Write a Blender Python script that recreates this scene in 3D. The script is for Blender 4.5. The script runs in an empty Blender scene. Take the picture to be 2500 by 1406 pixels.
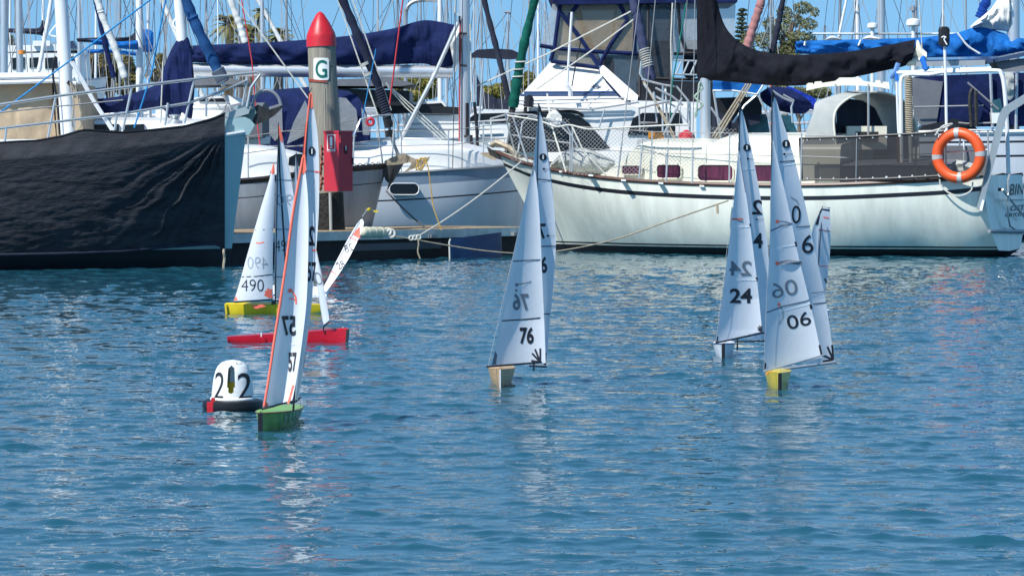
import bpy, bmesh, math, random
import numpy as np
from mathutils import Vector, Matrix, noise as mnoise
random.seed(7)
R = math.radians
scene = bpy.context.scene
C = scene.collection

# ------------------------------------------------------------------ camera, sky, sun, exposure
FPX = 8333.0      # focal length in photo pixels (120 mm on a 36 mm wide frame)
EYE = 1.45        # camera height above the water
cam_d = bpy.data.cameras.new('camera'); cam = bpy.data.objects.new('camera', cam_d); C.objects.link(cam)
cam.location = (0, 0, EYE); cam.rotation_euler = (R(90), 0, 0)
cam_d.lens = 120.0; cam_d.sensor_width = 36.0; cam_d.shift_y = -310 / 2500
cam_d.clip_start = 0.1; cam_d.clip_end = 5000
scene.camera = cam

SUN = Vector((-0.47, -0.50, 0.76)).normalized()
world = bpy.data.worlds.new('World'); scene.world = world; world.use_nodes = True
wn, wl = world.node_tree.nodes, world.node_tree.links
bg = wn['Background']; bg.inputs['Strength'].default_value = 0.104
sky = wn.new('ShaderNodeTexSky'); sky.sky_type = 'NISHITA'; sky.sun_disc = False
sky.sun_elevation = math.asin(SUN.z); sky.sun_rotation = math.atan2(SUN.x, SUN.y)
sky.air_density = 1.0; sky.dust_density = 0.3; sky.ozone_density = 2.5
# the clear air of the day: the sky stays blue right down to the horizon
tc = wn.new('ShaderNodeTexCoord'); ad = wn.new('ShaderNodeVectorMath'); ad.operation = 'MULTIPLY_ADD'
ad.inputs[1].default_value = (1, 1, 0.55); ad.inputs[2].default_value = (0, 0, 0.17)
nm = wn.new('ShaderNodeVectorMath'); nm.operation = 'NORMALIZE'
wl.new(tc.outputs['Generated'], ad.inputs[0]); wl.new(ad.outputs[0], nm.inputs[0]); wl.new(nm.outputs[0], sky.inputs['Vector'])
tint = wn.new('ShaderNodeMix'); tint.data_type = 'RGBA'; tint.blend_type = 'MULTIPLY'; tint.inputs['Factor'].default_value = 1
wl.new(sky.outputs[0], tint.inputs['A']); tint.inputs['B'].default_value = (0.67, 0.94, 1.03, 1)
wl.new(tint.outputs['Result'], bg.inputs['Color'])
sl = bpy.data.lights.new('sun', 'SUN'); sl.energy = 4.0; sl.angle = R(0.5); sl.color = (1.0, 0.965, 0.91)
sun = bpy.data.objects.new('sun', sl); C.objects.link(sun)
sun.rotation_euler = (-SUN).to_track_quat('-Z', 'Y').to_euler()
scene.view_settings.view_transform = 'Standard'; scene.view_settings.look = 'None'
scene.view_settings.exposure = 0.5; scene.view_settings.gamma = 1.0
scene.render.engine = 'CYCLES'
scene.cycles.max_bounces = 8; scene.cycles.transparent_max_bounces = 24
scene.cycles.caustics_reflective = True; scene.cycles.blur_glossy = 0.25
scene.cycles.sample_clamp_indirect = 12.0

# ------------------------------------------------------------------ helpers
def W(px, py, Y):
    return Vector(((px - 1250) * Y / FPX, Y, EYE - (py - 393) * Y / FPX))

def col(r, g, b):
    return (r, g, b, 1)

MATS = {}
def mat(name, c, rough=0.5, metal=0.0, var=0.08, nscale=3.0, bump=0.0, bscale=20.0, bdist=0.01, trans=0.0, stretch=(1, 1, 1), c2=None, vscale=None, coat=0.0, spec=None):
    """procedural material: base colour broken up by noise, optional bump and translucency"""
    if name in MATS: return MATS[name]
    m = bpy.data.materials.new(name); m.use_nodes = True
    n, l = m.node_tree.nodes, m.node_tree.links
    b = n['Principled BSDF']; b.inputs['Roughness'].default_value = rough; b.inputs['Metallic'].default_value = metal
    b.inputs['Coat Weight'].default_value = coat
    if spec is None: spec = 0.12 if rough >= 0.78 else 0.5
    b.inputs['Specular IOR Level'].default_value = spec
    geo = n.new('ShaderNodeNewGeometry')
    mp = n.new('ShaderNodeMapping'); mp.inputs['Scale'].default_value = stretch
    l.new(geo.outputs['Position'], mp.inputs['Vector'])
    no = n.new('ShaderNodeTexNoise'); no.inputs['Scale'].default_value = nscale; no.inputs['Detail'].default_value = 6
    no.inputs['Roughness'].default_value = 0.65
    l.new(mp.outputs[0], no.inputs['Vector'])
    rp = n.new('ShaderNodeValToRGB'); rp.color_ramp.elements[0].position = 0.3; rp.color_ramp.elements[1].position = 0.7
    lo = c2 if c2 else tuple(x * (1 - var * 2) for x in c)
    hi = c if c2 else tuple(min(1, x * (1 + var)) for x in c)
    rp.color_ramp.elements[0].color = col(*lo); rp.color_ramp.elements[1].color = col(*hi)
    l.new(no.outputs['Fac'], rp.inputs['Fac']); l.new(rp.outputs[0], b.inputs['Base Color'])
    if bump:
        n2 = n.new('ShaderNodeTexNoise'); n2.inputs['Scale'].default_value = bscale; n2.inputs['Detail'].default_value = 5
        l.new(mp.outputs[0], n2.inputs['Vector'])
        bp = n.new('ShaderNodeBump'); bp.inputs['Strength'].default_value = bump; bp.inputs['Distance'].default_value = bdist
        l.new(n2.outputs['Fac'], bp.inputs['Height']); l.new(bp.outputs[0], b.inputs['Normal'])
    if trans:
        t = n.new('ShaderNodeBsdfTranslucent'); mx = n.new('ShaderNodeMixShader'); mx.inputs[0].default_value = trans
        l.new(rp.outputs[0], t.inputs['Color']); l.new(b.outputs[0], mx.inputs[1]); l.new(t.outputs[0], mx.inputs[2])
        l.new(mx.outputs[0], n['Material Output'].inputs['Surface'])
    MATS[name] = m
    return m

def clear_mat(name, c, alpha, rough=0.15, wav=0.3):
    if name in MATS: return MATS[name]
    m = bpy.data.materials.new(name); m.use_nodes = True
    n, l = m.node_tree.nodes, m.node_tree.links
    b = n['Principled BSDF']; b.inputs['Base Color'].default_value = col(*c); b.inputs['Roughness'].default_value = rough
    tr = n.new('ShaderNodeBsdfTransparent'); mx = n.new('ShaderNodeMixShader'); mx.inputs[0].default_value = alpha
    l.new(tr.outputs[0], mx.inputs[1]); l.new(b.outputs[0], mx.inputs[2]); l.new(mx.outputs[0], n['Material Output'].inputs['Surface'])
    n2 = n.new('ShaderNodeTexNoise'); n2.inputs['Scale'].default_value = 2.5; n2.inputs['Detail'].default_value = 3
    geo = n.new('ShaderNodeNewGeometry'); l.new(geo.outputs['Position'], n2.inputs['Vector'])
    bp = n.new('ShaderNodeBump'); bp.inputs['Strength'].default_value = wav; bp.inputs['Distance'].default_value = 0.1
    l.new(n2.outputs['Fac'], bp.inputs['Height']); l.new(bp.outputs[0], b.inputs['Normal'])
    MATS[name] = m
    return m

class MB:
    """collects geometry in world coordinates; build() links it as ONE mesh object under its thing"""
    def __init__(s): s.v = []; s.f = []; s.m = []
    def add(s, vs, fs, m=0):
        o = len(s.v); s.v += [Vector(p) for p in vs]; s.f += [tuple(i + o for i in f) for f in fs]; s.m += [m] * len(fs)
    def box(s, c, size, rot=None, m=0):
        c = Vector(c); h = Vector(size) / 2
        vs = [Vector((x, y, z)) for x in (-h.x, h.x) for y in (-h.y, h.y) for z in (-h.z, h.z)]
        if rot is not None: vs = [rot @ p for p in vs]
        s.add([c + p for p in vs], [(0, 1, 3, 2), (4, 6, 7, 5), (0, 4, 5, 1), (2, 3, 7, 6), (0, 2, 6, 4), (1, 5, 7, 3)], m)
    def tube(s, pts, r, n=8, m=0):
        pts = [Vector(p) for p in pts]; k = len(pts)
        if k < 2: return
        rs = r if isinstance(r, (list, tuple)) else [r] * k
        ring = []; t0 = (pts[1] - pts[0]).normalized()
        up = Vector((0, 0, 1)) if abs(t0.z) < 0.9 else Vector((1, 0, 0))
        a = t0.cross(up).normalized()
        for i in range(k):
            t = (pts[min(i + 1, k - 1)] - pts[max(i - 1, 0)])
            if t.length < 1e-9: t = t0
            t = t.normalized(); a = (a - t * a.dot(t))
            a = a.normalized() if a.length > 1e-6 else t.orthogonal().normalized()
            b = t.cross(a)
            ring.append([pts[i] + (a * math.cos(2 * math.pi * j / n) + b * math.sin(2 * math.pi * j / n)) * rs[i] for j in range(n)])
        vs = [p for q in ring for p in q]
        fs = [(i * n + j, i * n + (j + 1) % n, (i + 1) * n + (j + 1) % n, (i + 1) * n + j) for i in range(k - 1) for j in range(n)]
        fs += [tuple(range(n))[::-1], tuple((k - 1) * n + j for j in range(n))]
        s.add(vs, fs, m)
    def plate(s, pts, th, m=0):
        pts = [Vector(p) for p in pts]; th = Vector(th); n = len(pts)
        s.add(pts + [p + th for p in pts], [tuple(range(n)), tuple(range(2 * n - 1, n - 1, -1))] + [(i, i + n, (i + 1) % n + n, (i + 1) % n) for i in range(n)], m)
    def loft(s, secs, m=0, closed=True, caps=True):
        n = len(secs[0]); k = len(secs); vs = [p for q in secs for p in q]
        e = n if closed else n - 1
        mf = m if callable(m) else (lambda i, j: m)
        o = len(s.v); s.v += [Vector(p) for p in vs]
        for i in range(k - 1):
            for j in range(e):
                s.f.append((o + i * n + j, o + i * n + (j + 1) % n, o + (i + 1) * n + (j + 1) % n, o + (i + 1) * n + j)); s.m.append(mf(i, j))
        if caps:
            s.f.append(tuple(o + j for j in range(n))[::-1]); s.m.append(mf(0, 0))
            s.f.append(tuple(o + (k - 1) * n + j for j in range(n))); s.m.append(mf(k - 2, 0))
    def lathe(s, prof, o, n=32, m=0, rot=None):
        o = Vector(o); secs = []
        for r, z in prof:
            q = [Vector((r * math.cos(2 * math.pi * j / n), r * math.sin(2 * math.pi * j / n), z)) for j in range(n)]
            if rot is not None: q = [rot @ p for p in q]
            secs.append([o + p for p in q])
        s.loft(secs, m)
    def torus(s, c, R0, r, ax, ay, n=40, k=10, m=0, mf=None, a0=0, a1=2 * math.pi):
        """ring lying in the plane of the unit vectors ax, ay"""
        c = Vector(c); ax = Vector(ax).normalized(); ay = Vector(ay).normalized(); az = ax.cross(ay)
        full = abs(a1 - a0 - 2 * math.pi) < 1e-6
        cnt = n if full else n + 1; o = len(s.v)
        for i in range(cnt):
            t = a0 + (a1 - a0) * i / n; d = ax * math.cos(t) + ay * math.sin(t)
            for j in range(k):
                q = 2 * math.pi * j / k; s.v.append(c + d * (R0 + r * math.cos(q)) + az * r * math.sin(q))
        for i in range(n):
            for j in range(k):
                s.f.append((o + i * k + j, o + i * k + (j + 1) % k, o + ((i + 1) % cnt) * k + (j + 1) % k, o + ((i + 1) % cnt) * k + j))
                s.m.append(mf(i) if mf else m)
    def build(s, name, mats, parent=None, smooth=True, angle=40, weld=False):
        me = bpy.data.meshes.new(name)
        org = ORG.get(parent.name, Vector((0, 0, 0))) if parent else Vector((0, 0, 0))
        me.from_pydata([tuple(p - org) for p in s.v], [], s.f)
        mats = mats if isinstance(mats, (list, tuple)) else [mats]
        for q in mats: me.materials.append(q)
        me.polygons.foreach_set('material_index', s.m)
        if weld:
            bm = bmesh.new(); bm.from_mesh(me); bmesh.ops.remove_doubles(bm, verts=bm.verts, dist=1e-5); bm.to_mesh(me); bm.free()
        bm = bmesh.new(); bm.from_mesh(me); bmesh.ops.recalc_face_normals(bm, faces=bm.faces); bm.to_mesh(me); bm.free()
        if smooth:
            me.polygons.foreach_set('use_smooth', [True] * len(me.polygons))
            try: me.set_sharp_from_angle(angle=R(angle))
            except Exception: pass
        o = bpy.data.objects.new(name, me); C.objects.link(o)
        if parent: o.parent = parent; ORG[o.name] = org
        return o

ORG = {}
def thing(name, label, cat, loc, group=None):
    o = bpy.data.objects.new(name, None); C.objects.link(o); o.location = loc; o.empty_display_size = 0.1
    o['label'] = label; o['category'] = cat
    if group: o['group'] = group
    ORG[o.name] = Vector(loc)
    return o

def tag(o, label=None, cat=None, group=None, kind=None):
    if label: o['label'] = label
    if cat: o['category'] = cat
    if group: o['group'] = group
    if kind: o['kind'] = kind
    return o

def sag(a, b, d, n=12):
    """points of a slack line from a to b hanging d metres low in the middle"""
    a = Vector(a); b = Vector(b)
    return [a.lerp(b, i / n) - Vector((0, 0, d * 4 * (i / n) * (1 - i / n))) for i in range(n + 1)]

def smooth_path(pts, n=6):
    """Catmull-Rom through the points"""
    P = [Vector(p) for p in pts]; P = [P[0] * 2 - P[1]] + P + [P[-1] * 2 - P[-2]]; out = []
    for i in range(1, len(P) - 2):
        for j in range(n):
            t = j / n; a, b, c, d = P[i - 1], P[i], P[i + 1], P[i + 2]
            out.append(0.5 * ((2 * b) + (c - a) * t + (2 * a - 5 * b + 4 * c - d) * t * t + (3 * b - a - 3 * c + d) * t ** 3))
    out.append(P[-2]); return out

_gl = {}
def glyph(text, bold=0.0, shear=0.0):
    """text as flat faces, normalised to the unit square (y up)"""
    k = (text, bold, shear)
    if k in _gl: return _gl[k]
    cu = bpy.data.curves.new('lettering', 'FONT'); cu.body = text; cu.dimensions = '2D'; cu.fill_mode = 'BOTH'
    cu.resolution_u = 5; cu.offset = bold; cu.shear = shear
    o = bpy.data.objects.new('lettering', cu); C.objects.link(o)
    dg = bpy.context.evaluated_depsgraph_get(); dg.update()
    me = bpy.data.meshes.new_from_object(o.evaluated_get(dg))
    bm = bmesh.new(); bm.from_mesh(me); bmesh.ops.triangulate(bm, faces=bm.faces); bmesh.ops.subdivide_edges(bm, edges=bm.edges, cuts=2, use_grid_fill=True); bm.to_mesh(me); bm.free()
    v = [(p.co.x, p.co.y) for p in me.vertices]; f = [tuple(p.vertices) for p in me.polygons]
    bpy.data.objects.remove(o); bpy.data.meshes.remove(me); bpy.data.curves.remove(cu)
    x0, x1 = min(p[0] for p in v), max(p[0] for p in v); y0, y1 = min(p[1] for p in v), max(p[1] for p in v)
    v = [((x - x0) / (x1 - x0), (y - y0) / (y1 - y0)) for x, y in v]
    _gl[k] = (v, f); return _gl[k]

def text_on(mb, text, fn, box, mirror=False, bold=0.0, shear=0.0, m=0, rot=0.0):
    """lay lettering on a surface: fn(px,py) gives the point; box = x0,y0,x1,y1 in photo pixels"""
    v, f = glyph(text, bold, shear); x0, y0, x1, y1 = box; out = []
    cx, cy = (x0 + x1) / 2, (y0 + y1) / 2; c, s = math.cos(R(rot)), math.sin(R(rot))
    for a, b in v:
        if mirror: a = 1 - a
        x = x0 + a * (x1 - x0) - cx; y = y1 + (y0 - y1) * b - cy
        out.append(fn(cx + x * c - y * s, cy + x * s + y * c))
    mb.add(out, f, m)

# ------------------------------------------------------------------ materials
M = {}
M['gel'] = mat('white_gelcoat', (0.80, 0.81, 0.79), 0.25, var=0.05, nscale=1.5)
M['gelwarm'] = mat('cream_gelcoat', (0.78, 0.76, 0.62), 0.3, var=0.05, nscale=2.0)
M['ehull'] = mat('cream_hull_paint', (0.76, 0.78, 0.68), 0.22, var=0.09, nscale=2.4, stretch=(1.6, 1.6, .12))
M['ghull'] = mat('grey_hull_paint', (0.27, 0.30, 0.33), 0.28, var=0.18, nscale=1.6, stretch=(1.5, 1.5, .3))
M['dhull'] = mat('pale_grey_hull_paint', (0.60, 0.64, 0.68), 0.25, var=0.07, nscale=1.4, stretch=(1, 1, .3))
M['bluegrey'] = mat('blue_grey_band_paint', (0.20, 0.27, 0.35), 0.3, var=0.08)
M['teal'] = mat('pale_teal_hull_paint', (0.33, 0.48, 0.49), 0.3, var=0.08, nscale=1.5, stretch=(1, 1, .3))
M['antifoul'] = mat('black_bottom_paint', (0.008, 0.009, 0.014), 0.6, var=0.3)
M['darkstripe'] = mat('black_stripe_paint', (0.012, 0.013, 0.02), 0.4, var=0.1)
M['bluestripe'] = mat('blue_stripe_paint', (0.04, 0.09, 0.22), 0.4)
M['navy'] = mat('navy_canvas', (0.011, 0.020, 0.080), 0.85, var=0.2, nscale=4, bump=0.5, bscale=9, bdist=0.03)
M['blue'] = mat('bright_blue_canvas', (0.012, 0.13, 0.42), 0.8, var=0.18, nscale=4, bump=0.5, bscale=9, bdist=0.03)
M['black'] = mat('black_canvas', (0.011, 0.012, 0.018), 0.85, var=0.2, nscale=4, bump=0.5, bscale=7, bdist=0.03)
M['charcoal'] = mat('charcoal_canvas', (0.03, 0.035, 0.055), 0.85, var=0.2)
M['green'] = mat('green_canvas', (0.008, 0.10, 0.075), 0.85, var=0.25, nscale=8, bump=0.4, bscale=14, bdist=0.02)
M['greyc'] = mat('grey_canvas', (0.40, 0.42, 0.40), 0.85, var=0.07, nscale=3, bump=0.3, bscale=5, bdist=0.03)
M['greyd'] = mat('dark_grey_canvas', (0.16, 0.17, 0.19), 0.85, var=0.1)
M['pinkc'] = mat('faded_pink_canvas', (0.42, 0.20, 0.19), 0.85, var=0.15)
M['sailcloth'] = mat('furled_sailcloth', (0.72, 0.72, 0.68), 0.7, var=0.1, nscale=6, bump=0.5, bscale=12, bdist=0.02)
M['tan'] = mat('beige_canvas', (0.46, 0.36, 0.25), 0.85, var=0.08, nscale=2, bump=0.4, bscale=5, bdist=0.04)
M['pinktan'] = mat('pale_dusty_canvas', (0.46, 0.37, 0.33), 0.85, var=0.1)
M['sail'] = mat('model_sail_film', (0.82, 0.86, 0.90), 0.5, var=0.025, nscale=3.5, bump=0.30, bscale=5, bdist=0.012, trans=0.30)
M['sailb'] = mat('model_sail_film_bluish', (0.76, 0.82, 0.88), 0.5, var=0.03, nscale=3.5, bump=0.30, bscale=5, bdist=0.012, trans=0.30)
M['sailw'] = mat('plain_white_sail_film', (0.88, 0.89, 0.90), 0.5, var=0.02)
M['ink'] = mat('black_sail_ink', (0.010, 0.012, 0.022), 0.6, var=0.1)
M['ghost'] = mat('number_showing_through', (0.16, 0.19, 0.23), 0.6, var=0.05)
M['ghostl'] = mat('faint_number_showing_through', (0.30, 0.35, 0.42), 0.6, var=0.05)
M['seam'] = mat('sail_seam_grey', (0.10, 0.13, 0.18), 0.6)
M['seaml'] = mat('sail_seam_pale', (0.88, 0.92, 0.95), 0.5)
M['redtape'] = mat('fluorescent_red_tape', (1.0, 0.19, 0.12), 0.55, var=0.04, nscale=20, trans=0.12)
M['alu'] = mat('anodised_aluminium', (0.62, 0.64, 0.66), 0.35, metal=0.6, var=0.06, nscale=2, stretch=(1, 1, .2))
M['aluw'] = mat('white_painted_spar', (0.74, 0.76, 0.77), 0.35, var=0.06, nscale=2, stretch=(2, 2, .2))
M['alud'] = mat('dull_grey_spar', (0.36, 0.37, 0.38), 0.4, metal=0.4, var=0.12, nscale=2)
M['steel'] = mat('stainless_steel', (0.60, 0.61, 0.60), 0.28, metal=0.55, var=0.05)
M['wire'] = mat('rigging_wire', (0.34, 0.34, 0.34), 0.5, metal=0.2)
M['wired'] = mat('dark_rigging_wire', (0.08, 0.085, 0.10), 0.5, metal=0.3)
M['carbon'] = mat('black_carbon_tube', (0.010, 0.012, 0.022), 0.35, var=0.1)
M['rope'] = mat('white_rope', (0.62, 0.62, 0.56), 0.9, var=0.15, nscale=30)
M['ropet'] = mat('tan_rope', (0.40, 0.35, 0.26), 0.9, var=0.2, nscale=30)
M['ropey'] = mat('yellow_rope', (0.55, 0.36, 0.10), 0.9, var=0.2, nscale=30)
M['roper'] = mat('red_rope', (0.55, 0.06, 0.07), 0.9, var=0.2, nscale=30)
M['ropeb'] = mat('blue_rope', (0.03, 0.25, 0.55), 0.9, var=0.1, nscale=30)
M['ropeg'] = mat('green_rope', (0.02, 0.20, 0.16), 0.9, var=0.1, nscale=30)
M['timber'] = mat('weathered_deck_timber', (0.40, 0.30, 0.19), 0.8, var=0.2, nscale=6, stretch=(1, 4, 4))
M['teak'] = mat('dark_teak_rail', (0.10, 0.045, 0.028), 0.45, var=0.25, nscale=5)
M['teakl'] = mat('varnished_teak_rail', (0.22, 0.09, 0.04), 0.4, var=0.25, nscale=5)
M['pile'] = mat('weathered_timber_pile', (0.30, 0.275, 0.225), 0.85, var=0.16, nscale=4, bump=0.6, bscale=12, bdist=0.02, stretch=(3, 3, .25))
M['piled'] = mat('wet_growth_on_pile', (0.012, 0.011, 0.009), 0.7, var=0.4, nscale=9, bump=0.8, bscale=20, bdist=0.03)
M['red'] = mat('glossy_red_paint', (0.58, 0.014, 0.026), 0.42, var=0.16, nscale=7)
M['redbox'] = mat('red_box_paint', (0.50, 0.025, 0.045), 0.45, var=0.08, nscale=4)
M['dkred'] = mat('dull_red_band', (0.33, 0.06, 0.035), 0.7, var=0.2, nscale=12)
M['signw'] = mat('white_sign_face', (0.80, 0.82, 0.80), 0.5, var=0.03)
M['signg'] = mat('green_sign_ink', (0.0, 0.13, 0.10), 0.5)
M['orange'] = mat('orange_lifebuoy_plastic', (0.78, 0.10, 0.018), 0.4, var=0.07, nscale=4)
M['reflect'] = mat('grey_reflective_tape', (0.45, 0.45, 0.44), 0.35, var=0.12, nscale=20)
M['galv'] = mat('galvanised_anchor', (0.36, 0.30, 0.21), 0.6, metal=0.2, var=0.25, nscale=12)
M['rust'] = mat('rusty_iron', (0.16, 0.09, 0.05), 0.8, var=0.35, nscale=14)
M['grimy'] = mat('dark_grimy_steel', (0.035, 0.035, 0.034), 0.6, metal=0.2, var=0.35, nscale=14)
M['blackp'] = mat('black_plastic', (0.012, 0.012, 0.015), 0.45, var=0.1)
M['darkwin'] = mat('dark_tinted_window', (0.008, 0.009, 0.012), 0.25, var=0.1)
M['tealwin'] = mat('blue_green_cabin_glass', (0.03, 0.10, 0.13), 0.06, var=0.3, nscale=2)
M['purple'] = mat('faded_purple_window_film', (0.10, 0.018, 0.045), 0.25, var=0.35, nscale=5, stretch=(6, 6, .6))
M['fender'] = mat('cream_fender_vinyl', (0.66, 0.64, 0.46), 0.5, var=0.08)
M['floatblue'] = mat('dark_blue_float', (0.008, 0.048, 0.14), 0.45, var=0.15)
M['fascia'] = mat('white_dock_fascia', (0.62, 0.63, 0.58), 0.6, var=0.14, nscale=5)
M['dockdark'] = mat('dark_dock_float', (0.012, 0.011, 0.013), 0.7, var=0.4, nscale=8)
M['yellow'] = mat('yellow_hull_paint', (0.75, 0.56, 0.02), 0.3, var=0.08, nscale=8)
M['lime'] = mat('lime_green_hull_paint', (0.22, 0.44, 0.045), 0.3, var=0.08, nscale=8)
M['redhull'] = mat('crimson_hull_paint', (0.52, 0.010, 0.025), 0.25, var=0.08, nscale=8)
M['whitehull'] = mat('white_model_hull', (0.78, 0.79, 0.82), 0.3, var=0.04)
M['dkgreen'] = mat('dark_green_hull_side', (0.22, 0.46, 0.045), 0.25, var=0.25, nscale=9)
M['net'] = mat('grey_netting_cord', (0.34, 0.35, 0.35), 0.9, spec=.1)
M['wood'] = mat('pale_wood_hull', (0.56, 0.36, 0.17), 0.4, var=0.12, nscale=14, stretch=(1, 1, 4))
M['vinyl'] = clear_mat('clear_vinyl', (0.42, 0.45, 0.47), 0.42, 0.12, 0.5)
M['vinyltan'] = clear_mat('amber_tinted_vinyl', (0.28, 0.22, 0.14), 0.62, 0.14, 0.6)
M['vinyldark'] = clear_mat('dark_tinted_vinyl', (0.05, 0.055, 0.065), 0.68, 0.12, 0.5)
M['mesh'] = clear_mat('black_lee_cloth_mesh', (0.020, 0.020, 0.024), 0.82, 0.8, 0.0)
M['solar'] = mat('solar_panel_face', (0.03, 0.05, 0.11), 0.08, var=0.1)
M['foliage'] = mat('olive_foliage', (0.25, 0.25, 0.12), 0.7, nscale=1.2, c2=(0.085, 0.105, 0.04), trans=0.25)
M['foliagey'] = mat('yellowish_foliage', (0.38, 0.31, 0.05), 0.7, nscale=2.0, c2=(0.11, 0.13, 0.03), trans=0.3)
M['palm'] = mat('palm_frond', (0.34, 0.30, 0.10), 0.6, nscale=0.8, c2=(0.15, 0.18, 0.06), trans=0.3)
M['pine'] = mat('dark_pine_foliage', (0.07, 0.10, 0.06), 0.7, nscale=0.8, c2=(0.04, 0.06, 0.035), trans=0.1)
M['bark'] = mat('grey_bark', (0.17, 0.14, 0.11), 0.9, var=0.25)

# ------------------------------------------------------------------ water
def spectrum_tile(L, N, kp, seed, kmin, kmax, expo=4.2):
    rng = np.random.default_rng(seed)
    k1 = np.fft.fftfreq(N, L / N) * 2 * np.pi
    kx, ky = np.meshgrid(k1, k1, indexing='ij'); k = np.hypot(kx, ky); k[0, 0] = 1e-6
    th = np.arctan2(ky, kx)
    d = 0.16 + np.cos(th - R(80)) ** 4
    S = k ** -expo * np.exp(-1.0 * (kp / k) ** 2) * d
    S[(k < kmin) | (k > kmax)] = 0; S[0, 0] = 0
    h = np.fft.ifft2(np.sqrt(S) * (rng.normal(size=(N, N)) + 1j * rng.normal(size=(N, N)))).real
    gx = (np.roll(h, -1, 0) - h) / (L / N); gy = (np.roll(h, -1, 1) - h) / (L / N)
    return h, math.sqrt(float((gx ** 2 + gy ** 2).mean()))
def sample(tile, L, x, y):
    N = tile.shape[0]; u = (x / L * N) % N; v = (y / L * N) % N
    i = np.floor(u).astype(int); j = np.floor(v).astype(int); a = u - i; b = v - j; i %= N; j %= N; i1 = (i + 1) % N; j1 = (j + 1) % N
    return tile[i, j] * (1 - a) * (1 - b) + tile[i1, j] * a * (1 - b) + tile[i, j1] * (1 - a) * b + tile[i1, j1] * a * b
WAVE_SLOPE = 0.096
def wave_height(x, y):
    hA, sA = TILE_A; hB, sB = TILE_B
    ca, sa = math.cos(0.37), math.sin(0.37)
    h = (sample(hA, 9.7, x, y) / sA * 0.92 + sample(hB, 6.13, x * ca + y * sa, -x * sa + y * ca) / sB * 0.50) * WAVE_SLOPE
    sd = float(np.std(h)); return h + .28 * (h * h / sd - sd)
TILE_A = spectrum_tile(9.7, 640, 10.5, 3, 2.0, 110, 3.9); TILE_B = spectrum_tile(6.13, 512, 16.0, 5, 3.0, 150, 3.4)
def make_water():
    ys = [8.0]
    while ys[-1] < 60: ys.append(ys[-1] + 0.017 + 0.0009 * (ys[-1] - 8))
    near = len(ys)
    ys = [-400, -60, 0, 6] + ys + [66, 80, 120, 200, 400, 900]
    ys = np.array(ys); nc = 680
    u = np.linspace(-1, 1, nc)
    u = np.concatenate(([-1], u, [1]))
    rows = len(ys); X = np.zeros((rows, nc + 2)); Yv = np.zeros_like(X)
    for i, y in enumerate(ys):
        hw = 1250 / FPX * min(max(y, 8), 60) + 2.2
        X[i] = u * hw; X[i, 0] = -700; X[i, -1] = 700; Yv[i] = y
    Z = wave_height(X, Yv)
    fade = np.clip((ys - 6) / 2, 0, 1) * np.clip((66 - ys) / 6, 0, 1)
    Z *= fade[:, None]; Z[:, 0] = 0; Z[:, -1] = 0
    co = np.stack([X, Yv, Z], -1).reshape(-1, 3); n = nc + 2
    a = (np.arange(rows - 1)[:, None] * n + np.arange(n - 1)[None, :]).reshape(-1)
    idx = np.stack([a, a + 1, a + n + 1, a + n], -1).reshape(-1)
    me = bpy.data.meshes.new('water'); me.vertices.add(len(co)); me.vertices.foreach_set('co', co.reshape(-1))
    me.loops.add(len(idx)); me.loops.foreach_set('vertex_index', idx); q = len(idx) // 4
    me.polygons.add(q); me.polygons.foreach_set('loop_start', np.arange(q) * 4)
    me.polygons.foreach_set('use_smooth', np.ones(q, bool)); me.update(calc_edges=True); me.validate()
    m = bpy.data.materials.new('harbour_water'); m.use_nodes = True; nn, l = m.node_tree.nodes, m.node_tree.links
    b = nn['Principled BSDF']; b.inputs['Base Color'].default_value = col(0.012, 0.074, 0.110); b.inputs['Roughness'].default_value = 0.02
    b.inputs['IOR'].default_value = 1.333
    geo = nn.new('ShaderNodeNewGeometry'); mp = nn.new('ShaderNodeMapping'); mp.inputs['Scale'].default_value = (0.7, 1.2, 1)
    l.new(geo.outputs['Position'], mp.inputs['Vector'])
    t = nn.new('ShaderNodeTexNoise'); t.inputs['Scale'].default_value = 14; t.inputs['Detail'].default_value = 3
    l.new(mp.outputs[0], t.inputs['Vector'])
    bp = nn.new('ShaderNodeBump'); bp.inputs['Strength'].default_value = 0.35; bp.inputs['Distance'].default_value = 0.004
    l.new(t.outputs['Fac'], bp.inputs['Height']); l.new(bp.outputs[0], b.inputs['Normal'])
    me.materials.append(m)
    o = bpy.data.objects.new('water', me); C.objects.link(o); o['kind'] = 'structure'
    g = MB(); g.add([(-700, 90, -3), (700, 90, -3), (700, 170, 0.9), (-700, 170, 0.9)], [(0, 1, 2, 3)])
    g.add([(-700, 170, 0.9), (700, 170, 0.9), (900, 1500, 1.2), (-900, 1500, 1.2)], [(0, 1, 2, 3)])
    o = g.build('shore', mat('dry_grassy_shore', (0.16, 0.15, 0.08), 0.95, var=0.3, nscale=0.5)); o['kind'] = 'structure'
make_water()
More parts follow.
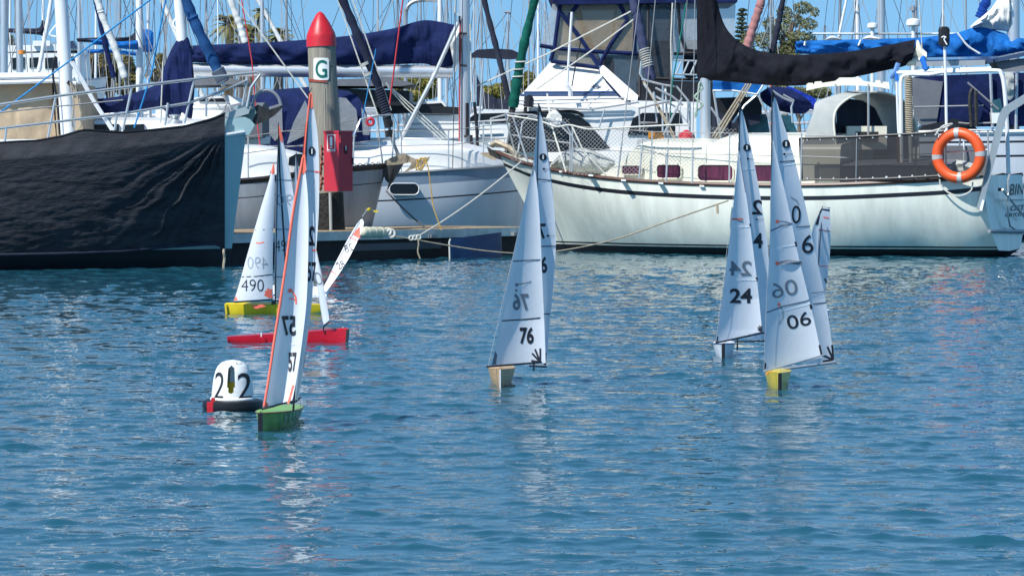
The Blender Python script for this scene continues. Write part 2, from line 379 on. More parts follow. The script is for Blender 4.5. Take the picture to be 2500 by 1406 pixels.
# ------------------------------------------------------------------ model yachts
def interp(pts, y):
    """x of a polyline of (x, y) points at height y (points sorted by y, extended past the ends)"""
    if y <= pts[0][1]: a, b = pts[0], pts[1]
    elif y >= pts[-1][1]: a, b = pts[-2], pts[-1]
    else:
        for a, b in zip(pts, pts[1:]):
            if a[1] <= y <= b[1]: break
    return a[0] + (b[0] - a[0]) * (y - a[1]) / max(b[1] - a[1], 1e-6)
def resample(pts, n):
    """smoothly along the polyline, even in y"""
    P = smooth_path([Vector((p[0], p[1], 0)) for p in pts], 8); L = [0]
    for a, b in zip(P, P[1:]): L.append(L[-1] + (b - a).length)
    out = []; j = 0
    for i in range(n + 1):
        t = L[-1] * i / n
        while j < len(P) - 2 and L[j + 1] < t: j += 1
        q = P[j].lerp(P[j + 1], (t - L[j]) / max(L[j + 1] - L[j], 1e-9)); out.append((q.x, q.y))
    return out

class Sail:
    """a sail as a smooth cambered surface; left and right edges run head to foot"""
    def __init__(s, Lp, Rp, Yl, Yr, camber, head=None):
        s.n = 120; s.L = resample(Lp, s.n); s.R = resample(Rp, s.n); s.Yl = Yl; s.Yr = Yr; s.c = camber
        s.Yh = head if head is not None else (Yl + Yr) / 2; s.top = min(s.L[0][1], s.R[0][1]); s.bot = max(s.L[-1][1], s.R[-1][1])
    def depth(s, px, py):
        xl, xr = interp(s.L, py), interp(s.R, py); w = max(xr - xl, 4.0); u = min(max((px - xl) / w, -0.1), 1.1)
        t = min(max((py - s.top) / (s.bot - s.top), 0), 1); k = min(1, t * 1.3)
        return s.Yh + (s.Yl - s.Yh) * t + k * (s.Yr - s.Yl) * u + s.c * 4 * u * (1 - u) * k
    def P(s, px, py, off=0.0): return W(px, py, s.depth(px, py) - off)
    def build(s, name, m, parent):
        nu = 40; mb = MB(); secs = []
        for a, b in zip(s.L, s.R):
            secs.append([s.P(a[0] + (b[0] - a[0]) * j / nu, a[1] + (b[1] - a[1]) * j / nu) for j in range(nu + 1)])
        mb.loft(secs, 0, closed=False, caps=False)
        return mb.build(name, m, parent, angle=180)

def marks(sl, sail_obj, items):
    """lettering, seams, emblem, patches and tapes laid on a sail, one mesh for each sort of mark"""
    groups = {}
    for no_, it in enumerate(items):
        kind = it[0]
        if kind == 'text':
            _, txt, box, mir, m, bold = it[:6]; rot = it[6] if len(it) > 6 else 0
            g = groups.setdefault(('sail_number', m, no_), MB())
            text_on(g, txt, lambda x, y: sl.P(x, y, 0.003), box, mir, bold, rot=rot)
        elif kind == 'emblem':
            _, cx, cy, r = it[:4]; ry = it[4] if len(it) > 4 else r
            g = groups.setdefault(('class_emblem', 'ink', no_), MB()); n = 24
            ring = [(cx + r * math.sin(2 * math.pi * j / n), cy - ry * math.cos(2 * math.pi * j / n)) for j in range(n)]
            g.add([sl.P(x, y, 0.005) for x, y in ring], [tuple(range(n))], 0)
            a, b = r * 0.2, ry * 0.58
            g.add([sl.P(cx + x, cy + y, 0.008) for x, y in ((-a, -b), (a, -b), (a, b), (-a, b))], [(0, 1, 2, 3)], 1)
        elif kind == 'disc':
            _, cx, cy, r, m = it; g = groups.setdefault(('sail_spot', m, no_), MB()); n = 12
            g.add([sl.P(cx + r * math.sin(2 * math.pi * j / n), cy - r * math.cos(2 * math.pi * j / n), 0.005) for j in range(n)], [tuple(range(n))])
        elif kind == 'line':
            _, pts, w, m = it; g = groups.setdefault(('sail_seam', m, no_), MB())
            P = []
            for a, b in zip(pts, pts[1:]):
                k = max(1, int(math.hypot(b[0] - a[0], b[1] - a[1]) / 12)); P += [(a[0] + (b[0] - a[0]) * i / k, a[1] + (b[1] - a[1]) * i / k) for i in range(k)]
            P.append(pts[-1]); P = [(min(max(x, interp(sl.L, y)), interp(sl.R, y)), y) for x, y in P]; vs = []
            for i, p in enumerate(P):
                a, b = P[max(i - 1, 0)], P[min(i + 1, len(P) - 1)]; dx, dy = b[0] - a[0], b[1] - a[1]; L = math.hypot(dx, dy) or 1
                nx, ny = -dy / L * w / 2, dx / L * w / 2
                vs += [sl.P(p[0] + nx, p[1] + ny, 0.0022), sl.P(p[0] - nx, p[1] - ny, 0.0022)]
            g.add(vs, [(2 * i, 2 * i + 1, 2 * i + 3, 2 * i + 2) for i in range(len(P) - 1)])
        elif kind == 'poly':
            _, pts, m = it; g = groups.setdefault(('sail_patch', m, no_), MB())
            P = []
            for a, b in zip(pts, pts[1:] + pts[:1]):
                k = max(1, int(math.hypot(b[0] - a[0], b[1] - a[1]) / 12)); P += [(a[0] + (b[0] - a[0]) * i / k, a[1] + (b[1] - a[1]) * i / k) for i in range(k)]
            g.add([sl.P(x, y, 0.0026) for x, y in P], [tuple(range(len(P)))])
    for (nm_, m, _), g in groups.items():
        ms = [M[m], M['signw']] if nm_ == 'class_emblem' else M[m]
        g.build(nm_, ms, sail_obj, smooth=False)

def model_hull(root, bow, heading, length, beam, free_bow, free_stern, hm, dm, bumper='blackp', flare=1.0, stripe=None, heel=0.0, bh=0.03, bw=0.012):
    """slim round-bilged racing hull; bow = world point at the waterline, heading = stern-to-bow direction"""
    h = Vector((heading[0], heading[1], 0)).normalized(); sd = Vector((-h.y, h.x, 0)); N = 22; secs = []; deck = []
    ax = Matrix.Rotation(heel, 4, h); c0 = Vector((bow.x, bow.y, 0)) - h * length / 2
    def T(s, o, z):
        return c0 + ax @ (h * (s - length / 2) + sd * o + Vector((0, 0, z)))
    for i in range(N + 1):
        t = i / N; s = t * length
        b = beam / 2 * (0.62 + 0.38 * math.sin(min(1, t / 0.45) * math.pi / 2)) if t < 0.45 else beam / 2 * max(0.045, (1 - ((t - 0.45) / 0.56) ** 2.1))
        zt = free_stern + (free_bow - free_stern) * t ** 1.3
        zb = -0.045 * math.sin(math.pi * min(1, t * 1.02)) ** 0.6 - 0.005 if t < .98 else -0.02
        q = []; K = 7
        for j in range(2 * K + 1):
            a = (j - K) / K; ez = 2.6 - 1.1 * max(0, (t - .45) / .55); o = b * math.copysign(min(1, abs(a) ** 0.8), a); z = zb + (zt - zb) * abs(a) ** ez
            q.append(T(s + (0.012 * (z / max(zt, .01)) if t > .98 else 0), o, z))
        secs.append(q); deck.append([T(s + (0.012 if t > .98 else 0), -b, zt + 0.002), T(s, 0, zt + 0.012 + 0.012 * math.sin(math.pi * t)), T(s + (0.012 if t > .98 else 0), b, zt + 0.002)])
    mb = MB(); mb.loft(secs, 0, closed=False, caps=False); mb.add(secs[0], [tuple(range(len(secs[0])))]); mb.add(secs[-1], [tuple(range(len(secs[-1])))])
    mb.build('hull', hm, root, angle=50)
    d = MB(); d.loft(deck, 0, closed=False, caps=False); d.build('deck', dm, root, angle=60)
    if bumper:
        b = MB(); b.loft([[T(length - .004, -bw, free_bow + .003), T(length + .016, -bw, free_bow), T(length + .016, bw, free_bow), T(length - .004, bw, free_bow + .003)],
                         [T(length - .010, -bw, -.02), T(length + .004, -bw, -.02), T(length + .004, bw, -.02), T(length - .010, bw, -.02)]])
        b.build('bow_bumper', M[bumper], root)
    if stripe:
        b = MB()
        for sg in (-1, 1):
            P = [T(i / N * length, 0, 0) * 0 + secs[i][0 if sg < 0 else -1] + Vector((0, 0, -0.002)) for i in range(N + 1)]
            b.tube([p for p in P], 0.004, 4)
        b.build('gunwale_stripe', M[stripe], root)
    def surf(s, z, side, off=.002):
        t = s / length; b = beam / 2 * (0.62 + 0.38 * math.sin(min(1, t / 0.45) * math.pi / 2)) if t < 0.45 else beam / 2 * max(0.045, (1 - ((t - 0.45) / 0.56) ** 2.1))
        zt = free_stern + (free_bow - free_stern) * t ** 1.3; zb = -0.045 * math.sin(math.pi * min(1, t * 1.02)) ** 0.6 - 0.005; ez = 2.6 - 1.1 * max(0, (t - .45) / .55)
        a = ((z - zb) / (zt - zb)) ** (1 / ez); return T(s, side * (b * a ** .8 + off), z)
    return surf

def spar(root, name, a, b, r, m, r2=None, n=8, **k):
    mb = MB(); mb.tube([a, b], [r, r2 if r2 else r], n); return mb.build(name, m, root)

def rig_lines(root, name, segs, r, m):
    mb = MB()
    for a, b in segs: mb.tube([a, b], r, 3)
    return mb.build(name, m, root, smooth=False)

def fan(cx, cy, rays, m, w=3.5):
    return [('line', [(cx, cy), (cx + dx, cy + dy)], w, m) for dx, dy in rays]

def boat_root(label, px, Y, group='model yachts racing on the water', name='model_yacht'):
    p = W(px, 393, Y); return thing(name, label, 'model yacht', (p.x, p.y, 0), group)

# --- 76
def yacht_76():
    Y = 21.85; r = boat_root('model yacht with pale timber hull and sail number 76, heading at the camera', 1225, Y)
    T = model_hull(r, W(1221, 393, Y), (-0.015, -1), 0.99, 0.178, 0.115, 0.085, M['wood'], M['wood'], bumper='whitehull', bw=.004)
    jl = [(1303, 398), (1286, 470), (1268, 555), (1247, 650), (1226, 760), (1209, 850), (1200, 893)]
    jr = [(1304, 398), (1313, 470), (1319, 560), (1323, 660), (1328, 770), (1331, 850), (1332, 886)]
    ml = [(1316, 257), (1309, 330), (1302, 400), (1300, 500), (1302, 600), (1306, 700), (1310, 800), (1314, 885)]
    mr = [(1317, 257), (1330, 330), (1343, 410), (1352, 500), (1357, 590), (1352, 680), (1344, 770), (1336, 860), (1332, 897)]
    mn = Sail(ml, mr, Y + .42, Y + .62, .05, Y + .42); mo = mn.build('mainsail', M['sailb'], r)
    marks(mn, mo, [('emblem', 1326, 384, 9), ('line', [(1306, 437), (1348, 441)], 3, 'seam'), ('line', [(1300, 602), (1356, 601)], 3, 'seam'),
        ('text', '7', (1312, 546, 1332, 584), True, 'ink', .02), ('text', '6', (1320, 626, 1336, 667), False, 'ink', .03),
        ('disc', 1328, 413, 3, 'ink'), ('disc', 1338, 576, 3, 'ink'), ('disc', 1325, 735, 2.5, 'ink'), ('line', [(1318, 767), (1343, 766)], 3, 'seam'),
        ('poly', [(1311, 290), (1317, 257), (1320, 262), (1327, 290), (1322, 286), (1318, 272), (1315, 290)], 'ink'),
        ('line', [(1331, 413), (1345, 414)], 1, 'seam'), ('line', [(1340, 576), (1355, 575)], 1, 'seam')] + fan(1331, 890, [(-12, -26), (-4, -30), (1, -30)], 'ink', 4))
    jb = Sail(jl, jr, Y + .05, Y + .25, .045, Y + .30); jo = jb.build('jib', M['sail'], r)
    marks(jb, jo, [('line', [(1253, 638), (1286, 636), (1319, 634)], 3, 'seam'), ('line', [(1226, 783), (1275, 780), (1319, 776)], 3, 'ink'),
        ('text', '76', (1252, 716, 1290, 758), True, 'ghost', .03), ('text', '76', (1269, 798, 1303, 840), False, 'ink', .035),
        ('disc', 1262, 695, 4, 'ghost'), ('disc', 1261, 709, 3, 'ghost'), ('line', [(1262, 695), (1285, 691), (1297, 687)], 2.5, 'ghost'),
        ('poly', [(1209, 856), (1214, 866), (1211, 889), (1201, 890)], 'ghost'), ('poly', [(1298, 430), (1303, 400), (1307, 415), (1309, 425), (1303, 412), (1300, 430)], 'ghost')]
        + fan(1319, 884, [(-20, -22), (-13, -32), (0, -34), (-22, -4)], 'ink', 4.5))
    spar(r, 'mast', W(1303, 905, Y + .38), W(1315, 252, Y + .40), .006, M['carbon'], .004)
    spar(r, 'jib_boom', W(1188, 895, Y + .02), W(1322, 884, Y + .25), .006, M['carbon']); spar(r, 'main_boom', W(1293, 893, Y + .42), W(1334, 895, Y + .62), .006, M['carbon'])
    rig_lines(r, 'forestay', [(W(1190, 900, Y + .02), W(1304, 396, Y + .34))], .0012, M['wire'])
    rig_lines(r, 'backstay', [(W(1316, 256, Y + .40), W(1262, 900, Y + .98))], .0012, M['wire'])
    mb = MB(); mb.box(W(1238, 902, Y + .4), (.05, .12, .02)); mb.build('deck_hatch', M['wood'], r)

# --- 24
def yacht_24():
    Y = 25.0; r = boat_root('white model yacht with sail number 24 and black bow, behind the yellow one', 1767, Y)
    model_hull(r, W(1766, 393, Y), (-0.072, -1), 0.99, 0.168, 0.112, 0.08, M['whitehull'], M['whitehull'], bumper='blackp', stripe='bluestripe')
    jl = [(1803, 368), (1795, 450), (1786, 540), (1774, 640), (1763, 730), (1753, 800), (1748, 836)]
    jr = [(1804, 368), (1812, 420), (1825, 500), (1835, 580), (1845, 660), (1853, 730), (1860, 800), (1862, 808)]
    ml = [(1806, 252), (1803, 330), (1801, 400), (1806, 500), (1812, 600), (1820, 700), (1828, 780), (1832, 825)]
    mr = [(1807, 252), (1820, 300), (1836, 370), (1851, 450), (1866, 540), (1876, 620), (1877, 700), (1874, 780), (1872, 832)]
    mn = Sail(ml, mr, Y + .42, Y + .65, .05, Y + .42); mo = mn.build('mainsail', M['sailb'], r)
    marks(mn, mo, [('emblem', 1823.5, 361, 9), ('disc', 1826, 388, 2.5, 'ink'), ('line', [(1829, 388), (1845, 389)], 1, 'seam'), ('line', [(1806, 412), (1843, 412)], 2, 'seaml'),
        ('text', '2', (1836, 488, 1861, 524), True, 'ink', .02), ('text', '4', (1839, 569, 1862, 606), False, 'ink', .03), ('disc', 1848, 536, 2.5, 'ink'),
        ('line', [(1850, 536), (1868, 535)], 1, 'seam'), ('poly', [(1801, 300), (1806, 252), (1810, 262), (1815, 275), (1809, 268), (1805, 300)], 'ink')])
    jb = Sail(jl, jr, Y + .05, Y + .27, .045, Y + .30); jo = jb.build('jib', M['sail'], r)
    marks(jb, jo, [('line', [(1775, 551), (1833, 554)], 2.5, 'seaml'), ('line', [(1762, 681), (1848, 684)], 2.5, 'seaml'), ('line', [(1785, 535), (1814, 535)], 4, 'redtape'),
        ('line', [(1798, 537), (1808, 540), (1815, 543)], 2, 'seam'), ('text', '24', (1781, 637, 1835, 673), True, 'ghost', .02), ('text', '24', (1782, 704, 1836, 740), False, 'ink', .03),
        ('line', [(1833, 546), (1834, 555)], 4, 'ink'), ('line', [(1848, 677), (1852, 686)], 5, 'ink'), ('poly', [(1751, 820), (1754, 822), (1752, 835), (1748, 835)], 'ink'),
        ('line', [(1809, 385), (1816, 420), (1828, 470)], 2, 'seam')]
        + fan(1860, 810, [(-10, -6), (-10, -12), (-6, -15), (-1, -15)], 'ink', 3))
    spar(r, 'mast', W(1800, 855, Y + .38), W(1806, 248, Y + .41), .006, M['carbon'], .004)
    spar(r, 'jib_boom', W(1747, 837, Y + .02), W(1865, 812, Y + .27), .0065, M['carbon']); spar(r, 'main_boom', W(1795, 834, Y + .42), W(1874, 832, Y + .65), .006, M['carbon'])
    rig_lines(r, 'forestay', [(W(1747, 842, Y + .02), W(1803, 367, Y + .34))], .0012, M['wire'])
    mb = MB(); mb.lathe([(0.001, -.004), (.006, 0), (.001, .004)], W(1806, 246, Y + .41), 8); mb.build('masthead_fitting', M['redtape'], r)

# --- 06
def yacht_06():
    Y = 21.45; r = boat_root('yellow model yacht with black bow strip and sail number 06', 1895, Y)
    model_hull(r, W(1904, 393, Y + .02), (-0.055, -1), 0.99, 0.17, 0.115, 0.09, M['yellow'], M['yellow'], bumper='blackp')
    jl = [(1887, 345), (1883, 430), (1881, 520), (1878, 620), (1873, 720), (1869, 820), (1865, 904)]
    jr = [(1888, 345), (1905, 420), (1928, 520), (1948, 620), (1968, 700), (1985, 770), (2000, 840), (2007, 872)]
    ml = [(1886, 222), (1884, 300), (1885, 400), (1896, 500), (1910, 600), (1925, 700), (1942, 800), (1958, 885)]
    mr = [(1888, 222), (1906, 280), (1930, 355), (1950, 430), (1968, 510), (1985, 590), (2005, 680), (2020, 760), (2031, 840), (2037, 882)]
    mn = Sail(ml, mr, Y + .42, Y + .70, .05, Y + .42); mo = mn.build('mainsail', M['sailb'], r)
    marks(mn, mo, [('emblem', 1919.5, 352, 10), ('disc', 1915, 377, 3, 'ink'), ('line', [(1918, 377), (1944, 376)], 1.2, 'seam'), ('line', [(1904, 396), (1948, 392)], 3, 'seam'),
        ('line', [(1905, 403), (1950, 400)], 2, 'seaml'), ('text', '0', (1933, 502, 1955, 546), True, 'ink', .0), ('text', '6', (1958, 573, 1986, 619), False, 'ink', .005),
        ('line', [(1943, 555), (1991, 551)], 3, 'seam'), ('line', [(1930, 481), (1945, 490), (1950, 500)], 2, 'ghost'), ('line', [(1980, 716), (2022, 711)], 2, 'ghost'), ('line', [(1985, 742), (2021, 738)], 3, 'seam'),
        ('poly', [(1885, 250), (1887, 222), (1894, 235), (1903, 252), (1897, 247), (1890, 236), (1888, 250)], 'ink')]
        + fan(2034, 878, [(-14, -32), (-2, -36), (-26, -12), (-25, 4)], 'ink', 5))
    jb = Sail(jl, jr, Y + .05, Y + .32, .045, Y + .30); jo = jb.build('jib', M['sail'], r)
    marks(jb, jo, [('line', [(1881, 564), (1908, 552), (1940, 546)], 3, 'seam'), ('line', [(1879, 612), (1912, 601), (1953, 597)], 2.5, 'seaml'), ('line', [(1872, 763), (1912, 748), (1982, 732)], 3, 'seam'),
        ('line', [(1872, 768), (1915, 756), (1984, 741)], 2, 'seaml'), ('text', '06', (1883, 686, 1947, 724), True, 'ghost', .0, -12), ('text', '06', (1921, 765, 1979, 799), False, 'ink', .005, -14),
        ('disc', 1898, 541, 4.5, 'redtape'), ('line', [(1898, 541), (1916, 541), (1938, 546)], 2.5, 'ghost'), ('disc', 1898, 643, 5, 'redtape'),
        ('poly', [(1903, 639), (1925, 634), (1958, 638), (1961, 648), (1925, 643), (1903, 646)], 'ghost'), ('disc', 1902, 743, 4, 'redtape'), ('line', [(1902, 743), (1911, 758), (1912, 775), (1902, 792)], 2, 'ghost'),
        ('poly', [(1867, 884), (1871, 888), (1870, 900), (1866, 902)], 'ink'), ('line', [(1951, 590), (1953, 602)], 5, 'ink'), ('line', [(1984, 744), (1987, 754)], 6, 'ink')]
        + fan(2006, 866, [(-1, -24), (5, 3)], 'ink', 5))
    spar(r, 'mast', W(1880, 915, Y + .38), W(1885, 208, Y + .41), .0065, M['carbon'], .004)
    spar(r, 'jib_boom', W(1865, 907, Y + .02), W(2013, 866, Y + .32), .006, M['alu']); spar(r, 'main_boom', W(1898, 902, Y + .42), W(2040, 884, Y + .70), .009, M['alu'])
    rig_lines(r, 'forestay', [(W(1864, 908, Y + .02), W(1887, 343, Y + .34))], .0012, M['wire'])
    mb = MB(); mb.lathe([(0.001, -.006), (.008, 0), (.001, .006)], W(1881, 211, Y + .41), 8); mb.lathe([(0.001, -.004), (.006, 0), (.001, .004)], W(1882, 303, Y + .38), 8); mb.build('masthead_fitting', M['redtape'], r)
    mb = MB(); mb.tube(smooth_path([W(x, y, Y + .3) for x, y in [(1870, 914), (1880, 906), (1893, 910), (1905, 905), (1920, 912), (1926, 908)]]), .004, 5); mb.build('deck_lashing', mat('orange_lashing', (.8, .25, .05), .7), r)

# --- 57
def yacht_57():
    Y = 18.25; r = boat_root('lime green model yacht with red-edged sails numbered 57, nearest of all', 690, Y)
    sf = model_hull(r, W(636, 393, Y), (-0.11, -1), 1.0, 0.20, 0.103, 0.070, M['dkgreen'], M['lime'], bumper='blackp', stripe='teakl')
    for k in range(6):
        s0 = .22 + k * .085; mb = MB(); mb.add([sf(s0 + .03, .070, 1), sf(s0 + .055, .070, 1), sf(s0 + .03, .045, 1), sf(s0 + .022, .022, 1), sf(s0, .022, 1), sf(s0 + .008, .045, 1)], [(0, 1, 2, 5), (5, 2, 3, 4)]); mb.build('side_graphic', mat('pale_hull_graphic', (.50, .52, .42), .4), r, smooth=False)
    jl = [(738, 385), (726, 450), (712, 530), (697, 640), (682, 740), (668, 830), (655, 920), (643, 992)]
    jr = [(739, 385), (748, 440), (753, 520), (752, 640), (748, 740), (738, 830), (728, 900), (716, 966), (711, 978)]
    ml = [(756, 230), (749, 300), (742, 380), (740, 480), (735, 600), (730, 720), (722, 840), (714, 970)]
    mr = [(758, 230), (770, 290), (777, 350), (779, 430), (778, 520), (771, 620), (762, 730), (750, 830), (738, 920), (728, 972), (722, 985)]
    mn = Sail(ml, mr, Y + .42, Y + .50, .06, Y + .42); mo = mn.build('mainsail', M['sailb'], r)
    marks(mn, mo, [('emblem', 761.5, 370, 8, 11.5), ('poly', [(750, 300), (755, 230), (762, 226), (765, 262), (755, 268), (752, 300)], 'redtape'), ('line', [(748, 300), (744, 345), (741, 380)], 6, 'redtape'),
        ('line', [(767, 419), (781, 420)], 4, 'redtape'), ('line', [(762, 611), (774, 611)], 4, 'redtape'), ('text', '2', (754, 552, 768, 600), True, 'ink', .03), ('text', '57', (750, 640, 772, 688), False, 'ink', .03),
        ('line', [(742, 418), (779, 419)], 1.5, 'seam'), ('line', [(748, 860), (744, 900)], 1.5, 'ghost'), ('line', [(752, 798), (760, 798)], 3, 'redtape')])
    jb = Sail(jl, jr, Y + .03, Y + .10, .06, Y + .33); jo = jb.build('jib', M['sail'], r)
    mb = MB(); mb.tube([jb.P(x + 1.5, y, .003) for x, y in jb.L], .0065, 8); mb.build('luff_tape', M['redtape'], jo)
    marks(jb, jo, [('line', [(x + 3, y) for x, y in jl], 4, 'redtape'), ('poly', [(733, 408), (739, 378), (745, 378), (748, 415), (742, 425), (731, 425)], 'redtape'),
        ('text', '57', (687, 771, 722, 820), True, 'ink', .03), ('text', '57', (704, 860, 724, 908), False, 'ink', .03), ('poly', [(642, 992), (650, 980), (656, 988), (648, 994)], 'redtape'),
        ('line', [(703, 712), (714, 712), (722, 725), (723, 742)], 4, 'redtape'), ('line', [(706, 728), (720, 731)], 3, 'redtape'), ('disc', 709, 709, 5, 'redtape'), ('line', [(716, 940), (709, 966), (703, 985)], 5, 'redtape'),
        ('line', [(668, 838), (735, 842)], 1.5, 'seaml')])
    mb = MB(); mb.tube([mn.P(x + 1, y, .003) for x, y in mn.L[:42]], .0055, 8); mb.build('luff_tape', M['redtape'], mo)
    spar(r, 'mast', W(716, 1004, Y + .40), W(755, 222, Y + .42), .006, M['carbon'], .004)
    mb = MB(); mb.tube(smooth_path([W(640, 998, Y), W(668, 991, Y + .12), W(690, 984, Y + .2), W(714, 980, Y + .3)]), .006, 8); mb.build('jib_boom', M['carbon'], r)
    mb = MB(); mb.tube(smooth_path([W(712, 984, Y + .42), W(722, 980, Y + .5), W(733, 970, Y + .6)]), .006, 8); mb.build('main_boom', M['carbon'], r)
    spar(r, 'sheet_post', W(703, 1013, Y + .55), W(702, 995, Y + .55), .006, M['whitehull'])
    mb = MB(); mb.loft([[W(663, 1020, Y + .25), W(690, 1015, Y + .25)], [W(676, 1000, Y + .32), W(686, 1000, Y + .35)], [W(700, 1012, Y + .5), W(710, 1016, Y + .5)]], 0, closed=False, caps=False)
    mb.build('fore_deck_fairing', M['lime'], r)
    rig_lines(r, 'backstay', [(W(756, 224, Y + .42), W(728, 1015, Y + .98)), (W(718, 985, Y + .6), W(718, 1015, Y + .62)), (W(733, 975, Y + .62), W(733, 1018, Y + .72))], .0012, M['wire'])
    rig_lines(r, 'forestay', [(W(641, 998, Y + .1), W(741, 380, Y + .40))], .001, M['wire'])
    # long white topmast stay lines above the sail head
    mb = MB(); mb.tube([W(749, 226, Y + .42), W(756, 226, Y + .44), W(762, 215, Y + .5)], .002, 5); mb.build('masthead_fitting', M['carbon'], r)

# --- 490
def yacht_490():
    Y = 32.4; r = boat_root('yellow model yacht with red head patches and sail number 490, farther off', 662, Y)
    model_hull(r, W(552, 393, Y), (-1, -0.12), 0.90, 0.16, 0.092, 0.08, M['yellow'], M['yellow'], bumper='yellow', bw=.03)
    jl = [(668, 398), (655, 448), (636, 510), (617, 575), (600, 635), (585, 690), (571, 735)]
    jr = [(669, 398), (671, 448), (669, 510), (667, 575), (666, 635), (666, 690), (667, 729)]
    ml = [(681, 306), (676, 400), (673, 500), (671, 600), (670, 700), (672, 730)]
    mr = [(683, 306), (697, 370), (710, 430), (717, 480), (722, 560), (728, 640), (732, 700), (734, 732)]
    mn = Sail(ml, mr, Y + .03, Y + .15, .07, Y + .02); mo = mn.build('mainsail', M['sailb'], r)
    marks(mn, mo, [('poly', [(679, 312), (682, 305), (690, 335), (691, 350), (685, 345), (681, 330)], 'redtape'), ('text', '90', (675, 475, 715, 502), True, 'ghostl', -.01), ('text', '490', (672, 586, 712, 614), False, 'ink', -.008),
        ('line', [(673, 440), (712, 440)], 2, 'seam'), ('line', [(672, 560), (722, 560)], 2, 'seam'), ('line', [(680, 310), (683, 420), (692, 560), (702, 720)], 4, 'ink'), ('line', [(671, 676), (730, 676)], 2, 'seam')])
    jb = Sail(jl, jr, Y - .10, Y - .06, -.05, Y); jo = jb.build('jib', M['sail'], r)
    marks(jb, jo, [('poly', [(661, 422), (667, 400), (669, 398), (671, 424), (665, 426)], 'redtape'), ('line', [(657, 438), (671, 439)], 2, 'seam'), ('line', [(623, 562), (644, 561), (666, 559)], 2.5, 'seam'),
        ('line', [(624, 593), (634, 594), (645, 591)], 3, 'redtape'), ('text', '490', (604, 627, 654, 656), True, 'ghostl', -.01), ('line', [(590, 676), (625, 675), (666, 670)], 2.5, 'ink'), ('text', '490', (589, 682, 644, 711), False, 'ink', -.012),
        ('poly', [(571, 734), (576, 722), (580, 733)], 'redtape')] + fan(660, 726, [(-14, -8), (-12, -16), (-6, -22), (2, -20), (6, -4)], 'redtape', 6))
    spar(r, 'mast', W(672, 742, Y + .03), W(680, 300, Y + .02), .006, M['carbon'], .004)
    spar(r, 'jib_boom', W(572, 738, Y - .1), W(667, 731, Y - .06), .006, M['carbon']); spar(r, 'main_boom', W(672, 735, Y + .03), W(735, 733, Y + .15), .006, M['carbon'])
    rig_lines(r, 'backstay', [(W(680, 300, Y + .02), W(775, 745, Y + .1))], .0015, M['wire'])
    mb = MB(); mb.plate([W(612, 746, Y - .085), W(640, 743, Y - .1), W(650, 748, Y - .1), W(625, 754, Y - .09)], (0, .004, 0)); mb.build('hull_marking', M['redtape'], r)
    mb = MB(); mb.box(W(668, 738, Y), (.04, .03, .03)); mb.build('jib_pivot', M['carbon'], r)

# --- red hull, sails partly hidden behind 57
def yacht_red():
    Y = 27.2; r = boat_root('crimson model yacht seen side-on behind the sails of the green one', 700, Y)
    model_hull(r, W(847, 393, Y), (1, -0.16), 0.97, 0.16, 0.108, 0.038, M['redhull'], M['redhull'], bumper='blackp', heel=R(-6), bw=.02)
    jl = [(755, 545), (762, 610), (770, 670), (779, 730), (787, 780), (790, 792)]
    jr = [(757, 545), (770, 600), (783, 660), (793, 715), (802, 765), (804, 783)]
    jb = Sail(jl, jr, Y, Y - .06, .02, Y + .1); jo = jb.build('jib', M['sailb'], r)
    marks(jb, jo, [('text', '0', (768, 664, 786, 696), False, 'ghost', -.01, -20), ('line', [(757, 600), (770, 603)], 2, 'seam')])
    ml = [(722, 380), (716, 500), (706, 600), (700, 700), (696, 780)]
    mr = [(724, 380), (738, 480), (745, 580), (748, 680), (744, 782)]
    mn = Sail(ml, mr, Y + .1, Y + .1, .05, Y + .12); mn.build('mainsail', M['sailb'], r)
    spar(r, 'mast', W(744, 812, Y + .05), W(723, 372, Y + .12), .006, M['carbon'], .004)
    spar(r, 'main_boom', W(742, 790, Y + .1), W(690, 786, Y + .1), .006, M['carbon'])
    mb = MB(); mb.tube([W(790, 798, Y - .02), W(804, 784, Y - .05)], .006, 6); mb.tube([W(790, 810, Y - .02), W(790, 796, Y - .02)], .005, 6); mb.build('jib_fitting', M['carbon'], r)
    spar(r, 'sheet_post', W(638, 822, Y), W(638, 811, Y), .005, M['whitehull'])
    rig_lines(r, 'forestay', [(W(805, 785, Y - .05), W(750, 500, Y + .1))], .0015, M['wire'])

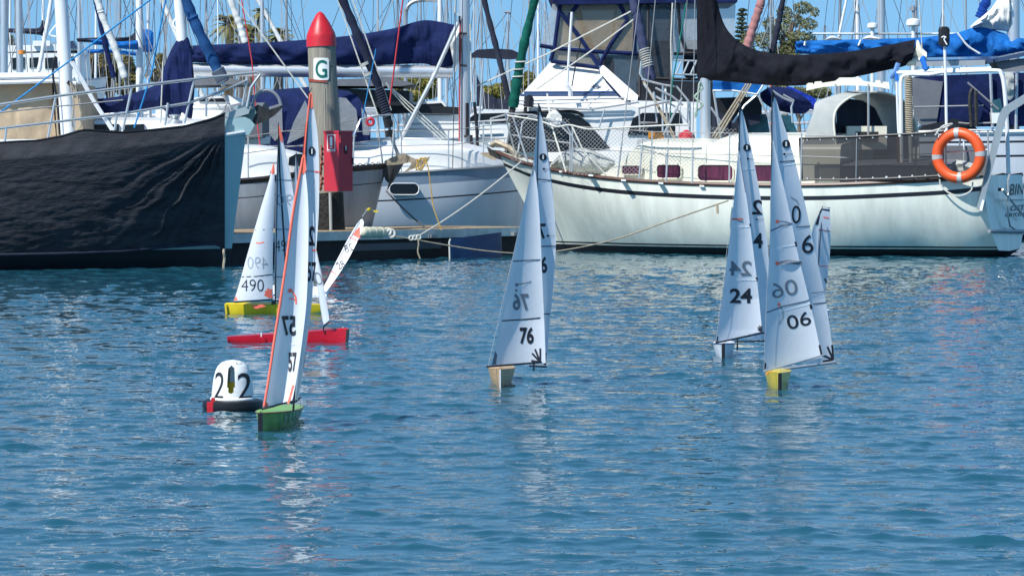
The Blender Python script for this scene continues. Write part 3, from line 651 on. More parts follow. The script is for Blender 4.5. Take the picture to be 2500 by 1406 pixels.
# --- 28, heeled over
def yacht_28():
    Y = 36.8; r = boat_root('model yacht heeled to the right with sail number 28 and red triangle', 775, Y)
    model_hull(r, W(800, 393, Y), (1, -0.4), 0.95, 0.18, 0.09, 0.07, M['whitehull'], M['whitehull'], bumper=None, heel=R(-25))
    L = [(880, 536), (868, 552), (846, 590), (820, 640), (800, 680), (786, 706)]
    Rr = [(884, 534), (888, 545), (880, 572), (856, 622), (828, 668), (796, 713)]
    s = Sail(L, Rr, Y, Y - .10, .01, Y); so = s.build('mainsail', M['sailw'], r)
    marks(s, so, [('poly', [(878, 553), (879, 583), (860, 573)], 'redtape'), ('line', [(853, 579), (873, 588)], 2, 'redtape'), ('text', '28', (841, 596, 861, 614), True, 'ink', -.005, -18), ('text', '28', (823, 638, 841, 656), False, 'ink', .005, -28),
        ('line', [(803, 662), (821, 670)], 2, 'redtape')])
    spar(r, 'mast', W(776, 718, Y + .08), W(884, 528, Y + .08), .005, M['carbon'], .004)
    rig_lines(r, 'forestay', [(W(783, 712, Y - .02), W(878, 540, Y - .01))], .0025, M['carbon'])
    mb = MB(); mb.tube([W(884, 530, Y), W(896, 513, Y)], .004, 6); mb.tube([W(890, 512, Y), W(926, 515, Y)], .003, 6); mb.build('wind_vane', M['steel'], r)
    mb = MB(); mb.lathe([(0.002, -.02), (.02, -.01), (.025, .01), (.002, .02)], W(901, 512, Y), 10); mb.box(W(918, 516, Y), (.05, .01, .02)); mb.build('vane_counterweight', M['yellow'], r)

# --- the one half hidden behind 06
def yacht_hidden():
    Y = 30.5; r = boat_root('model yacht with black-topped sails half hidden behind the yellow 06', 1995, Y)
    model_hull(r, W(1960, 393, Y), (-0.3, -1), 0.98, 0.18, 0.10, 0.08, M['whitehull'], M['whitehull'])
    ml = [(2003, 508), (1996, 540), (1990, 600), (1986, 680), (1982, 740), (1980, 800)]
    mr = [(2026, 508), (2028, 560), (2026, 620), (2021, 670), (2012, 730), (2004, 800)]
    mn = Sail(ml, mr, Y + .3, Y + .5, .03, Y + .3); mo = mn.build('mainsail', M['sailb'], r)
    marks(mn, mo, [('line', [(1999, 526), (2006, 511), (2026, 514)], 4, 'ink'), ('line', [(2010, 530), (2024, 533)], 3, 'redtape'), ('line', [(1994, 560), (2027, 565)], 2, 'dkred'), ('line', [(2000, 650), (2024, 650)], 2, 'redtape'), ('line', [(2013, 680), (2018, 690)], 4, 'ink')])
    jl = [(1999, 520), (1984, 560), (1975, 620), (1965, 700), (1958, 800)]
    jr = [(2001, 520), (1998, 570), (1996, 640), (1994, 720), (1992, 800)]
    jb = Sail(jl, jr, Y, Y + .2, .03, Y + .25); jo = jb.build('jib', M['sailb'], r)
    marks(jb, jo, [('poly', [(1990, 550), (2000, 520), (2002, 530), (1998, 548)], 'ink')])
    spar(r, 'mast', W(1985, 835, Y + .3), W(2008, 503, Y + .32), .006, M['carbon'], .004)
    mb = MB(); mb.tube([W(1999, 520, Y + .3), W(2007, 504, Y + .3), W(2028, 508, Y + .3)], .004, 6); mb.build('head_crane', M['wire'], r)

for f in (yacht_76, yacht_24, yacht_06, yacht_57, yacht_490, yacht_red, yacht_28, yacht_hidden): f()

# ------------------------------------------------------------------ race mark buoy
def race_mark():
    Y = 19.95; c = W(568, 393, Y); px = Y / FPX; z = lambda y: EYE - (y - 393) * px
    r = thing('race_mark_buoy', 'white domed buoy marked 2 twice, floating in a black ring', 'buoy', (c.x, c.y, 0))
    prof = [(0.001, z(878)), (16 * px, z(879.5)), (27 * px, z(884)), (36 * px, z(893)), (42 * px, z(905)), (47 * px, z(925)), (50 * px, z(950)), (52 * px, z(974))]
    Z0, Z1 = z(974), z(878)
    def rad(zz):
        for (a, za), (b, zb) in zip(prof, prof[1:]):
            if zb <= zz <= za: return a + (b - a) * (za - zz) / max(za - zb, 1e-6)
        return prof[-1][0]
    # shell with a real slot cut through at the front: faces left out inside the slot
    mb = MB(); n = 96; rows = 40; zs = [Z1 - (Z1 - Z0) * i / rows for i in range(rows + 1)]
    for i in range(rows):
        for j in range(n):
            a0, a1 = 2 * math.pi * j / n, 2 * math.pi * (j + 1) / n; am = (a0 + a1) / 2; zm = (zs[i] + zs[i + 1]) / 2
            d = (am + math.pi / 2 + math.pi) % (2 * math.pi) - math.pi
            x = rad(zm) * math.sin(d); slot = abs(x) < 8.0 * px * math.sqrt(max(0, min(1, (zm - z(957)) / (7 * px), (z(891) - zm) / (7 * px))))
            if slot: continue
            mb.add([c.xy.to_3d() + Vector((rad(q) * math.cos(a), rad(q) * math.sin(a), q)) for a, q in ((a0, zs[i]), (a1, zs[i]), (a1, zs[i + 1]), (a0, zs[i + 1]))], [(0, 1, 2, 3)])
    mb.build('dome', M['signw'], r, weld=True)
    mb = MB(); mb.tube([Vector((c.x, c.y, z(974))), Vector((c.x, c.y, z(931)))], 20 * px, 20); mb.build('inner_float', M['yellow'], r)
    mb = MB(); mb.tube([Vector((c.x - .005, c.y - .03, z(930))), Vector((c.x - .005, c.y - .03, z(893)))], 8 * px, 12); mb.build('inner_bottle', M['vinyl'], r)
    def S(off):
        def fn(x, y):
            zz = z(y); rr = rad(min(max(zz, Z0), Z1)) + off; dx = (x - 568) * px; a = max(-1, min(1, dx / rr))
            return Vector((c.x + rr * math.sin(math.asin(a)), c.y - rr * math.cos(math.asin(a)), zz))
        return fn
    mb = MB(); sl_ = S(.0025)
    text_on(mb, '2', lambda x, y: sl_(x + 5 * (972 - y) / 66, y), (523, 906, 548, 972), False, 0.0); mb.build('painted_number', M['ink'], r, smooth=False); mb = MB(); text_on(mb, '2', sl_, (583, 908, 616, 973), False, 0.0)
    # thin out: the hand-painted strokes
    mb.build('painted_number', M['ink'], r, smooth=False)
    mb = MB()
    for cx, cy in ((552, 884.5), (585, 884.5)):
        q = [S(.0015)(cx + 7 * math.cos(t), cy + 3.6 * math.sin(t)) for t in [2 * math.pi * k / 16 for k in range(16)]]
        mb.add(q, [tuple(range(16))])
    mb.build('lifting_hole', M['ghost'], r, smooth=False)
    mb = MB(); mb.lathe([(44 * px, z(975)), (64 * px, z(974)), (73 * px, z(978)), (74 * px, z(990)), (71 * px, z(1000)), (60 * px, -.04), (30 * px, -.04)], (c.x, c.y, 0), 48); mb.build('float_ring', M['blackp'], r)
    mb = MB(); mb.lathe([(52 * px, z(968)), (55 * px, z(971)), (55 * px, z(976)), (50 * px, z(976))], (c.x, c.y, 0), 48); mb.build('base_flange', M['signw'], r)
    mb = MB()
    b = Vector((c.x - 50 * px, c.y - 55 * px, z(990))); mb.box(b, (15 * px, 10 * px, 26 * px)); mb.box(b + Vector((7 * px, .01, 17 * px)), (9 * px, 10 * px, 12 * px)); mb.build('red_clip', M['red'], r)
race_mark()
# ------------------------------------------------------------------ tools for the full-size boats
class Fr:
    """a boat's own axes: a runs along the centreline to the right of the photo, n points to the near side"""
    def __init__(s, px, Y, deg):
        s.x0 = (px - 1250) * Y / FPX; s.y0 = Y; s.a = (math.cos(R(deg)), math.sin(R(deg))); s.n = (s.a[1], -s.a[0])
    def s_at(s, px, off):
        k = (px - 1250) / FPX
        return (k * (s.y0 + s.n[1] * off) - (s.x0 + s.n[0] * off)) / (s.a[0] - k * s.a[1])
    def loc(s, t, off, z): return Vector((s.x0 + s.a[0] * t + s.n[0] * off, s.y0 + s.a[1] * t + s.n[1] * off, z))
    def pt(s, px, py, off):
        p = s.loc(s.s_at(px, off), off, 0); return Vector((p.x, p.y, EYE - (py - 393) * p.y / FPX))
    def on_s(s, px, py, t):
        k = (px - 1250) / FPX; Y = (t + s.x0 * s.a[0] + s.y0 * s.a[1]) / (k * s.a[0] + s.a[1]); return W(px, py, Y)

def crom(rows, n):
    """smooth rows of numbers through the control rows"""
    A = np.array(rows, float); A = np.vstack([2 * A[0] - A[1], A, 2 * A[-1] - A[-2]]); out = []; k = len(rows) - 1
    for i in range(1, len(A) - 2):
        for j in range(n):
            t = j / n; a, b, c, d = A[i - 1], A[i], A[i + 1], A[i + 2]
            out.append(.5 * (2 * b + (c - a) * t + (2 * a - 5 * b + 4 * c - d) * t * t + (3 * b - a - 3 * c + d) * t ** 3))
    out.append(A[-2]); return out

def big_hull(root, fr, st, bands, mats, boot=(), sub=5, rail=None, railr=0.03, deckm=None, name='hull'):
    """st rows: px, py of the near sheer, half beam, keel shift along the boat, keel z, keel fullness, curve power.
    bands: (drop below sheer, material index below it); boot: (z, material index below it)"""
    ST = crom(st, sub); secs = []; mi = []; top = []; nz = 12
    for px, py, hb, sh, zk, fw, pw in ST:
        hb = max(hb, .02); p = fr.pt(px, py, hb); zs = p.z; s0 = fr.s_at(px, hb); zl = [zs - d for d, _ in bands]; z1 = zl[-1]; z2 = boot[0][0] if boot else zk
        mids = [z1 + (z2 - z1) * i / nz for i in range(1, nz)]
        zz = zl + mids + [max(z, zk) for z, _ in boot] + [zk]
        mi = [m for _, m in bands] + [bands[-1][1]] * len(mids) + [m for _, m in boot]
        near = []; 
        for z in zz:
            z = max(z, zk) if z < zs else z
            t = min(max((zs - z) / max(zs - zk, .01), 0), 1); near.append((s0 + sh * t, hb * (1 - (1 - fw) * t ** pw), z))
        secs.append([fr.loc(a, o, z) for a, o, z in near] + [fr.loc(s0 + sh, 0, zk - .02)] + [fr.loc(a, -o, z) for a, o, z in near[::-1]])
        top.append((s0, hb, zs))
    k = len(mi); mf = lambda i, j: (mi[j] if j < k - 0 and j < len(mi) else (mi[-1] if j in (k, k + 1) else mi[min(max(2 * k + 1 - j, 0), k - 1)]))
    mb = MB(); mb.loft(secs, mf, closed=False, caps=False)
    for q in (secs[0], secs[-1]): mb.add(q, [tuple(range(len(q)))], bands[0][1])
    h = mb.build(name, mats, root, angle=35)
    if deckm:
        d = MB(); d.loft([[fr.loc(a, o * .97, z - .03), fr.loc(a, 0, z + .03), fr.loc(a, -o * .97, z - .03)] for a, o, z in top], closed=False, caps=False); d.build('deck', deckm, root)
    if rail:
        for sg in (1, -1):
            b = MB(); b.tube([fr.loc(a, o * sg, z) for a, o, z in top], railr, 6); b.build('toe_rail', rail, root)
    return top

def house(root, fr, st, m, name='cabin', sub=4, crown=.06, tuck=.86):
    """cabin trunk: rows px, py bottom, py top, half width"""
    secs = []
    for px, yb, yt, hb in crom(st, sub):
        hb = max(hb, .02); b = fr.pt(px, yb, hb); t = fr.pt(px, min(yt, yb), hb); s0 = fr.s_at(px, hb); zb, zt = b.z, t.z; r = min(.10, (zt - zb) * .4)
        q = [(hb, zb), (hb * .985, zb + (zt - zb) * .5), (hb * .97, zt - r), (hb * .955, zt - r * .45), (hb * .92, zt - r * .1), (hb * tuck, zt), (hb * .45, zt + crown * .8), (0, zt + crown)]
        secs.append([fr.loc(s0, o, z) for o, z in q] + [fr.loc(s0, -o, z) for o, z in q[-2::-1]])
    mb = MB(); mb.loft(secs, closed=True); return mb.build(name, m, root, angle=50)

def rrect(x0, y0, x1, y1, r, n=4, sl=0.0):
    P = []
    for cx, cy, a in ((x1 - r, y0 + r, -90), (x1 - r, y1 - r, 0), (x0 + r, y1 - r, 90), (x0 + r, y0 + r, 180)):
        for i in range(n + 1):
            t = R(a + 90 * i / n); x, y = cx + r * math.cos(t), cy + r * math.sin(t); P.append((x + sl * (y1 - y) / (y1 - y0), y))
    return P

def panel(root, name, fn, pts, m, th=(0, .02, 0)):
    mb = MB(); mb.plate([fn(*p) for p in pts], th); return mb.build(name, m, root, angle=30)

def drape(root, name, fn, rows, thick, m, wr=.02, n=14, seed=1, low=.5):
    """cloth bundle: rows x_top, y_top, x_bottom, y_bottom; fn(px, py) gives the centre plane"""
    rr = crom(rows, n); secs = []; rng = random.Random(seed); ph = [rng.uniform(0, 6.3) for _ in range(8)]; K = 30
    for i, (xt, yt, xb, yb) in enumerate(rr):
        q = []
        for j in range(K):
            a = 2 * math.pi * j / K; u = .5 - .5 * math.cos(a); side = math.sin(a)
            px, py = xt + (xb - xt) * u, yt + (yb - yt) * u
            w = wr * (math.sin(px * .055 + u * 5 + ph[0]) + .7 * math.sin(px * .021 - u * 7 + ph[1]) + .5 * math.sin(px * .13 + u * 3 + ph[2]) + .4 * math.sin(px * .09 - u * 13 + ph[3]))
            nz = mnoise.noise(Vector((px * .035 + u * 1.5 + ph[4], u * 3.2 - px * .012, seed))); n2 = mnoise.noise(Vector((px * .09 - u * 3, u * 5 + px * .02, seed + 5)))
            w = min(max(.8 * w + wr * .8 * ((.5 - abs(nz) * 3.0) + .5 * (.3 - abs(n2) * 2.2)), -.35 * thick), .8 * thick)
            q.append(fn(px, py) + Vector((0, -1, 0)) * (side * thick * (1 - .35 * u * low) + (w if side > 0 else -w) * abs(side)))
        secs.append(q)
    mb = MB(); mb.loft(secs); return mb.build(name, m, root, angle=70)

def furled(root, name, pts, r, m, wrap=None, wm=None, turns=12, r2=None):
    """a furled sail on its stay, with lashings round it"""
    P = smooth_path(pts, 10); n = len(P); mb = MB(); rng = random.Random(len(name) + n)
    mb.tube(P, [((r2 or r) + (r - (r2 or r)) * i / n) * (1 + .10 * math.sin(i * 1.7) + .05 * math.sin(i * .6)) for i in range(n)], 10)
    o = mb.build(name, m, root)
    if wrap:
        h = MB(); a, b = P[wrap[0] * (n - 1) // 100], P[wrap[1] * (n - 1) // 100]; d = (b - a); t = d.normalized(); u = t.orthogonal().normalized(); v = t.cross(u); q = []
        for i in range(turns * 12 + 1):
            k = i / (turns * 12); g = 2 * math.pi * k * turns; rr = ((r2 or r) + (r - (r2 or r)) * (wrap[0] + (wrap[1] - wrap[0]) * k) / 100) * 1.12
            q.append(a + d * k + (u * math.cos(g) + v * math.sin(g)) * rr)
        h.tube(q, .012, 4); h.build('sail_lashing', wm or M['rope'], o)
    return o

def tubes(root, name, fn, paths, r, m, n=6, curve=False, label=None):
    """one part: bent tubes that are welded together (rails, frames)"""
    mb = MB()
    for p in paths:
        q = [fn(*x) for x in p]; q = smooth_path(q, 5) if curve and len(q) > 2 else q; mb.tube(q, r, n)
    return mb.build(name, m, root)

def each(root, name, fn, paths, r, m, n=5):
    for p in paths: tubes(root, name, fn, [p], r, m, n)

# ------------------------------------------------------------------ the cream yacht with the black sail cover (right)
def cream_yacht():
    fr = Fr(1800, 53.8, -24)
    o = fr.loc(0, 0, 0)
    r = thing('sailing_yacht', 'cream sailing yacht with black stripe, black boom cover and purple windows', 'yacht', (o.x, o.y, 0))
    st = [(1214, 372, .03, .95, -.05, .3, .9), (1252, 388, .32, .85, -.15, .15, 1.0), (1290, 401, .55, .70, -.30, .12, 1.2), (1400, 424, .98, .40, -.45, .15, 1.6), (1550, 441, 1.30, .15, -.5, .25, 2.2),
          (1780, 451, 1.48, 0, -.5, .35, 2.8), (2000, 452, 1.48, 0, -.5, .32, 2.6), (2200, 444, 1.34, 0, -.38, .25, 2.2), (2320, 437, 1.22, -.02, -.28, .4, 2.4), (2400, 428, 1.08, .10, .10, .55, 3.0)]
    mats = [M['ehull'], M['darkstripe'], M['antifoul']]
    top = big_hull(r, fr, st, [(0, 0), (.165, 1), (.23, 0)], mats, boot=[(.16, 1), (.135, 0), (.115, 2)], rail=M['teak'], railr=.035, deckm=M['gelwarm'])
    S_END = fr.s_at(2398, 1.06)
    near = lambda x, y: fr.pt(x, y, 1.02)
    # cabin trunk with windows
    house(r, fr, [(1462, 432, 428, .75), (1490, 438, 408, .92), (1520, 440, 384, 1.0), (1556, 445, 352, 1.04), (1600, 450, 346, 1.06), (1800, 458, 350, 1.08), (1960, 458, 352, 1.08), (2050, 455, 352, 1.08)], M['gelwarm'])
    house(r, fr, [(1730, 372, 350, .8), (1762, 360, 336, .86), (1800, 356, 333, .86), (1960, 356, 332, .86), (2040, 356, 334, .86)], M['gelwarm'], 'coachroof')
    sd = lambda x, y: fr.pt(x, y, 1.085)
    for i, b in enumerate([(1518, 404, 1567, 427, 6), (1603, 402, 1663, 436, 8)]):
        w = panel(r, 'window', sd, rrect(*b), M['purple'], (-.003, .03, 0))
        tubes(w, 'window_frame', lambda x, y: fr.pt(x, y, 1.10), [rrect(*b) + [rrect(*b)[0]]], .010, M['gelwarm'], 5)
    for b in ((1703, 402, 1790, 443, 12, 4, 5), (1830, 402, 1925, 444, 12)):
        b = b[:5]
        w = panel(r, 'window', sd, rrect(*b), M['purple'], (-.003, .03, 0))
        tubes(w, 'window_frame', lambda x, y: fr.pt(x, y, 1.10), [rrect(*b) + [rrect(*b)[0]]], .010, M['gelwarm'], 5)
    tubes(r, 'handrail', lambda x, y: fr.pt(x, y, .93), [[(1572, 361), (1770, 362)], [(1572, 368), (1574, 358)], [(1770, 368), (1768, 360)]], .045, M['teak'], 6)
    panel(r, 'foredeck_hatch', lambda x, y: fr.pt(x, y, .3), rrect(1558, 340, 1592, 358, 6), M['steel'], (0, .5, 0))
    # bundled cover on the foredeck
    drape(r, 'foredeck_bundle', lambda x, y: fr.pt(x, y, .45), [(1345, 398, 1345, 412), (1375, 372, 1375, 420), (1410, 362, 1410, 425), (1440, 366, 1440, 430), (1470, 378, 1475, 432), (1500, 392, 1500, 430)], .35, M['greyc'], .05, seed=4)
    for b in ((1370, 417), (1442, 426), (1522, 438), (1613, 445), (1713, 452)):
        panel(r, 'deck_drain', lambda x, y: fr.pt(x, y, 1.5 if x > 1500 else 1.33 if x > 1430 else 1.12 if x > 1380 else .93), [(b[0] - 5, b[1]), (b[0] + 6, b[1] + 1), (b[0] + 6, b[1] + 5), (b[0] - 5, b[1] + 4)], M['signw'], (0, .3, 0))
    # mast, boom cover
    mc = lambda x, y: fr.pt(x, y, 0)
    spar(r, 'mast', mc(1722, 352), mc(1716, -1300), .085, M['alu'], .075, 14)
    cover = drape(r, 'boom_cover', mc, [(1714, -420, 1702, -380), (1722, -200, 1701, -180), (1738, -60, 1701, 40), (1757, 28, 1702, 130), (1775, 72, 1704, 193), (1806, 103, 1740, 197), (1850, 124, 1800, 202), (1924, 134, 1900, 210), (2000, 132, 1985, 207),
                                  (2084, 125, 2080, 190), (2160, 112, 2150, 175), (2220, 100, 2205, 163), (2234, 97, 2224, 152)], .17, M['black'], .045, seed=3)
    spar(r, 'boom', mc(2215, 152), mc(2262, 148), .065, M['gelwarm'], .06)
    tubes(r, 'topping_line', mc, [[(2252, 130), (2240, -60), (2100, -1000)]], .008, M['rope'], 4)
    drape(r, 'boom_end_sail', mc, [(2232, 120, 2230, 140), (2240, 98, 2238, 150), (2252, 118, 2250, 152), (2262, 128, 2260, 150)], .08, M['gelwarm'], .01, seed=9)
    for k in (0, 1):
        spar(r, 'spreader', mc(1719, -500), fr.pt(1719, -508, 1.1 if k else -1.1), .03, M['aluw'])
    # standing rigging
    ch = lambda x, y, of: fr.pt(x, y, of)
    topm = mc(1716, -1280)
    for a in ((1508, 432, 1.15), (1560, 440, 1.3), (1626, 446, 1.4), (1690, 449, 1.45)):
        mb = MB(); p = ch(*a); mb.tube([p, topm.lerp(p, .0)], .007, 4); mb.build('shroud', M['wire'], r, smooth=False)
        mb = MB(); d = (topm - p).normalized(); mb.tube([p, p + d * .55], .016, 6); mb.build('turnbuckle', M['steel'], r)
    mb = MB(); mb.tube([mc(1708, -480), mc(1650, 442)], .006, 4); mb.build('inner_stay', M['wire'], r, smooth=False)
    # furled headsail in a green cover, leaning up from the stem to the mast
    furled(r, 'furled_headsail', [mc(1252, 262), mc(1275, 130), mc(1313, -30), mc(1480, -700)], .06, M['green'], (17, 30), M['rope'], 3, r2=.085)
    tubes(r, 'forestay_drum', mc, [[(1252, 262), (1246, 300)]], .05, M['grimy'], 8)
    tubes(r, 'forestay', mc, [[(1252, 270), (1232, 380)]], .012, M['wire'], 5)
    # pulpit, stanchions and lifelines
    pul = [[(1262, 392, .1), (1236, 292, .35), (1232, 277, .4), (1300, 281, .5), (1360, 298, .95), (1392, 330, 1.0), (1392, 420, 1.0)], [(1262, 392, -.1), (1275, 300, -.35), (1290, 285, -.5), (1380, 300, -.95), (1440, 420, -1.0)],
           [(1250, 330, .2), (1310, 340, .5), (1392, 350, 1.0)], [(1290, 400, .45), (1252, 285, .4)]]
    tubes(r, 'pulpit', ch, pul, .014, M['steel'], 6)
    for x, yt, yb, of in ((1396, 308, 420, 1.0), (1590, 320, 442, 1.36), (1780, 325, 450, 1.45), (1955, 325, 452, 1.45), (2090, 325, 449, 1.42), (2235, 322, 442, 1.3)):
        each(r, 'stanchion', ch, [[(x, yb, of), (x + 2, yt, of)]], .013, M['steel'])
    L1 = [(1396, 308, 1.0), (1592, 322, 1.36), (1782, 326, 1.45), (1957, 330, 1.45), (2092, 334, 1.42), (2300, 322, 1.28)]; L2 = [(x, y + 52, f) for x, y, f in L1]
    each(r, 'lifeline', ch, [L1, L2], .006, M['wire'])
    # safety netting: one mesh of thin cord
    for x0, x1, yt, yb, of in ((1240, 1392, 290, 395, .8), (1392, 1590, 312, 425, 1.2), (1592, 1700, 325, 392, 1.35), (1735, 1800, 312, 350, 1.38)):
        mb = MB(); d = 10; n = int((x1 - x0) / d)
        for i in range(-12, n + 12):
            for sg in (1, -1):
                q = []
                for j in range(13):
                    y = j / 12; x = x0 + i * d + sg * y * (yb - yt)
                    if x0 <= x <= x1: q.append(ch(x, yt + (yb - yt) * y + 3 * math.sin(x * .05), of))
                    else:
                        if len(q) > 1: mb.tube(q, .0027, 3)
                        q = []
                if len(q) > 1: mb.tube(q, .0027, 3)
        mb.build('safety_net', M['net'], r, smooth=False)
    tubes(r, 'net_edge_rope', ch, [[(1240, 283, .5), (1300, 292, .8), (1330, 300, .9), (1360, 310, .95), (1392, 306, 1.0), (1440, 316, 1.1), (1520, 312, 1.2), (1560, 310, 1.3), (1640, 306, 1.35), (1680, 305, 1.35)]], .016, M['rope'], 5, True)
    each(r, 'net_edge_rope', ch, [[(1336, 230, 0), (1345, 300, .8), (1382, 420, 1.0)], [(1396, 308, 1.0), (1425, 370, 1.05), (1480, 428, 1.15)]], .014, M['rope'])
    # anchor on its roller
    mb = MB(); P = lambda x, y, o=.05: fr.pt(x, y, o)
    mb.plate([P(1188, 358), P(1202, 366), P(1218, 368), P(1232, 378), P(1228, 392), P(1212, 388), P(1195, 378)], (0, .16, 0)); mb.build('anchor_roller', M['grimy'], r)
    mb = MB(); mb.plate([P(1170, 374), P(1192, 372), P(1206, 378), P(1212, 393), P(1200, 390), P(1186, 384)], (0, .08, 0)); mb.tube([P(1200, 356), P(1212, 348), P(1245, 362), P(1268, 385)], .05, 6); mb.build('anchor', M['galv'], r)
    tubes(r, 'stemhead_lashing', P, [[(1203, 350), (1215, 345), (1222, 352), (1212, 358)]], .02, M['tan'], 6, True)
    # dodger (grey canvas hood) with its hatchway
    rear = [(2052, 430, .95), (2040, 345, .95), (2036, 290, .93), (2046, 262, .8), (2075, 239, .5), (2110, 228, .1), (2150, 226, -.25), (2190, 237, -.6), (2220, 262, -.85), (2236, 300, -.95), (2242, 345, -.95), (2242, 430, -.95)]
    midd = [(2000, 432, .98), (2000, 345, .98), (2006, 280, .95), (2014, 252, .82), (2038, 234, .5), (2068, 224, .1), (2100, 222, -.25), (2135, 232, -.6), (2165, 258, -.85), (2185, 300, -.95), (2190, 345, -.95), (2190, 430, -.95)]
    frnt = [(1952, 436, .98), (1962, 345, .98), (1984, 280, .9), (1990, 252, .8), (2008, 242, .5), (2030, 238, .1), (2050, 236, -.25), (2080, 240, -.6), (2110, 258, -.85), (2130, 300, -.95), (2140, 345, -.95), (2140, 430, -.95)]
    mb = MB(); mb.loft([smooth_path([ch(*q) for q in a], 4) for a in (frnt, midd, rear)], closed=False, caps=False); mb.build('dodger', M['greyc'], r, angle=60)
    tubes(r, 'dodger_edge', ch, [rear], .016, M['gelwarm'], 6, True)
    mb = MB(); q = [ch(x + 26, y + 6, o * .93) for x, y, o in frnt]; mb.add(q, [tuple(range(len(q)))]); mb.build('dodger_window', M['charcoal'], r)
    mb = MB(); cc = ch(2112, 345, 0); mb.box(cc + Vector((0, 0, .05)), (.62, .5, .36)); mb.build('companionway_hood', M['gelwarm'], r)
    panel(r, 'companionway_opening', lambda x, y: ch(x, y, .30), [(2083, 322), (2145, 322), (2145, 345), (2083, 345)], M['blackp'], (0, .02, 0))
    # cockpit coaming and seats seen through the mesh
    house(r, fr, [(2050, 455, 400, 1.1), (2150, 450, 398, 1.1), (2290, 442, 395, 1.0), (2320, 440, 396, .98)], M['greyd'], 'cockpit_coaming')
    # lee cloth along the cockpit
    lc = lambda x, y: ch(x, y, 1.43 if x < 2200 else 1.43 - .13 * (x - 2200) / 120)
    tp = [(1952, 338), (1990, 337), (2070, 335), (2150, 331), (2230, 327), (2305, 321)]; bt = [(1958, 440), (1990, 439), (2070, 439), (2150, 437), (2230, 433), (2305, 429)]
    mb = MB(); mb.loft([[lc(*p) for p in tp], [lc(*p) for p in bt]], closed=False, caps=False); lcl = mb.build('lee_cloth', M['mesh'], r)
    each(lcl, 'cloth_hem', lc, [tp, bt, [tp[0], bt[0]]], .018, M['blackp'], 6)
    for row, dy in ((tp, 3), (bt, -3)):
        for k in range(11):
            x = 1972 + k * 32; y = interp_x(row, x) + dy; p = lc(x, y); mb = MB(); mb.lathe([(.001, -.03), (.018, -.028), (.02, 0), (.001, .0)], p, 8, rot=Matrix.Rotation(R(-90), 3, 'X').inverted()); mb.build('eyelet', M['signw'], lcl)
    # boom crutch, gantry and gear over the cockpit
    g0 = lambda x, y: ch(x, y, .3)
    panel(r, 'boom_crutch', g0, [(1969, 222), (1969, 207), (1974, 203), (1984, 203), (1987, 208), (1990, 200), (2005, 199), (2008, 203), (2040, 198), (2050, 190), (2100, 190), (2108, 198), (2135, 203), (2140, 196), (2148, 197), (2152, 206), (2158, 200), (2170, 201), (2172, 219), (2150, 214), (2110, 210), (2060, 209), (2010, 213), (1985, 218)], M['gelwarm'], (0, .07, 0))
    each(r, 'crutch_leg', g0, [[(2040, 205), (2040, 330)], [(2120, 205), (2120, 330)]], .018, M['steel'])
    gt = lambda x, y: ch(x, y, .9); gf = lambda x, y: ch(x, y, -.9)
    tubes(r, 'gantry', gt, [[(2201, 440), (2199, 240), (2200, 200), (2206, 186), (2225, 182), (2270, 182), (2300, 177), (2350, 175), (2430, 173), (2444, 180), (2452, 215), (2458, 300), (2462, 425)]], .032, M['aluw'], 8, True)
    tubes(r, 'gantry', gt, [[(2190, 178), (2240, 176), (2290, 172), (2420, 168)]], .028, M['aluw'], 8, True)
    tubes(r, 'gantry_crossbar', lambda x, y, of: ch(x, y, of), [[(2420, 171, .9), (2440, 171, -.9)], [(2220, 178, .9), (2240, 178, -.9)]], .025, M['aluw'], 8)
    mb = MB(); P1 = [gt(2216, 182), gt(2220, 260), gt(2225, 420)]; mb.tube(P1, .03, 8); mb.build('coil_pole', M['greyc'], r)
    mb = MB(); q = []
    for i in range(220):
        t = i / 219; c = gt(2217 + 4 * t, 186 + 140 * t); q.append(c + Vector((math.cos(i * .75) * .055, math.sin(i * .75) * .055, 0)))
    mb.tube(q, .013, 4); mb.build('coiled_rope', M['ropet'], r)
    tubes(r, 'hanging_rope', gt, [[(2222, 240), (2230, 280), (2222, 310), (2228, 330)], [(2226, 300), (2224, 345), (2227, 420)]], .012, M['rope'], 5, True)
    mb = MB(); P1 = [gt(2188, 180), gt(2192, 300), gt(2194, 332)]; mb.tube(P1, .018, 6); mb.build('deck_brush_handle', M['aluw'], r)
    mb = MB(); mb.tube([gt(2194, 330), gt(2197, 440)], .035, 8); mb.build('gantry_post', M['teak'], r)
    mb = MB(); mb.tube([gt(2173, 190), gt(2186, 174), gt(2193, 155)], .04, 7); mb.build('deck_brush_head', mat('pale_blue_brush', (.15, .30, .62), .7), r)
    mb = MB(); mb.tube([gt(2188, 178), gt(2190, 198)], .03, 7); mb.build('brush_socket', mat('blue_plastic', (.01, .16, .60), .5), r)
    mb = MB(); mb.tube([gt(2250, 140), gt(2252, 142), gt(2262, 170), gt(2263, 171)], [.03, .05, .05, .03], 12); mb.build('blue_float', mat('blue_plastic', (.01, .16, .60), .5), r)
    # solar panels
    mb = MB(); mb.plate([ch(2240, 148, .9), ch(2425, 144, .9), ch(2440, 138, -.9), ch(2262, 141, -.9)], (0, 0, -.06)); sp = mb.build('solar_panel', M['solar'], r)
    mb = MB(); mb.plate([ch(2238, 151, .93), ch(2405, 147, .93), ch(2405, 160, .93), ch(2236, 163, .93)], (0, .04, 0)); mb.build('panel_frame', M['alud'], sp)
    mb = MB(); mb.plate([ch(2405, 158, .8), ch(2520, 134, .8), ch(2520, 124, .8), ch(2406, 148, .8)], (0, .9, .02)); sp = mb.build('solar_panel', M['solar'], r)
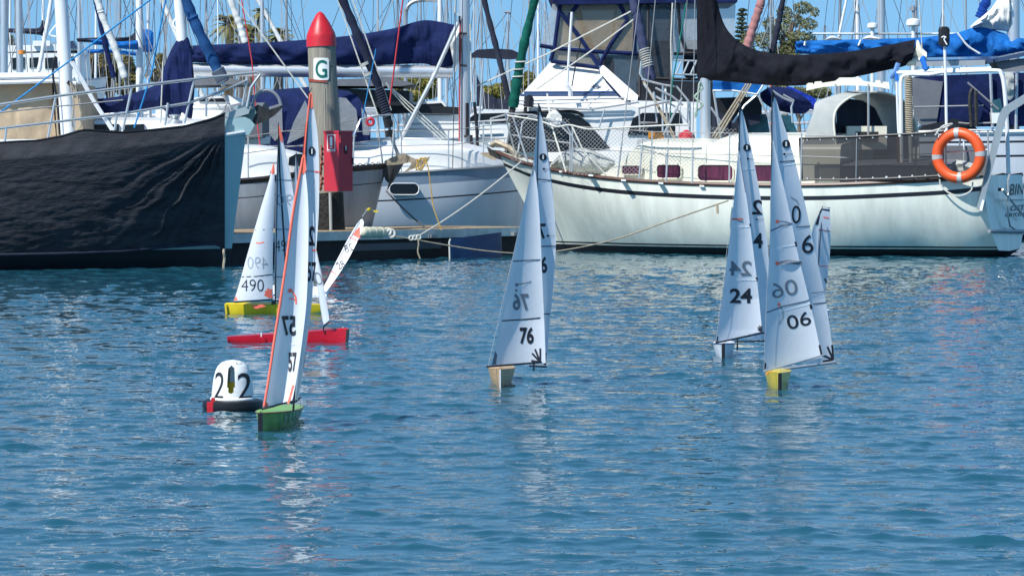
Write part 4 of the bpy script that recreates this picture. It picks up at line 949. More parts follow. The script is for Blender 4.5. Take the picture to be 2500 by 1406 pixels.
    mb = MB(); mb.plate([ch(2430, 152, .7), ch(2540, 140, .7), ch(2540, 175, .7), ch(2445, 176, .7)], (0, .8, .02)); mb.build('gantry_underside', M['greyd'], r)
    # black covered aerial on a pole
    pt_ = lambda x, y: ch(x, y, 1.15)
    tubes(r, 'aerial_pole', pt_, [[(2306, 113), (2309, 200), (2311, 330)]], .022, M['aluw'], 8)
    mb = MB(); secs = []
    for k, (yy, w) in enumerate(((66, 8), (69, 12), (75, 13.5), (105, 13), (111, 11), (114, 7))):
        c = pt_(2304 + .3 * k, yy); px = c.y / FPX; secs.append([c + Vector((w * px * math.copysign(abs(math.cos(a)) ** .4, math.cos(a)), .06 * math.copysign(abs(math.sin(a)) ** .4, math.sin(a)), 0)) for a in [2 * math.pi * j / 20 + .01 for j in range(20)]])
    mb.loft(secs); h = mb.build('covered_aerial', M['blackp'], r)
    tubes(h, 'tie_loop', lambda x, y: ch(x, y, 1.23), [[(2299, 93), (2303, 90), (2309, 92), (2305, 97), (2312, 110)]], .010, M['signw'], 5, True)
    # davit arm folded down over the quarter
    dv = lambda x, y: ch(x, y, 1.25)
    mb = MB(); mb.plate([dv(2510, 226), dv(2452, 262), dv(2441, 282), dv(2386, 508), dv(2398, 516), dv(2408, 470), (dv(2456, 292)), dv(2466, 275), dv(2512, 246)], (0, .12, 0)); mb.build('davit_arm', mat('grey_davit_paint', (.22, .27, .30), .5), r)
    mb = MB(); mb.plate([dv(2391, 512), dv(2397, 516), dv(2403, 490), dv(2398, 488)], (-.0, -.02, 0)); mb.build('davit_end', M['gel'], r)
    # steering gear, wheel frame and ladder at the stern
    tubes(r, 'pushpit', ch, [[(2310, 322, 1.2), (2360, 318, 1.15), (2420, 318, 1.05), (2438, 325, .6), (2445, 330, -.8)], [(2412, 430, 1.05), (2412, 320, 1.05)], [(2310, 436, 1.2), (2310, 322, 1.2)], [(2310, 372, 1.2), (2412, 366, 1.05)]], .014, M['steel'], 6)
    mb = MB(); mb.box(ch(2345, 400, .2), (.75, .6, .55)); mb.build('helm_seat', M['greyd'], r)
    drape(r, 'cockpit_bundle', lambda x, y: ch(x, y, .6), [(2306, 400, 2306, 425), (2325, 392, 2325, 428), (2350, 392, 2352, 428), (2385, 402, 2385, 425)], .15, M['greyc'], .03, seed=6)
    mb = MB(); mb.torus(ch(2348, 372, .3), .27, .014, (0, 1, 0), (0, 0, 1), 32, 6); mb.build('steering_wheel', M['steel'], r)
    tr = lambda x, y: fr.on_s(x, y, S_END + .16)
    tr2 = lambda x, y: fr.on_s(x, y, S_END + .075)
    tubes(r, 'boarding_ladder', tr, [[(2466, 422), (2461, 440), (2461, 530), (2466, 552), (2478, 560), (2500, 561)], [(2530, 420), (2530, 560)], [(2461, 486), (2530, 486)]], .016, M['steel'], 6, False)
    tubes(r, 'transom_strut', tr, [[(2447, 463), (2505, 535)]], .018, M['steel'], 6)
    mb = MB(); mb.box(tr(2441, 463), (.05, .07, .05)); mb.build('strut_bracket', M['blackp'], r)
    tubes(r, 'swim_step_edge', tr, [[(2415, 564), (2520, 566)]], .03, M['alud'], 6)
    for txt, b in (('BIN', (2463, 449, 2502, 476)), ('OSTA', (2468, 501, 2512, 514)), ('BRISBANE', (2452, 519, 2528, 533))):
        mb = MB(); text_on(mb, txt, tr2, b, False, .005, .35, rot=-4); mb.build('stern_lettering', M['ink'], r, smooth=False)
    # lines hanging under the lifebuoy
    tubes(r, 'hanging_line', lambda x, y: ch(x, y, 1.32), [[(2294, 438), (2298, 455), (2320, 473), (2345, 478), (2370, 466), (2375, 445)]], .012, M['rope'], 5, True)
    # rubbing pad, small tan float on the hull
    return fr

def interp_x(pts, x):
    if x <= pts[0][0]: return pts[0][1]
    for a, b in zip(pts, pts[1:]):
        if a[0] <= x <= b[0]: return a[1] + (b[1] - a[1]) * (x - a[0]) / (b[0] - a[0])
    return pts[-1][1]

FE = cream_yacht()

def lifebuoy():
    c = FE.pt(2341, 380, 1.36); r = thing('lifebuoy', 'orange lifebuoy with grey bands hung on the cream yacht stern rail', 'lifebuoy', (c.x, c.y, c.z))
    ax = Vector((FE.a[0], FE.a[1], 0)); px = c.y / FPX
    mb = MB(); mb.torus(c, 54.5 * px, 13.5 * px, ax, (0, 0, 1), 72, 16); mb.build('ring', M['orange'], r)
    for k in range(4):
        a = R(90 * k + 4); mb = MB(); mb.torus(c, 54.5 * px, 13.9 * px, ax, (0, 0, 1), 6, 18, a0=a - .10, a1=a + .10); mb.build('reflective_band', M['reflect'], r)
    for k in range(4):
        a = R(45 + 90 * k); p = c + (ax * math.cos(a) + Vector((0, 0, 1)) * math.sin(a)) * 66 * px
        mb = MB(); mb.torus(p, .03, .008, ax, (0, 0, 1), 12, 5); mb.build('rope_eye', M['signw'], r)
    mb = MB(); mb.tube(smooth_path([c + Vector((-.35, .02, .30)), c + Vector((-.25, -.02, .43)), c + Vector((-.1, 0, .47)), c + Vector((-.2, .05, .42)), c + Vector((-.4, .03, .36))]), .014, 5); mb.build('grab_line', M['rope'], r)
lifebuoy()
# ------------------------------------------------------------------ floating dock, pile and what stands on them
DA, DB = Vector(((548 - 1250) * 47.6 / FPX, 47.6, 0)), Vector(((1292 - 1250) * 52.6 / FPX, 52.6, 0))
DDIR = (DB - DA).normalized(); DN = Vector((-DDIR.y, DDIR.x, 0)); DL = (DB - DA).length
def dk(s, o, z): return DA + DDIR * s + DN * o + Vector((0, 0, z))
def dock():
    r = thing('floating_dock', 'low timber-topped floating dock with white edge behind the model yachts', 'dock', DA)
    mb = MB(); n = 42
    for i in range(n):
        a, b = DL * i / n + .006, DL * (i + 1) / n - .006; mb.plate([dk(a, .02, .40), dk(b, .02, .40), dk(b, 2.0, .40), dk(a, 2.0, .40)], (0, 0, .035))
    tag(mb.build('deck_planks', M['timber'], r), kind=None)
    mb = MB(); mb.plate([dk(0, 0, .30), dk(DL, 0, .30), dk(DL, .05, .30), dk(0, .05, .30)], (0, 0, .128)); mb.build('edge_board', M['fascia'], r)
    mb = MB(); mb.plate([dk(0, .06, -.3), dk(DL, .06, -.3), dk(DL, 1.95, -.3), dk(0, 1.95, -.3)], (0, 0, .66)); mb.build('float_body', M['dockdark'], r)
    for s_ in (.9, 2.6, 4.3, 6.2):
        mb = MB(); mb.box(dk(s_, -.01, .33), (.12, .12, .05), Matrix.Rotation(math.atan2(DDIR.y, DDIR.x), 3, 'Z')); mb.build('edge_bolt_plate', M['alud'], r)
    mb = MB(); mb.plate([dk(2.6, .05, .14), dk(4.6, .05, .14), dk(4.6, .055, .14), dk(2.6, .055, .14)], (0, 0, .10)); mb.build('float_panel', mat('dark_grey_panel', (.10, .10, .11), .6), r)
    mb = MB(); mb.plate([W(1100, 583, 50.6), W(1216, 568, 51.2), W(1218, 640, 51.2), W(1098, 640, 50.6)], (.05, .12, 0)); mb.build('blue_fender_panel', M['floatblue'], r)
    mb = MB(); mb.tube([W(1100, 583, 50.55), W(1097, 590, 50.55), W(1098, 634, 50.55)], .014, 6); mb.build('panel_piping', M['fascia'], r)
    mb = MB(); mb.lathe([(.001, -.06), (.06, -.05), (.07, .02), (.03, .07), (.001, .075)], W(815, 578, 49.6), 10); mb.tube([W(790, 578, 49.5), W(838, 578, 49.7)], .05, 8); mb.build('dock_cleat', M['blackp'], r)
dock()

def pile():
    Y = 50.2; c = W(790, 393, Y); r = thing('mooring_pile', 'grey timber mooring pile with red conical cap and G sign', 'pile', (c.x, c.y, 0))
    P = lambda x, y, o=0: W(x, y, Y) + Vector((0, -o, 0)); rr = 35.5 * Y / FPX
    top, bot = W(785, 112, Y), W(813, 700, Y)
    mb = MB(); mb.tube([top.lerp(bot, t) for t in (0, .2, .4, .55, .615)], [rr * .96, rr * .98, rr, rr, rr * 1.0], 28); mb.build('post', M['pile'], r, angle=60)
    mb = MB(); mb.tube([top.lerp(bot, t) for t in (.61, .8, .9, 1.0)], [rr * 1.01, rr * 1.03, rr * 1.0, rr], 28); mb.build('wet_foot', M['piled'], r)
    ax = (top - bot).normalized(); q = ax.to_track_quat('Z', 'Y').to_matrix(); px = Y / FPX
    mb = MB(); mb.lathe([(rr * 1.04, -.012), (36.5 * px, 0), (36.5 * px, 20 * px), (34 * px, 30 * px), (22 * px, 56 * px), (10 * px, 76 * px), (5 * px, 81 * px), (.001, 83 * px)], top, 40, rot=q); mb.build('cap', M['red'], r, angle=30)
    d = (bot - top); L = abs(d.z)
    def S(off):
        def fn(x, y):
            z = W(0, y, Y).z; t = (top.z - z) / L; cx = top.x + d.x * t; dx = (x - 1250) * px - cx; a = max(-1, min(1, dx / (rr + off)))
            return Vector((cx + (rr + off) * a, Y - (rr + off) * math.cos(math.asin(a)), z))
        return fn
    def curved(pts, off):
        s_ = S(off); secs = []
        xs = [p[0] for p in pts]; n = 16
        # cut into upright strips so that the plate follows the pile
        x0, x1 = min(xs), max(xs); out = MB()
        for i in range(n + 1):
            x = x0 + (x1 - x0) * i / n; ys = []
            for a, b in zip(pts, pts[1:] + pts[:1]):
                if min(a[0], b[0]) - 1e-6 <= x <= max(a[0], b[0]) + 1e-6: ys += [a[1], b[1]] if abs(a[0] - b[0]) < 1e-6 else [a[1] + (b[1] - a[1]) * (x - a[0]) / (b[0] - a[0])]
            secs.append([s_(x, min(ys)), s_(x, max(ys))])
        out.loft(secs, closed=False, caps=False); return out
    sg = curved(rrect(767, 143, 805, 197, 4), .006).build('letter_sign', M['signw'], r, smooth=True)
    mb = MB(); text_on(mb, 'G', S(.010), (772, 148, 800, 192), False, .012); mb.build('sign_lettering', M['signg'], sg, smooth=False)
    mb = MB(); text_on(mb, 's', S(.010), (796, 174, 801, 190), False, .02); mb.build('sign_lettering', M['signg'], sg, smooth=False)
    curved([(751, 193), (801, 199), (801, 203), (752, 200)], .008).build('red_band', M['dkred'], r)
    mb = MB(); mb.lathe([(.001, 0), (.012, .0), (.012, .01), (.001, .012)], S(.004)(811, 163), 8, rot=Matrix.Rotation(R(90), 3, 'X')); mb.build('bolt_hole', M['blackp'], r)
    curved([(793, 215), (795, 215), (797, 330), (795, 330)], .004).build('pale_crack', mat('pale_crack_fill', (.42, .40, .34), .9), r)
    mb = MB(); mb.tube([W(806, 470, Y - .27), W(808, 565, Y - .27)], .022, 8); mb.build('conduit', M['greyc'], r)
    # split bark beside the cabinet
    mb = MB(); rng = random.Random(5)
    for k in range(9):
        y = 355 + k * 12; s_ = S(.012); mb.tube([s_(785 + rng.uniform(-3, 2), y), s_(787 + rng.uniform(-3, 3), y + 6), s_(784 + rng.uniform(-2, 3), y + 13)], [.006, .016, .005], 5)
    mb.build('split_bark', M['dkred'], r)
    # extinguisher cabinet, corner towards the camera
    a = W(791, 393, Y - .42); e = W(827, 393, Y - .62); b = W(861, 393, Y - .42)
    z0, z1 = W(0, 467, Y - .5).z, W(0, 323, Y - .5).z; F4 = [a, e, b, W(826, 393, Y - .20)]
    g = thing('extinguisher_cabinet', 'tall red fire extinguisher cabinet strapped to the mooring pile', 'cabinet', (e.x, e.y, z0))
    mb = MB(); mb.plate([Vector((p.x, p.y, z0)) for p in F4], (0, 0, z1 - z0)); mb.build('case', M['redbox'], g, smooth=False)
    cen = sum(F4, Vector()) / 4
    mb = MB(); mb.plate([Vector((cen.x + (p.x - cen.x) * 1.06, cen.y + (p.y - cen.y) * 1.06, z1 - .01)) for p in F4], (0, 0, .03)); mb.build('lid', M['redbox'], g, smooth=False)
    nl = Vector((e.y - a.y, -(e.x - a.x), 0)).normalized(); nl = nl if nl.y < 0 else -nl
    nr = Vector((b.y - e.y, -(b.x - e.x), 0)).normalized(); nr = nr if nr.y < 0 else -nr
    def FL(x, y, o=.006):
        t = (x - 791) / 36; p = a.lerp(e, t) + nl * o; return Vector((p.x, p.y, z1 + (z0 - z1) * (y - 323) / 144))
    def FR(x, y, o=.006):
        t = (x - 827) / 34; p = e.lerp(b, t) + nr * o; return Vector((p.x, p.y, z1 + (z0 - z1) * (y - 323) / 144))
    def flat(name, fn, pts, m, o, par):
        mb = MB(); mb.add([fn(x, y, o) for x, y in pts], [tuple(range(len(pts)))]); return mb.build(name, m, par, smooth=False)
    lab = flat('label_plate', FL, [(799, 329), (819, 329), (819, 370), (799, 370)], M['signw'], .004, g)
    flat('label_field', FL, [(801, 331), (817.5, 331), (817.5, 365), (801, 365)], M['redbox'], .006, lab)
    flat('extinguisher_symbol', FL, rrect(806, 334, 812.5, 357, 3), M['signw'], .008, lab)
    flat('symbol_foot', FL, [(806, 359), (812, 359), (812, 361.5), (806, 361.5)], M['signw'], .008, lab)
    flat('label_line', FL, [(800, 367), (818, 367), (818, 368.5), (800, 368.5)], M['redbox'], .008, lab)
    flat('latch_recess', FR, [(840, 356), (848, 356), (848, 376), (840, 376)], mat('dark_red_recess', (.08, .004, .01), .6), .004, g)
    mb = MB(); mb.tube([FR(843, 357, .012), FR(843, 368, .012)], .010, 6); mb.build('latch', M['steel'], g)
    tubes(g, 'door_edge', lambda x, y: FR(x, y, .004), [[(830, 342), (830, 328), (859, 328)]], .004, mat('worn_red_edge', (.45, .12, .13), .6), 4)
    for y in (345, 445): mb = MB(); mb.box(FR(828.5, y, .006), (.03, .03, .06)); mb.build('hinge', M['redbox'], g)
    mb = MB(); mb.tube([FR(860, 385, .01), FR(860, 403, .01)], .009, 6); mb.build('handle', M['blackp'], g)
pile()

def fender():
    a, b = W(882, 567, 49.1), W(938, 568, 49.5); d = (b - a); r = thing('fender', 'cream cylindrical fender lying on the dock beside the heeled model yacht', 'fender', a)
    P = [a + d * t for t in (-.03, 0, .04, .1, .5, .9, .96, 1, 1.03)]; mb = MB(); mb.tube(P, [.02, .05, .070, .078, .080, .078, .070, .05, .02], 18); mb.build('body', M['fender'], r)
    for t in (.2, .5, .8): mb = MB(); mb.torus(a + d * t, .079, .004, d.normalized().orthogonal(), d.cross(d.orthogonal()), 20, 5); mb.build('moulded_band', M['gelwarm'], r)
    mb = MB(); mb.torus(W(946, 566, 49.5), .05, .018, (1, 0, 0), (0, .3, 1), 16, 6); mb.torus(W(954, 570, 49.5), .06, .016, (1, .2, 0), (0, .2, 1), 16, 6); mb.build('fender_rope_knot', M['rope'], r)
fender()

def rope(name, label, pts, rad, m, curve=True):
    P = [Vector(p) for p in pts]; P = smooth_path(P, 8) if curve else P
    mb = MB(); mb.tube(P, rad, 6); o = mb.build(name, m); tag(o, label, 'rope'); return o
rope('mooring_rope', 'white mooring rope from the dock knot up to the bow of the cream yacht', sag(W(1016, 580, 50.4), W(1272, 395, 54.2), .06), .012, M['rope'])
rope('mooring_rope', 'long tan mooring rope running from the dock low over the water to the cream hull', [W(940, 574, 49.8), W(1000, 583, 50.0), W(1080, 597, 50.3), W(1180, 612, 50.6), (W(1280, 619, 50.9)), W(1370, 612, 51.2), W(1500, 585, 51.6), W(1640, 537, 51.8), W(1778, 490, 52.2)], .012, M['ropet'])
rope('mooring_rope', 'dark rope running down from the grey bow to the dock', sag(W(943, 467, 51.8), W(1042, 560, 51.2), .02), .012, M['blackp'])
rope('mooring_rope', 'yellow rope dangling from the tan anchor past the pale grey hull', [W(1038, 385, 50.9), W(1046, 415, 50.9), W(1052, 460, 50.9), W(1058, 505, 50.9), W(1068, 535, 50.9), W(1078, 562, 50.9)], .010, M['ropey'])
mb = MB()
for k in range(3): mb.torus(W(1004 + 9 * k, 581 - k, 50.0), .032, .012, (1, .4, 0), (0, .2, 1), 16, 6)
o = mb.build('rope_knot', M['rope']); tag(o, 'bulky white knot joining the mooring ropes on the dock edge', 'knot')
rope('rope_tail', 'short rope tail hanging from the knot over the dock edge to the water', [W(1020, 582, 49.9), W(1022, 596, 49.9), W(1020, 615, 49.9), W(1026, 632, 49.9)], .012, M['ropet'])
rope('chafe_guard', 'small tan chafe guard tied on the long rope near the cream hull', [W(1749, 498, 52.0), W(1751, 505, 52.0), W(1752, 522, 52.0)], .022, M['tan'])

# ------------------------------------------------------------------ pale teal yacht wrapped in dark shade cloth (left)
def teal_yacht():
    fr = Fr(100, 46.7, 7); o = fr.loc(0, 0, 0)
    r = thing('sailing_yacht', 'pale teal yacht at the left, its side wrapped in dark shade cloth', 'yacht', (o.x, o.y, 0))
    st = [(-900, 400, 1.2, 0, -.4, .6, 3), (-500, 402, 1.45, 0, -.5, .6, 3), (-200, 400, 1.5, 0, -.5, .6, 3.2), (0, 392, 1.46, 0, -.5, .55, 3), (200, 374, 1.25, 0, -.5, .45, 2.6), (350, 358, .98, -.02, -.5, .35, 2.2),
          (470, 342, .62, -.10, -.45, .25, 1.8), (550, 330, .30, -.19, -.40, .25, 1.4), (588, 324, .12, -.24, -.35, .3, 1.2), (602, 321, .035, -.27, -.3, .5, 1.0)]
    big_hull(r, fr, st, [(0, 0), (.05, 0)], [M['teal'], M['antifoul']], boot=[(.245, 1)], rail=M['gel'], railr=.03, deckm=M['gel'])
    ST = crom(st, 8)
    def at(px):
        px = max(px, -880)
        for a, b in zip(ST, ST[1:]):
            if a[0] <= px <= b[0]:
                t = (px - a[0]) / (b[0] - a[0]); return a + (b - a) * t
        return ST[-1]
    # the shade cloth: over the rail, then hanging down the side
    X0, X1 = -700, 549; top = [(-700, 350), (-300, 352), (0, 349), (40, 346), (90, 344), (150, 333), (200, 318), (215, 318), (300, 324), (370, 318), (450, 309), (520, 290), (549, 277), (556, 272)]
    fold = [(-700, 402), (-300, 402), (0, 391), (200, 374), (350, 358), (470, 343), (549, 329), (556, 327)]; bot = [(-700, 630), (-200, 626), (0, 622), (150, 619), (300, 613), (420, 602), (500, 596), (530, 595), (545, 604), (549, 610)]
    nx, n1, n2 = 420, 8, 80; secs = []
    rng = random.Random(2)
    for i in range(nx + 1):
        px = X0 + (X1 - X0) * i / nx; q = []; S_ = at(px); hb = max(S_[2], .03); fw, pw = S_[5], S_[6]
        yt, yf, yb = interp_x(top, px), interp_x(fold, px), interp_x(bot, px)
        for j in range(n1):
            t = j / n1; y = yt + (yf - yt) * t; q.append(fr.pt(px, y, hb + .05 - .16 * (1 - t) + .008 * math.sin(px * .11 + t * 4) * t))
        zs = fr.pt(px, yf, hb).z; zk = S_[4]
        for j in range(n2 + 1):
            t = j / n2; y = yf + (yb - yf) * t; z = fr.pt(px, y, hb).z; tt = min(max((zs - z) / (zs - zk), 0), 1)
            off = hb * (1 - (1 - fw) * tt ** pw) + .05
            # folds fanning from the upper right corner, small drag ripples elsewhere
            dx, dy = 556 - px, y - 318; rad = math.hypot(dx, dy); ang = math.degrees(math.atan2(dx, max(dy, 1e-3)))
            k = math.exp(-((ang - 38) / 24) ** 2) * min(1, rad / 90) * max(0, 1 - rad / 420)
            nz = mnoise.noise(Vector((px * .012, y * .03, 0))); n3 = mnoise.noise(Vector((px * .022, y * .10 + px * .012, 3))); n4 = mnoise.noise(Vector((px * .06, y * .16, 9)))
            fo = math.sin(ang * .55 + rad * .003 + nz * 2.0); w = .07 * k * (fo * abs(fo) ** .4 + .5 * math.sin(ang * 1.25 + 1 + nz * 4))
            w += (.012 * n3 + .006 * n4) * (1 - .6 * k) + .018 * nz * t
            q.append(fr.pt(px, y, off + w * min(1, t * 6)))
        secs.append(q)
    m = mat('dark_blue_shade_cloth', (.038, .041, .048), .8, var=.2, nscale=3, bump=.8, bscale=26, bdist=.018, stretch=(.5, .5, 2.2))
    nt, l = m.node_tree.nodes, m.node_tree.links
    if 'dirt' not in nt:     # dried mud smears on the cloth
        g = nt.new('ShaderNodeNewGeometry'); mp = nt.new('ShaderNodeMapping'); mp.inputs['Rotation'].default_value = (0, R(35), 0); mp.inputs['Scale'].default_value = (1.2, 1, 3.5)
        a = nt.new('ShaderNodeTexNoise'); a.name = 'dirt'; a.inputs['Scale'].default_value = 4.2; a.inputs['Detail'].default_value = 12; a.inputs['Roughness'].default_value = .78
        b = nt.new('ShaderNodeTexNoise'); b.inputs['Scale'].default_value = .9; b.inputs['Detail'].default_value = 2
        l.new(g.outputs['Position'], mp.inputs[0]); l.new(mp.outputs[0], a.inputs['Vector']); l.new(g.outputs['Position'], b.inputs['Vector'])
        r1 = nt.new('ShaderNodeMapRange'); r1.inputs[1].default_value = .60; r1.inputs[2].default_value = .74; r2 = nt.new('ShaderNodeMapRange'); r2.inputs[1].default_value = .50; r2.inputs[2].default_value = .62
        l.new(a.outputs[0], r1.inputs[0]); l.new(b.outputs[0], r2.inputs[0]); mu = nt.new('ShaderNodeMath'); mu.operation = 'MULTIPLY'; l.new(r1.outputs[0], mu.inputs[0]); l.new(r2.outputs[0], mu.inputs[1])
        mx = nt.new('ShaderNodeMix'); mx.data_type = 'RGBA'; mx.inputs['B'].default_value = col(.15, .16, .13); l.new(mu.outputs[0], mx.inputs['Factor'])
        l.new(nt['Color Ramp'].outputs[0], mx.inputs['A']); l.new(mx.outputs['Result'], nt['Principled BSDF'].inputs['Base Color'])
    mb = MB(); mb.loft(secs, closed=False, caps=False); cl = mb.build('shade_cloth', m, r, angle=70)
    on = lambda px, y, e: fr.pt(px, y, max(at(px)[2], .03) * (1 - (1 - at(px)[5]) * .5 ** at(px)[6]) * 1.0 + e)
    mb = MB(); mb.tube([secs[i][-1] + Vector((0, -.012, .0)) for i in range(0, nx + 1, 4)], .022, 6); mb.build('bottom_hem_rope', M['charcoal'], cl)
    mb = MB(); mb.tube([secs[i][0] for i in range(0, nx + 1, 4)], .016, 5); mb.build('top_hem', M['blackp'], cl)
    mb = MB(); q = [secs[-1][-1] + Vector((0, -.03, 0))] + [W(x, y, 46.4) for x, y in ((546, 612), (548, 630), (546, 650), (548, 668))]; mb.tube(smooth_path(q, 6), .018, 6); mb.build('hanging_rope', M['ropet'], r)
    ch = fr.pt
    # mast with its fittings
    mc = lambda x, y: fr.pt(x, y, 0)
    mb = MB(); mb.tube([mc(170, 360), mc(149, 0), mc(80, -1200)], [.095, .093, .08], 16); mb.build('mast', M['aluw'], r)
    tubes(r, 'mast_step', mc, [[(138, 60), (124, 78), (122, 86), (136, 90)], [(152, 230), (146, 240), (150, 330)]], .012, M['signw'], 5, True)
    tubes(r, 'pole_track', lambda x, y: ch(x, y, .1), [[(136, 138), (131, 150), (130, 190), (140, 250), (146, 330)]], .018, M['blackp'], 6, True)
    tubes(r, 'mast_band', mc, [[(150, 140), (172, 138)], [(156, 230), (172, 226)]], .05, M['steel'], 6)
    tubes(r, 'whisker_pole', lambda x, y: ch(x, y, .15), [[(172, 150), (222, 240), (272, 318)], [(178, 150), (230, 245), (278, 318)]], .018, M['aluw'], 6)
    tubes(r, 'coiled_halyard', lambda x, y: ch(x, y, .25), [[(172, 200), (180, 250), (176, 300), (186, 318), (198, 300), (192, 250), (184, 210)], [(174, 205), (190, 240), (200, 290), (196, 315)]], .012, M['ropet'], 5, True)
    tubes(r, 'halyard_bundle', lambda x, y: ch(x, y, .15), [[(165, 200), (176, 210), (186, 222), (178, 228)]], .03, M['blackp'], 6, True)
    # rails
    off = lambda x: max(.10, at(x)[2] - .12) if x < 590 else .1
    rl = lambda x, y: ch(x, y, off(min(x, 588)))
    tubes(r, 'top_rail', rl, [[(-300, 262), (0, 256), (140, 235), (320, 212), (475, 194), (600, 180), (625, 177), (636, 181), (628, 192), (612, 215), (603, 262)]], .020, M['steel'], 8, False)
    tubes(r, 'middle_rail', rl, [[(-300, 322), (0, 314), (120, 300), (300, 278), (460, 252), (530, 228), (605, 196)]], .018, M['steel'], 8)
    tubes(r, 'toe_wire', rl, [[(0, 275), (120, 262), (300, 245)]], .010, M['wire'], 5)
    each(r, 'stanchion', rl, [[(136, 236), (117, 338)], [(322, 212), (300, 318)], [(474, 194), (450, 302)], [(604, 188), (592, 258)], [(16, 310), (12, 345)], [(504, 240), (503, 285)], [(410, 252), (403, 306)], [(285, 282), (280, 318)]], .017, M['steel'], 7)
    # furled blue headsail on its drum
    furled(r, 'furled_headsail', [mc(546, 200), mc(528, 165), mc(478, 60), mc(440, -40), mc(250, -600)], .078, mat('mid_blue_canvas', (.018, .075, .21), .8, var=.15), (0, 24), M['seam'], 14)
    tubes(r, 'furler_shaft', mc, [[(534, 185), (548, 215), (556, 250)]], .028, M['steel'], 8)
    mb = MB(); c = mc(553, 222); q = (mc(534, 185) - mc(556, 250)).normalized().to_track_quat('Z', 'Y').to_matrix()
    mb.lathe([(.001, -.05), (.10, -.05), (.105, -.04), (.04, -.03), (.04, .03), (.115, .04), (.115, .055), (.001, .055)], c, 24, rot=q); mb.build('furler_drum', mat('bronze_drum', (.42, .24, .09), .35, metal=.5), r)
    tubes(r, 'forestay', mc, [[(556, 245), (578, 305)]], .014, M['steel'], 6)
    tubes(r, 'bow_brace', lambda x, y: ch(x, y, .12), [[(556, 245), (530, 225), (505, 250)], [(556, 250), (548, 268)], [(520, 240), (540, 268), (560, 250)]], .008, M['wire'], 4)
    # windlass
    mb = MB(); c = ch(427, 303, .25); mb.lathe([(.11, 0), (.10, .04), (.055, .055), (.05, .08), (.085, .11), (.085, .125), (.03, .13), (.001, .13)], c, 24); mb.build('windlass', M['steel'], r)
    # stemhead fitting with the anchor
    sh = lambda x, y, o=.10: fr.on_s(x, y, fr.s_at(600, .03)) if False else ch(x, y, o)
    mb = MB(); mb.plate([sh(549, 290), sh(598, 286), (sh(611, 292)), sh(622, 305), sh(608, 330), sh(549, 330)], (0, .22, 0)); mb.build('bow_chock', M['teal'], r, smooth=False)
    mb = MB(); mb.plate([sh(546, 278), sh(596, 262), sh(612, 262), sh(607, 278), sh(560, 292)], (0, .20, 0)); mb.plate([sh(566, 262, .05), sh(608, 250, .05), sh(618, 256, .05), sh(575, 274, .05)], (0, .12, 0)); mb.build('bow_roller', mat('pale_grey_casting', (.38, .45, .46), .5), r, smooth=False)
    an = lambda x, y, o=0: ch(x, y, .02 + o)
    mb = MB(); mb.plate([an(602, 322), an(612, 306), an(622, 282), an(620, 262), an(630, 256), an(658, 268), an(691, 257), an(684, 268), an(668, 283), an(646, 297), an(622, 305), an(610, 320)], (0, .10, 0)); mb.build('anchor', M['grimy'], r, smooth=False)
    ah = r
    tubes(r, 'anchor_hoop', an, [[(618, 264), (620, 244), (630, 229), (648, 221), (667, 226), (680, 240), (686, 258)]], .022, M['alud'], 8, True)
    mb = MB(); mb.plate([an(590, 282, .02), an(622, 262, .02), an(626, 276, .02), an(612, 300, .02), an(592, 304, .02)], (0, .05, 0)); mb.build('anchor_shank', mat('green_grey_shank', (.16, .22, .20), .6), r, smooth=False)
    # halyards and sheets on this boat
    each(r, 'halyard', lambda x, y: ch(x, y, .6), [[(0, 275), (180, 142), (362, 4), (700, -260)]], .012, M['ropeb'])
    each(r, 'sheet', lambda x, y: ch(x, y, .3), [[(412, -40), (370, 180), (328, 312)]], .012, M['ropeb'])
    each(r, 'sheet', lambda x, y: ch(x, y, .3), [[(398, 150), (392, 302)]], .010, M['rope'])
    return fr
FA = teal_yacht()

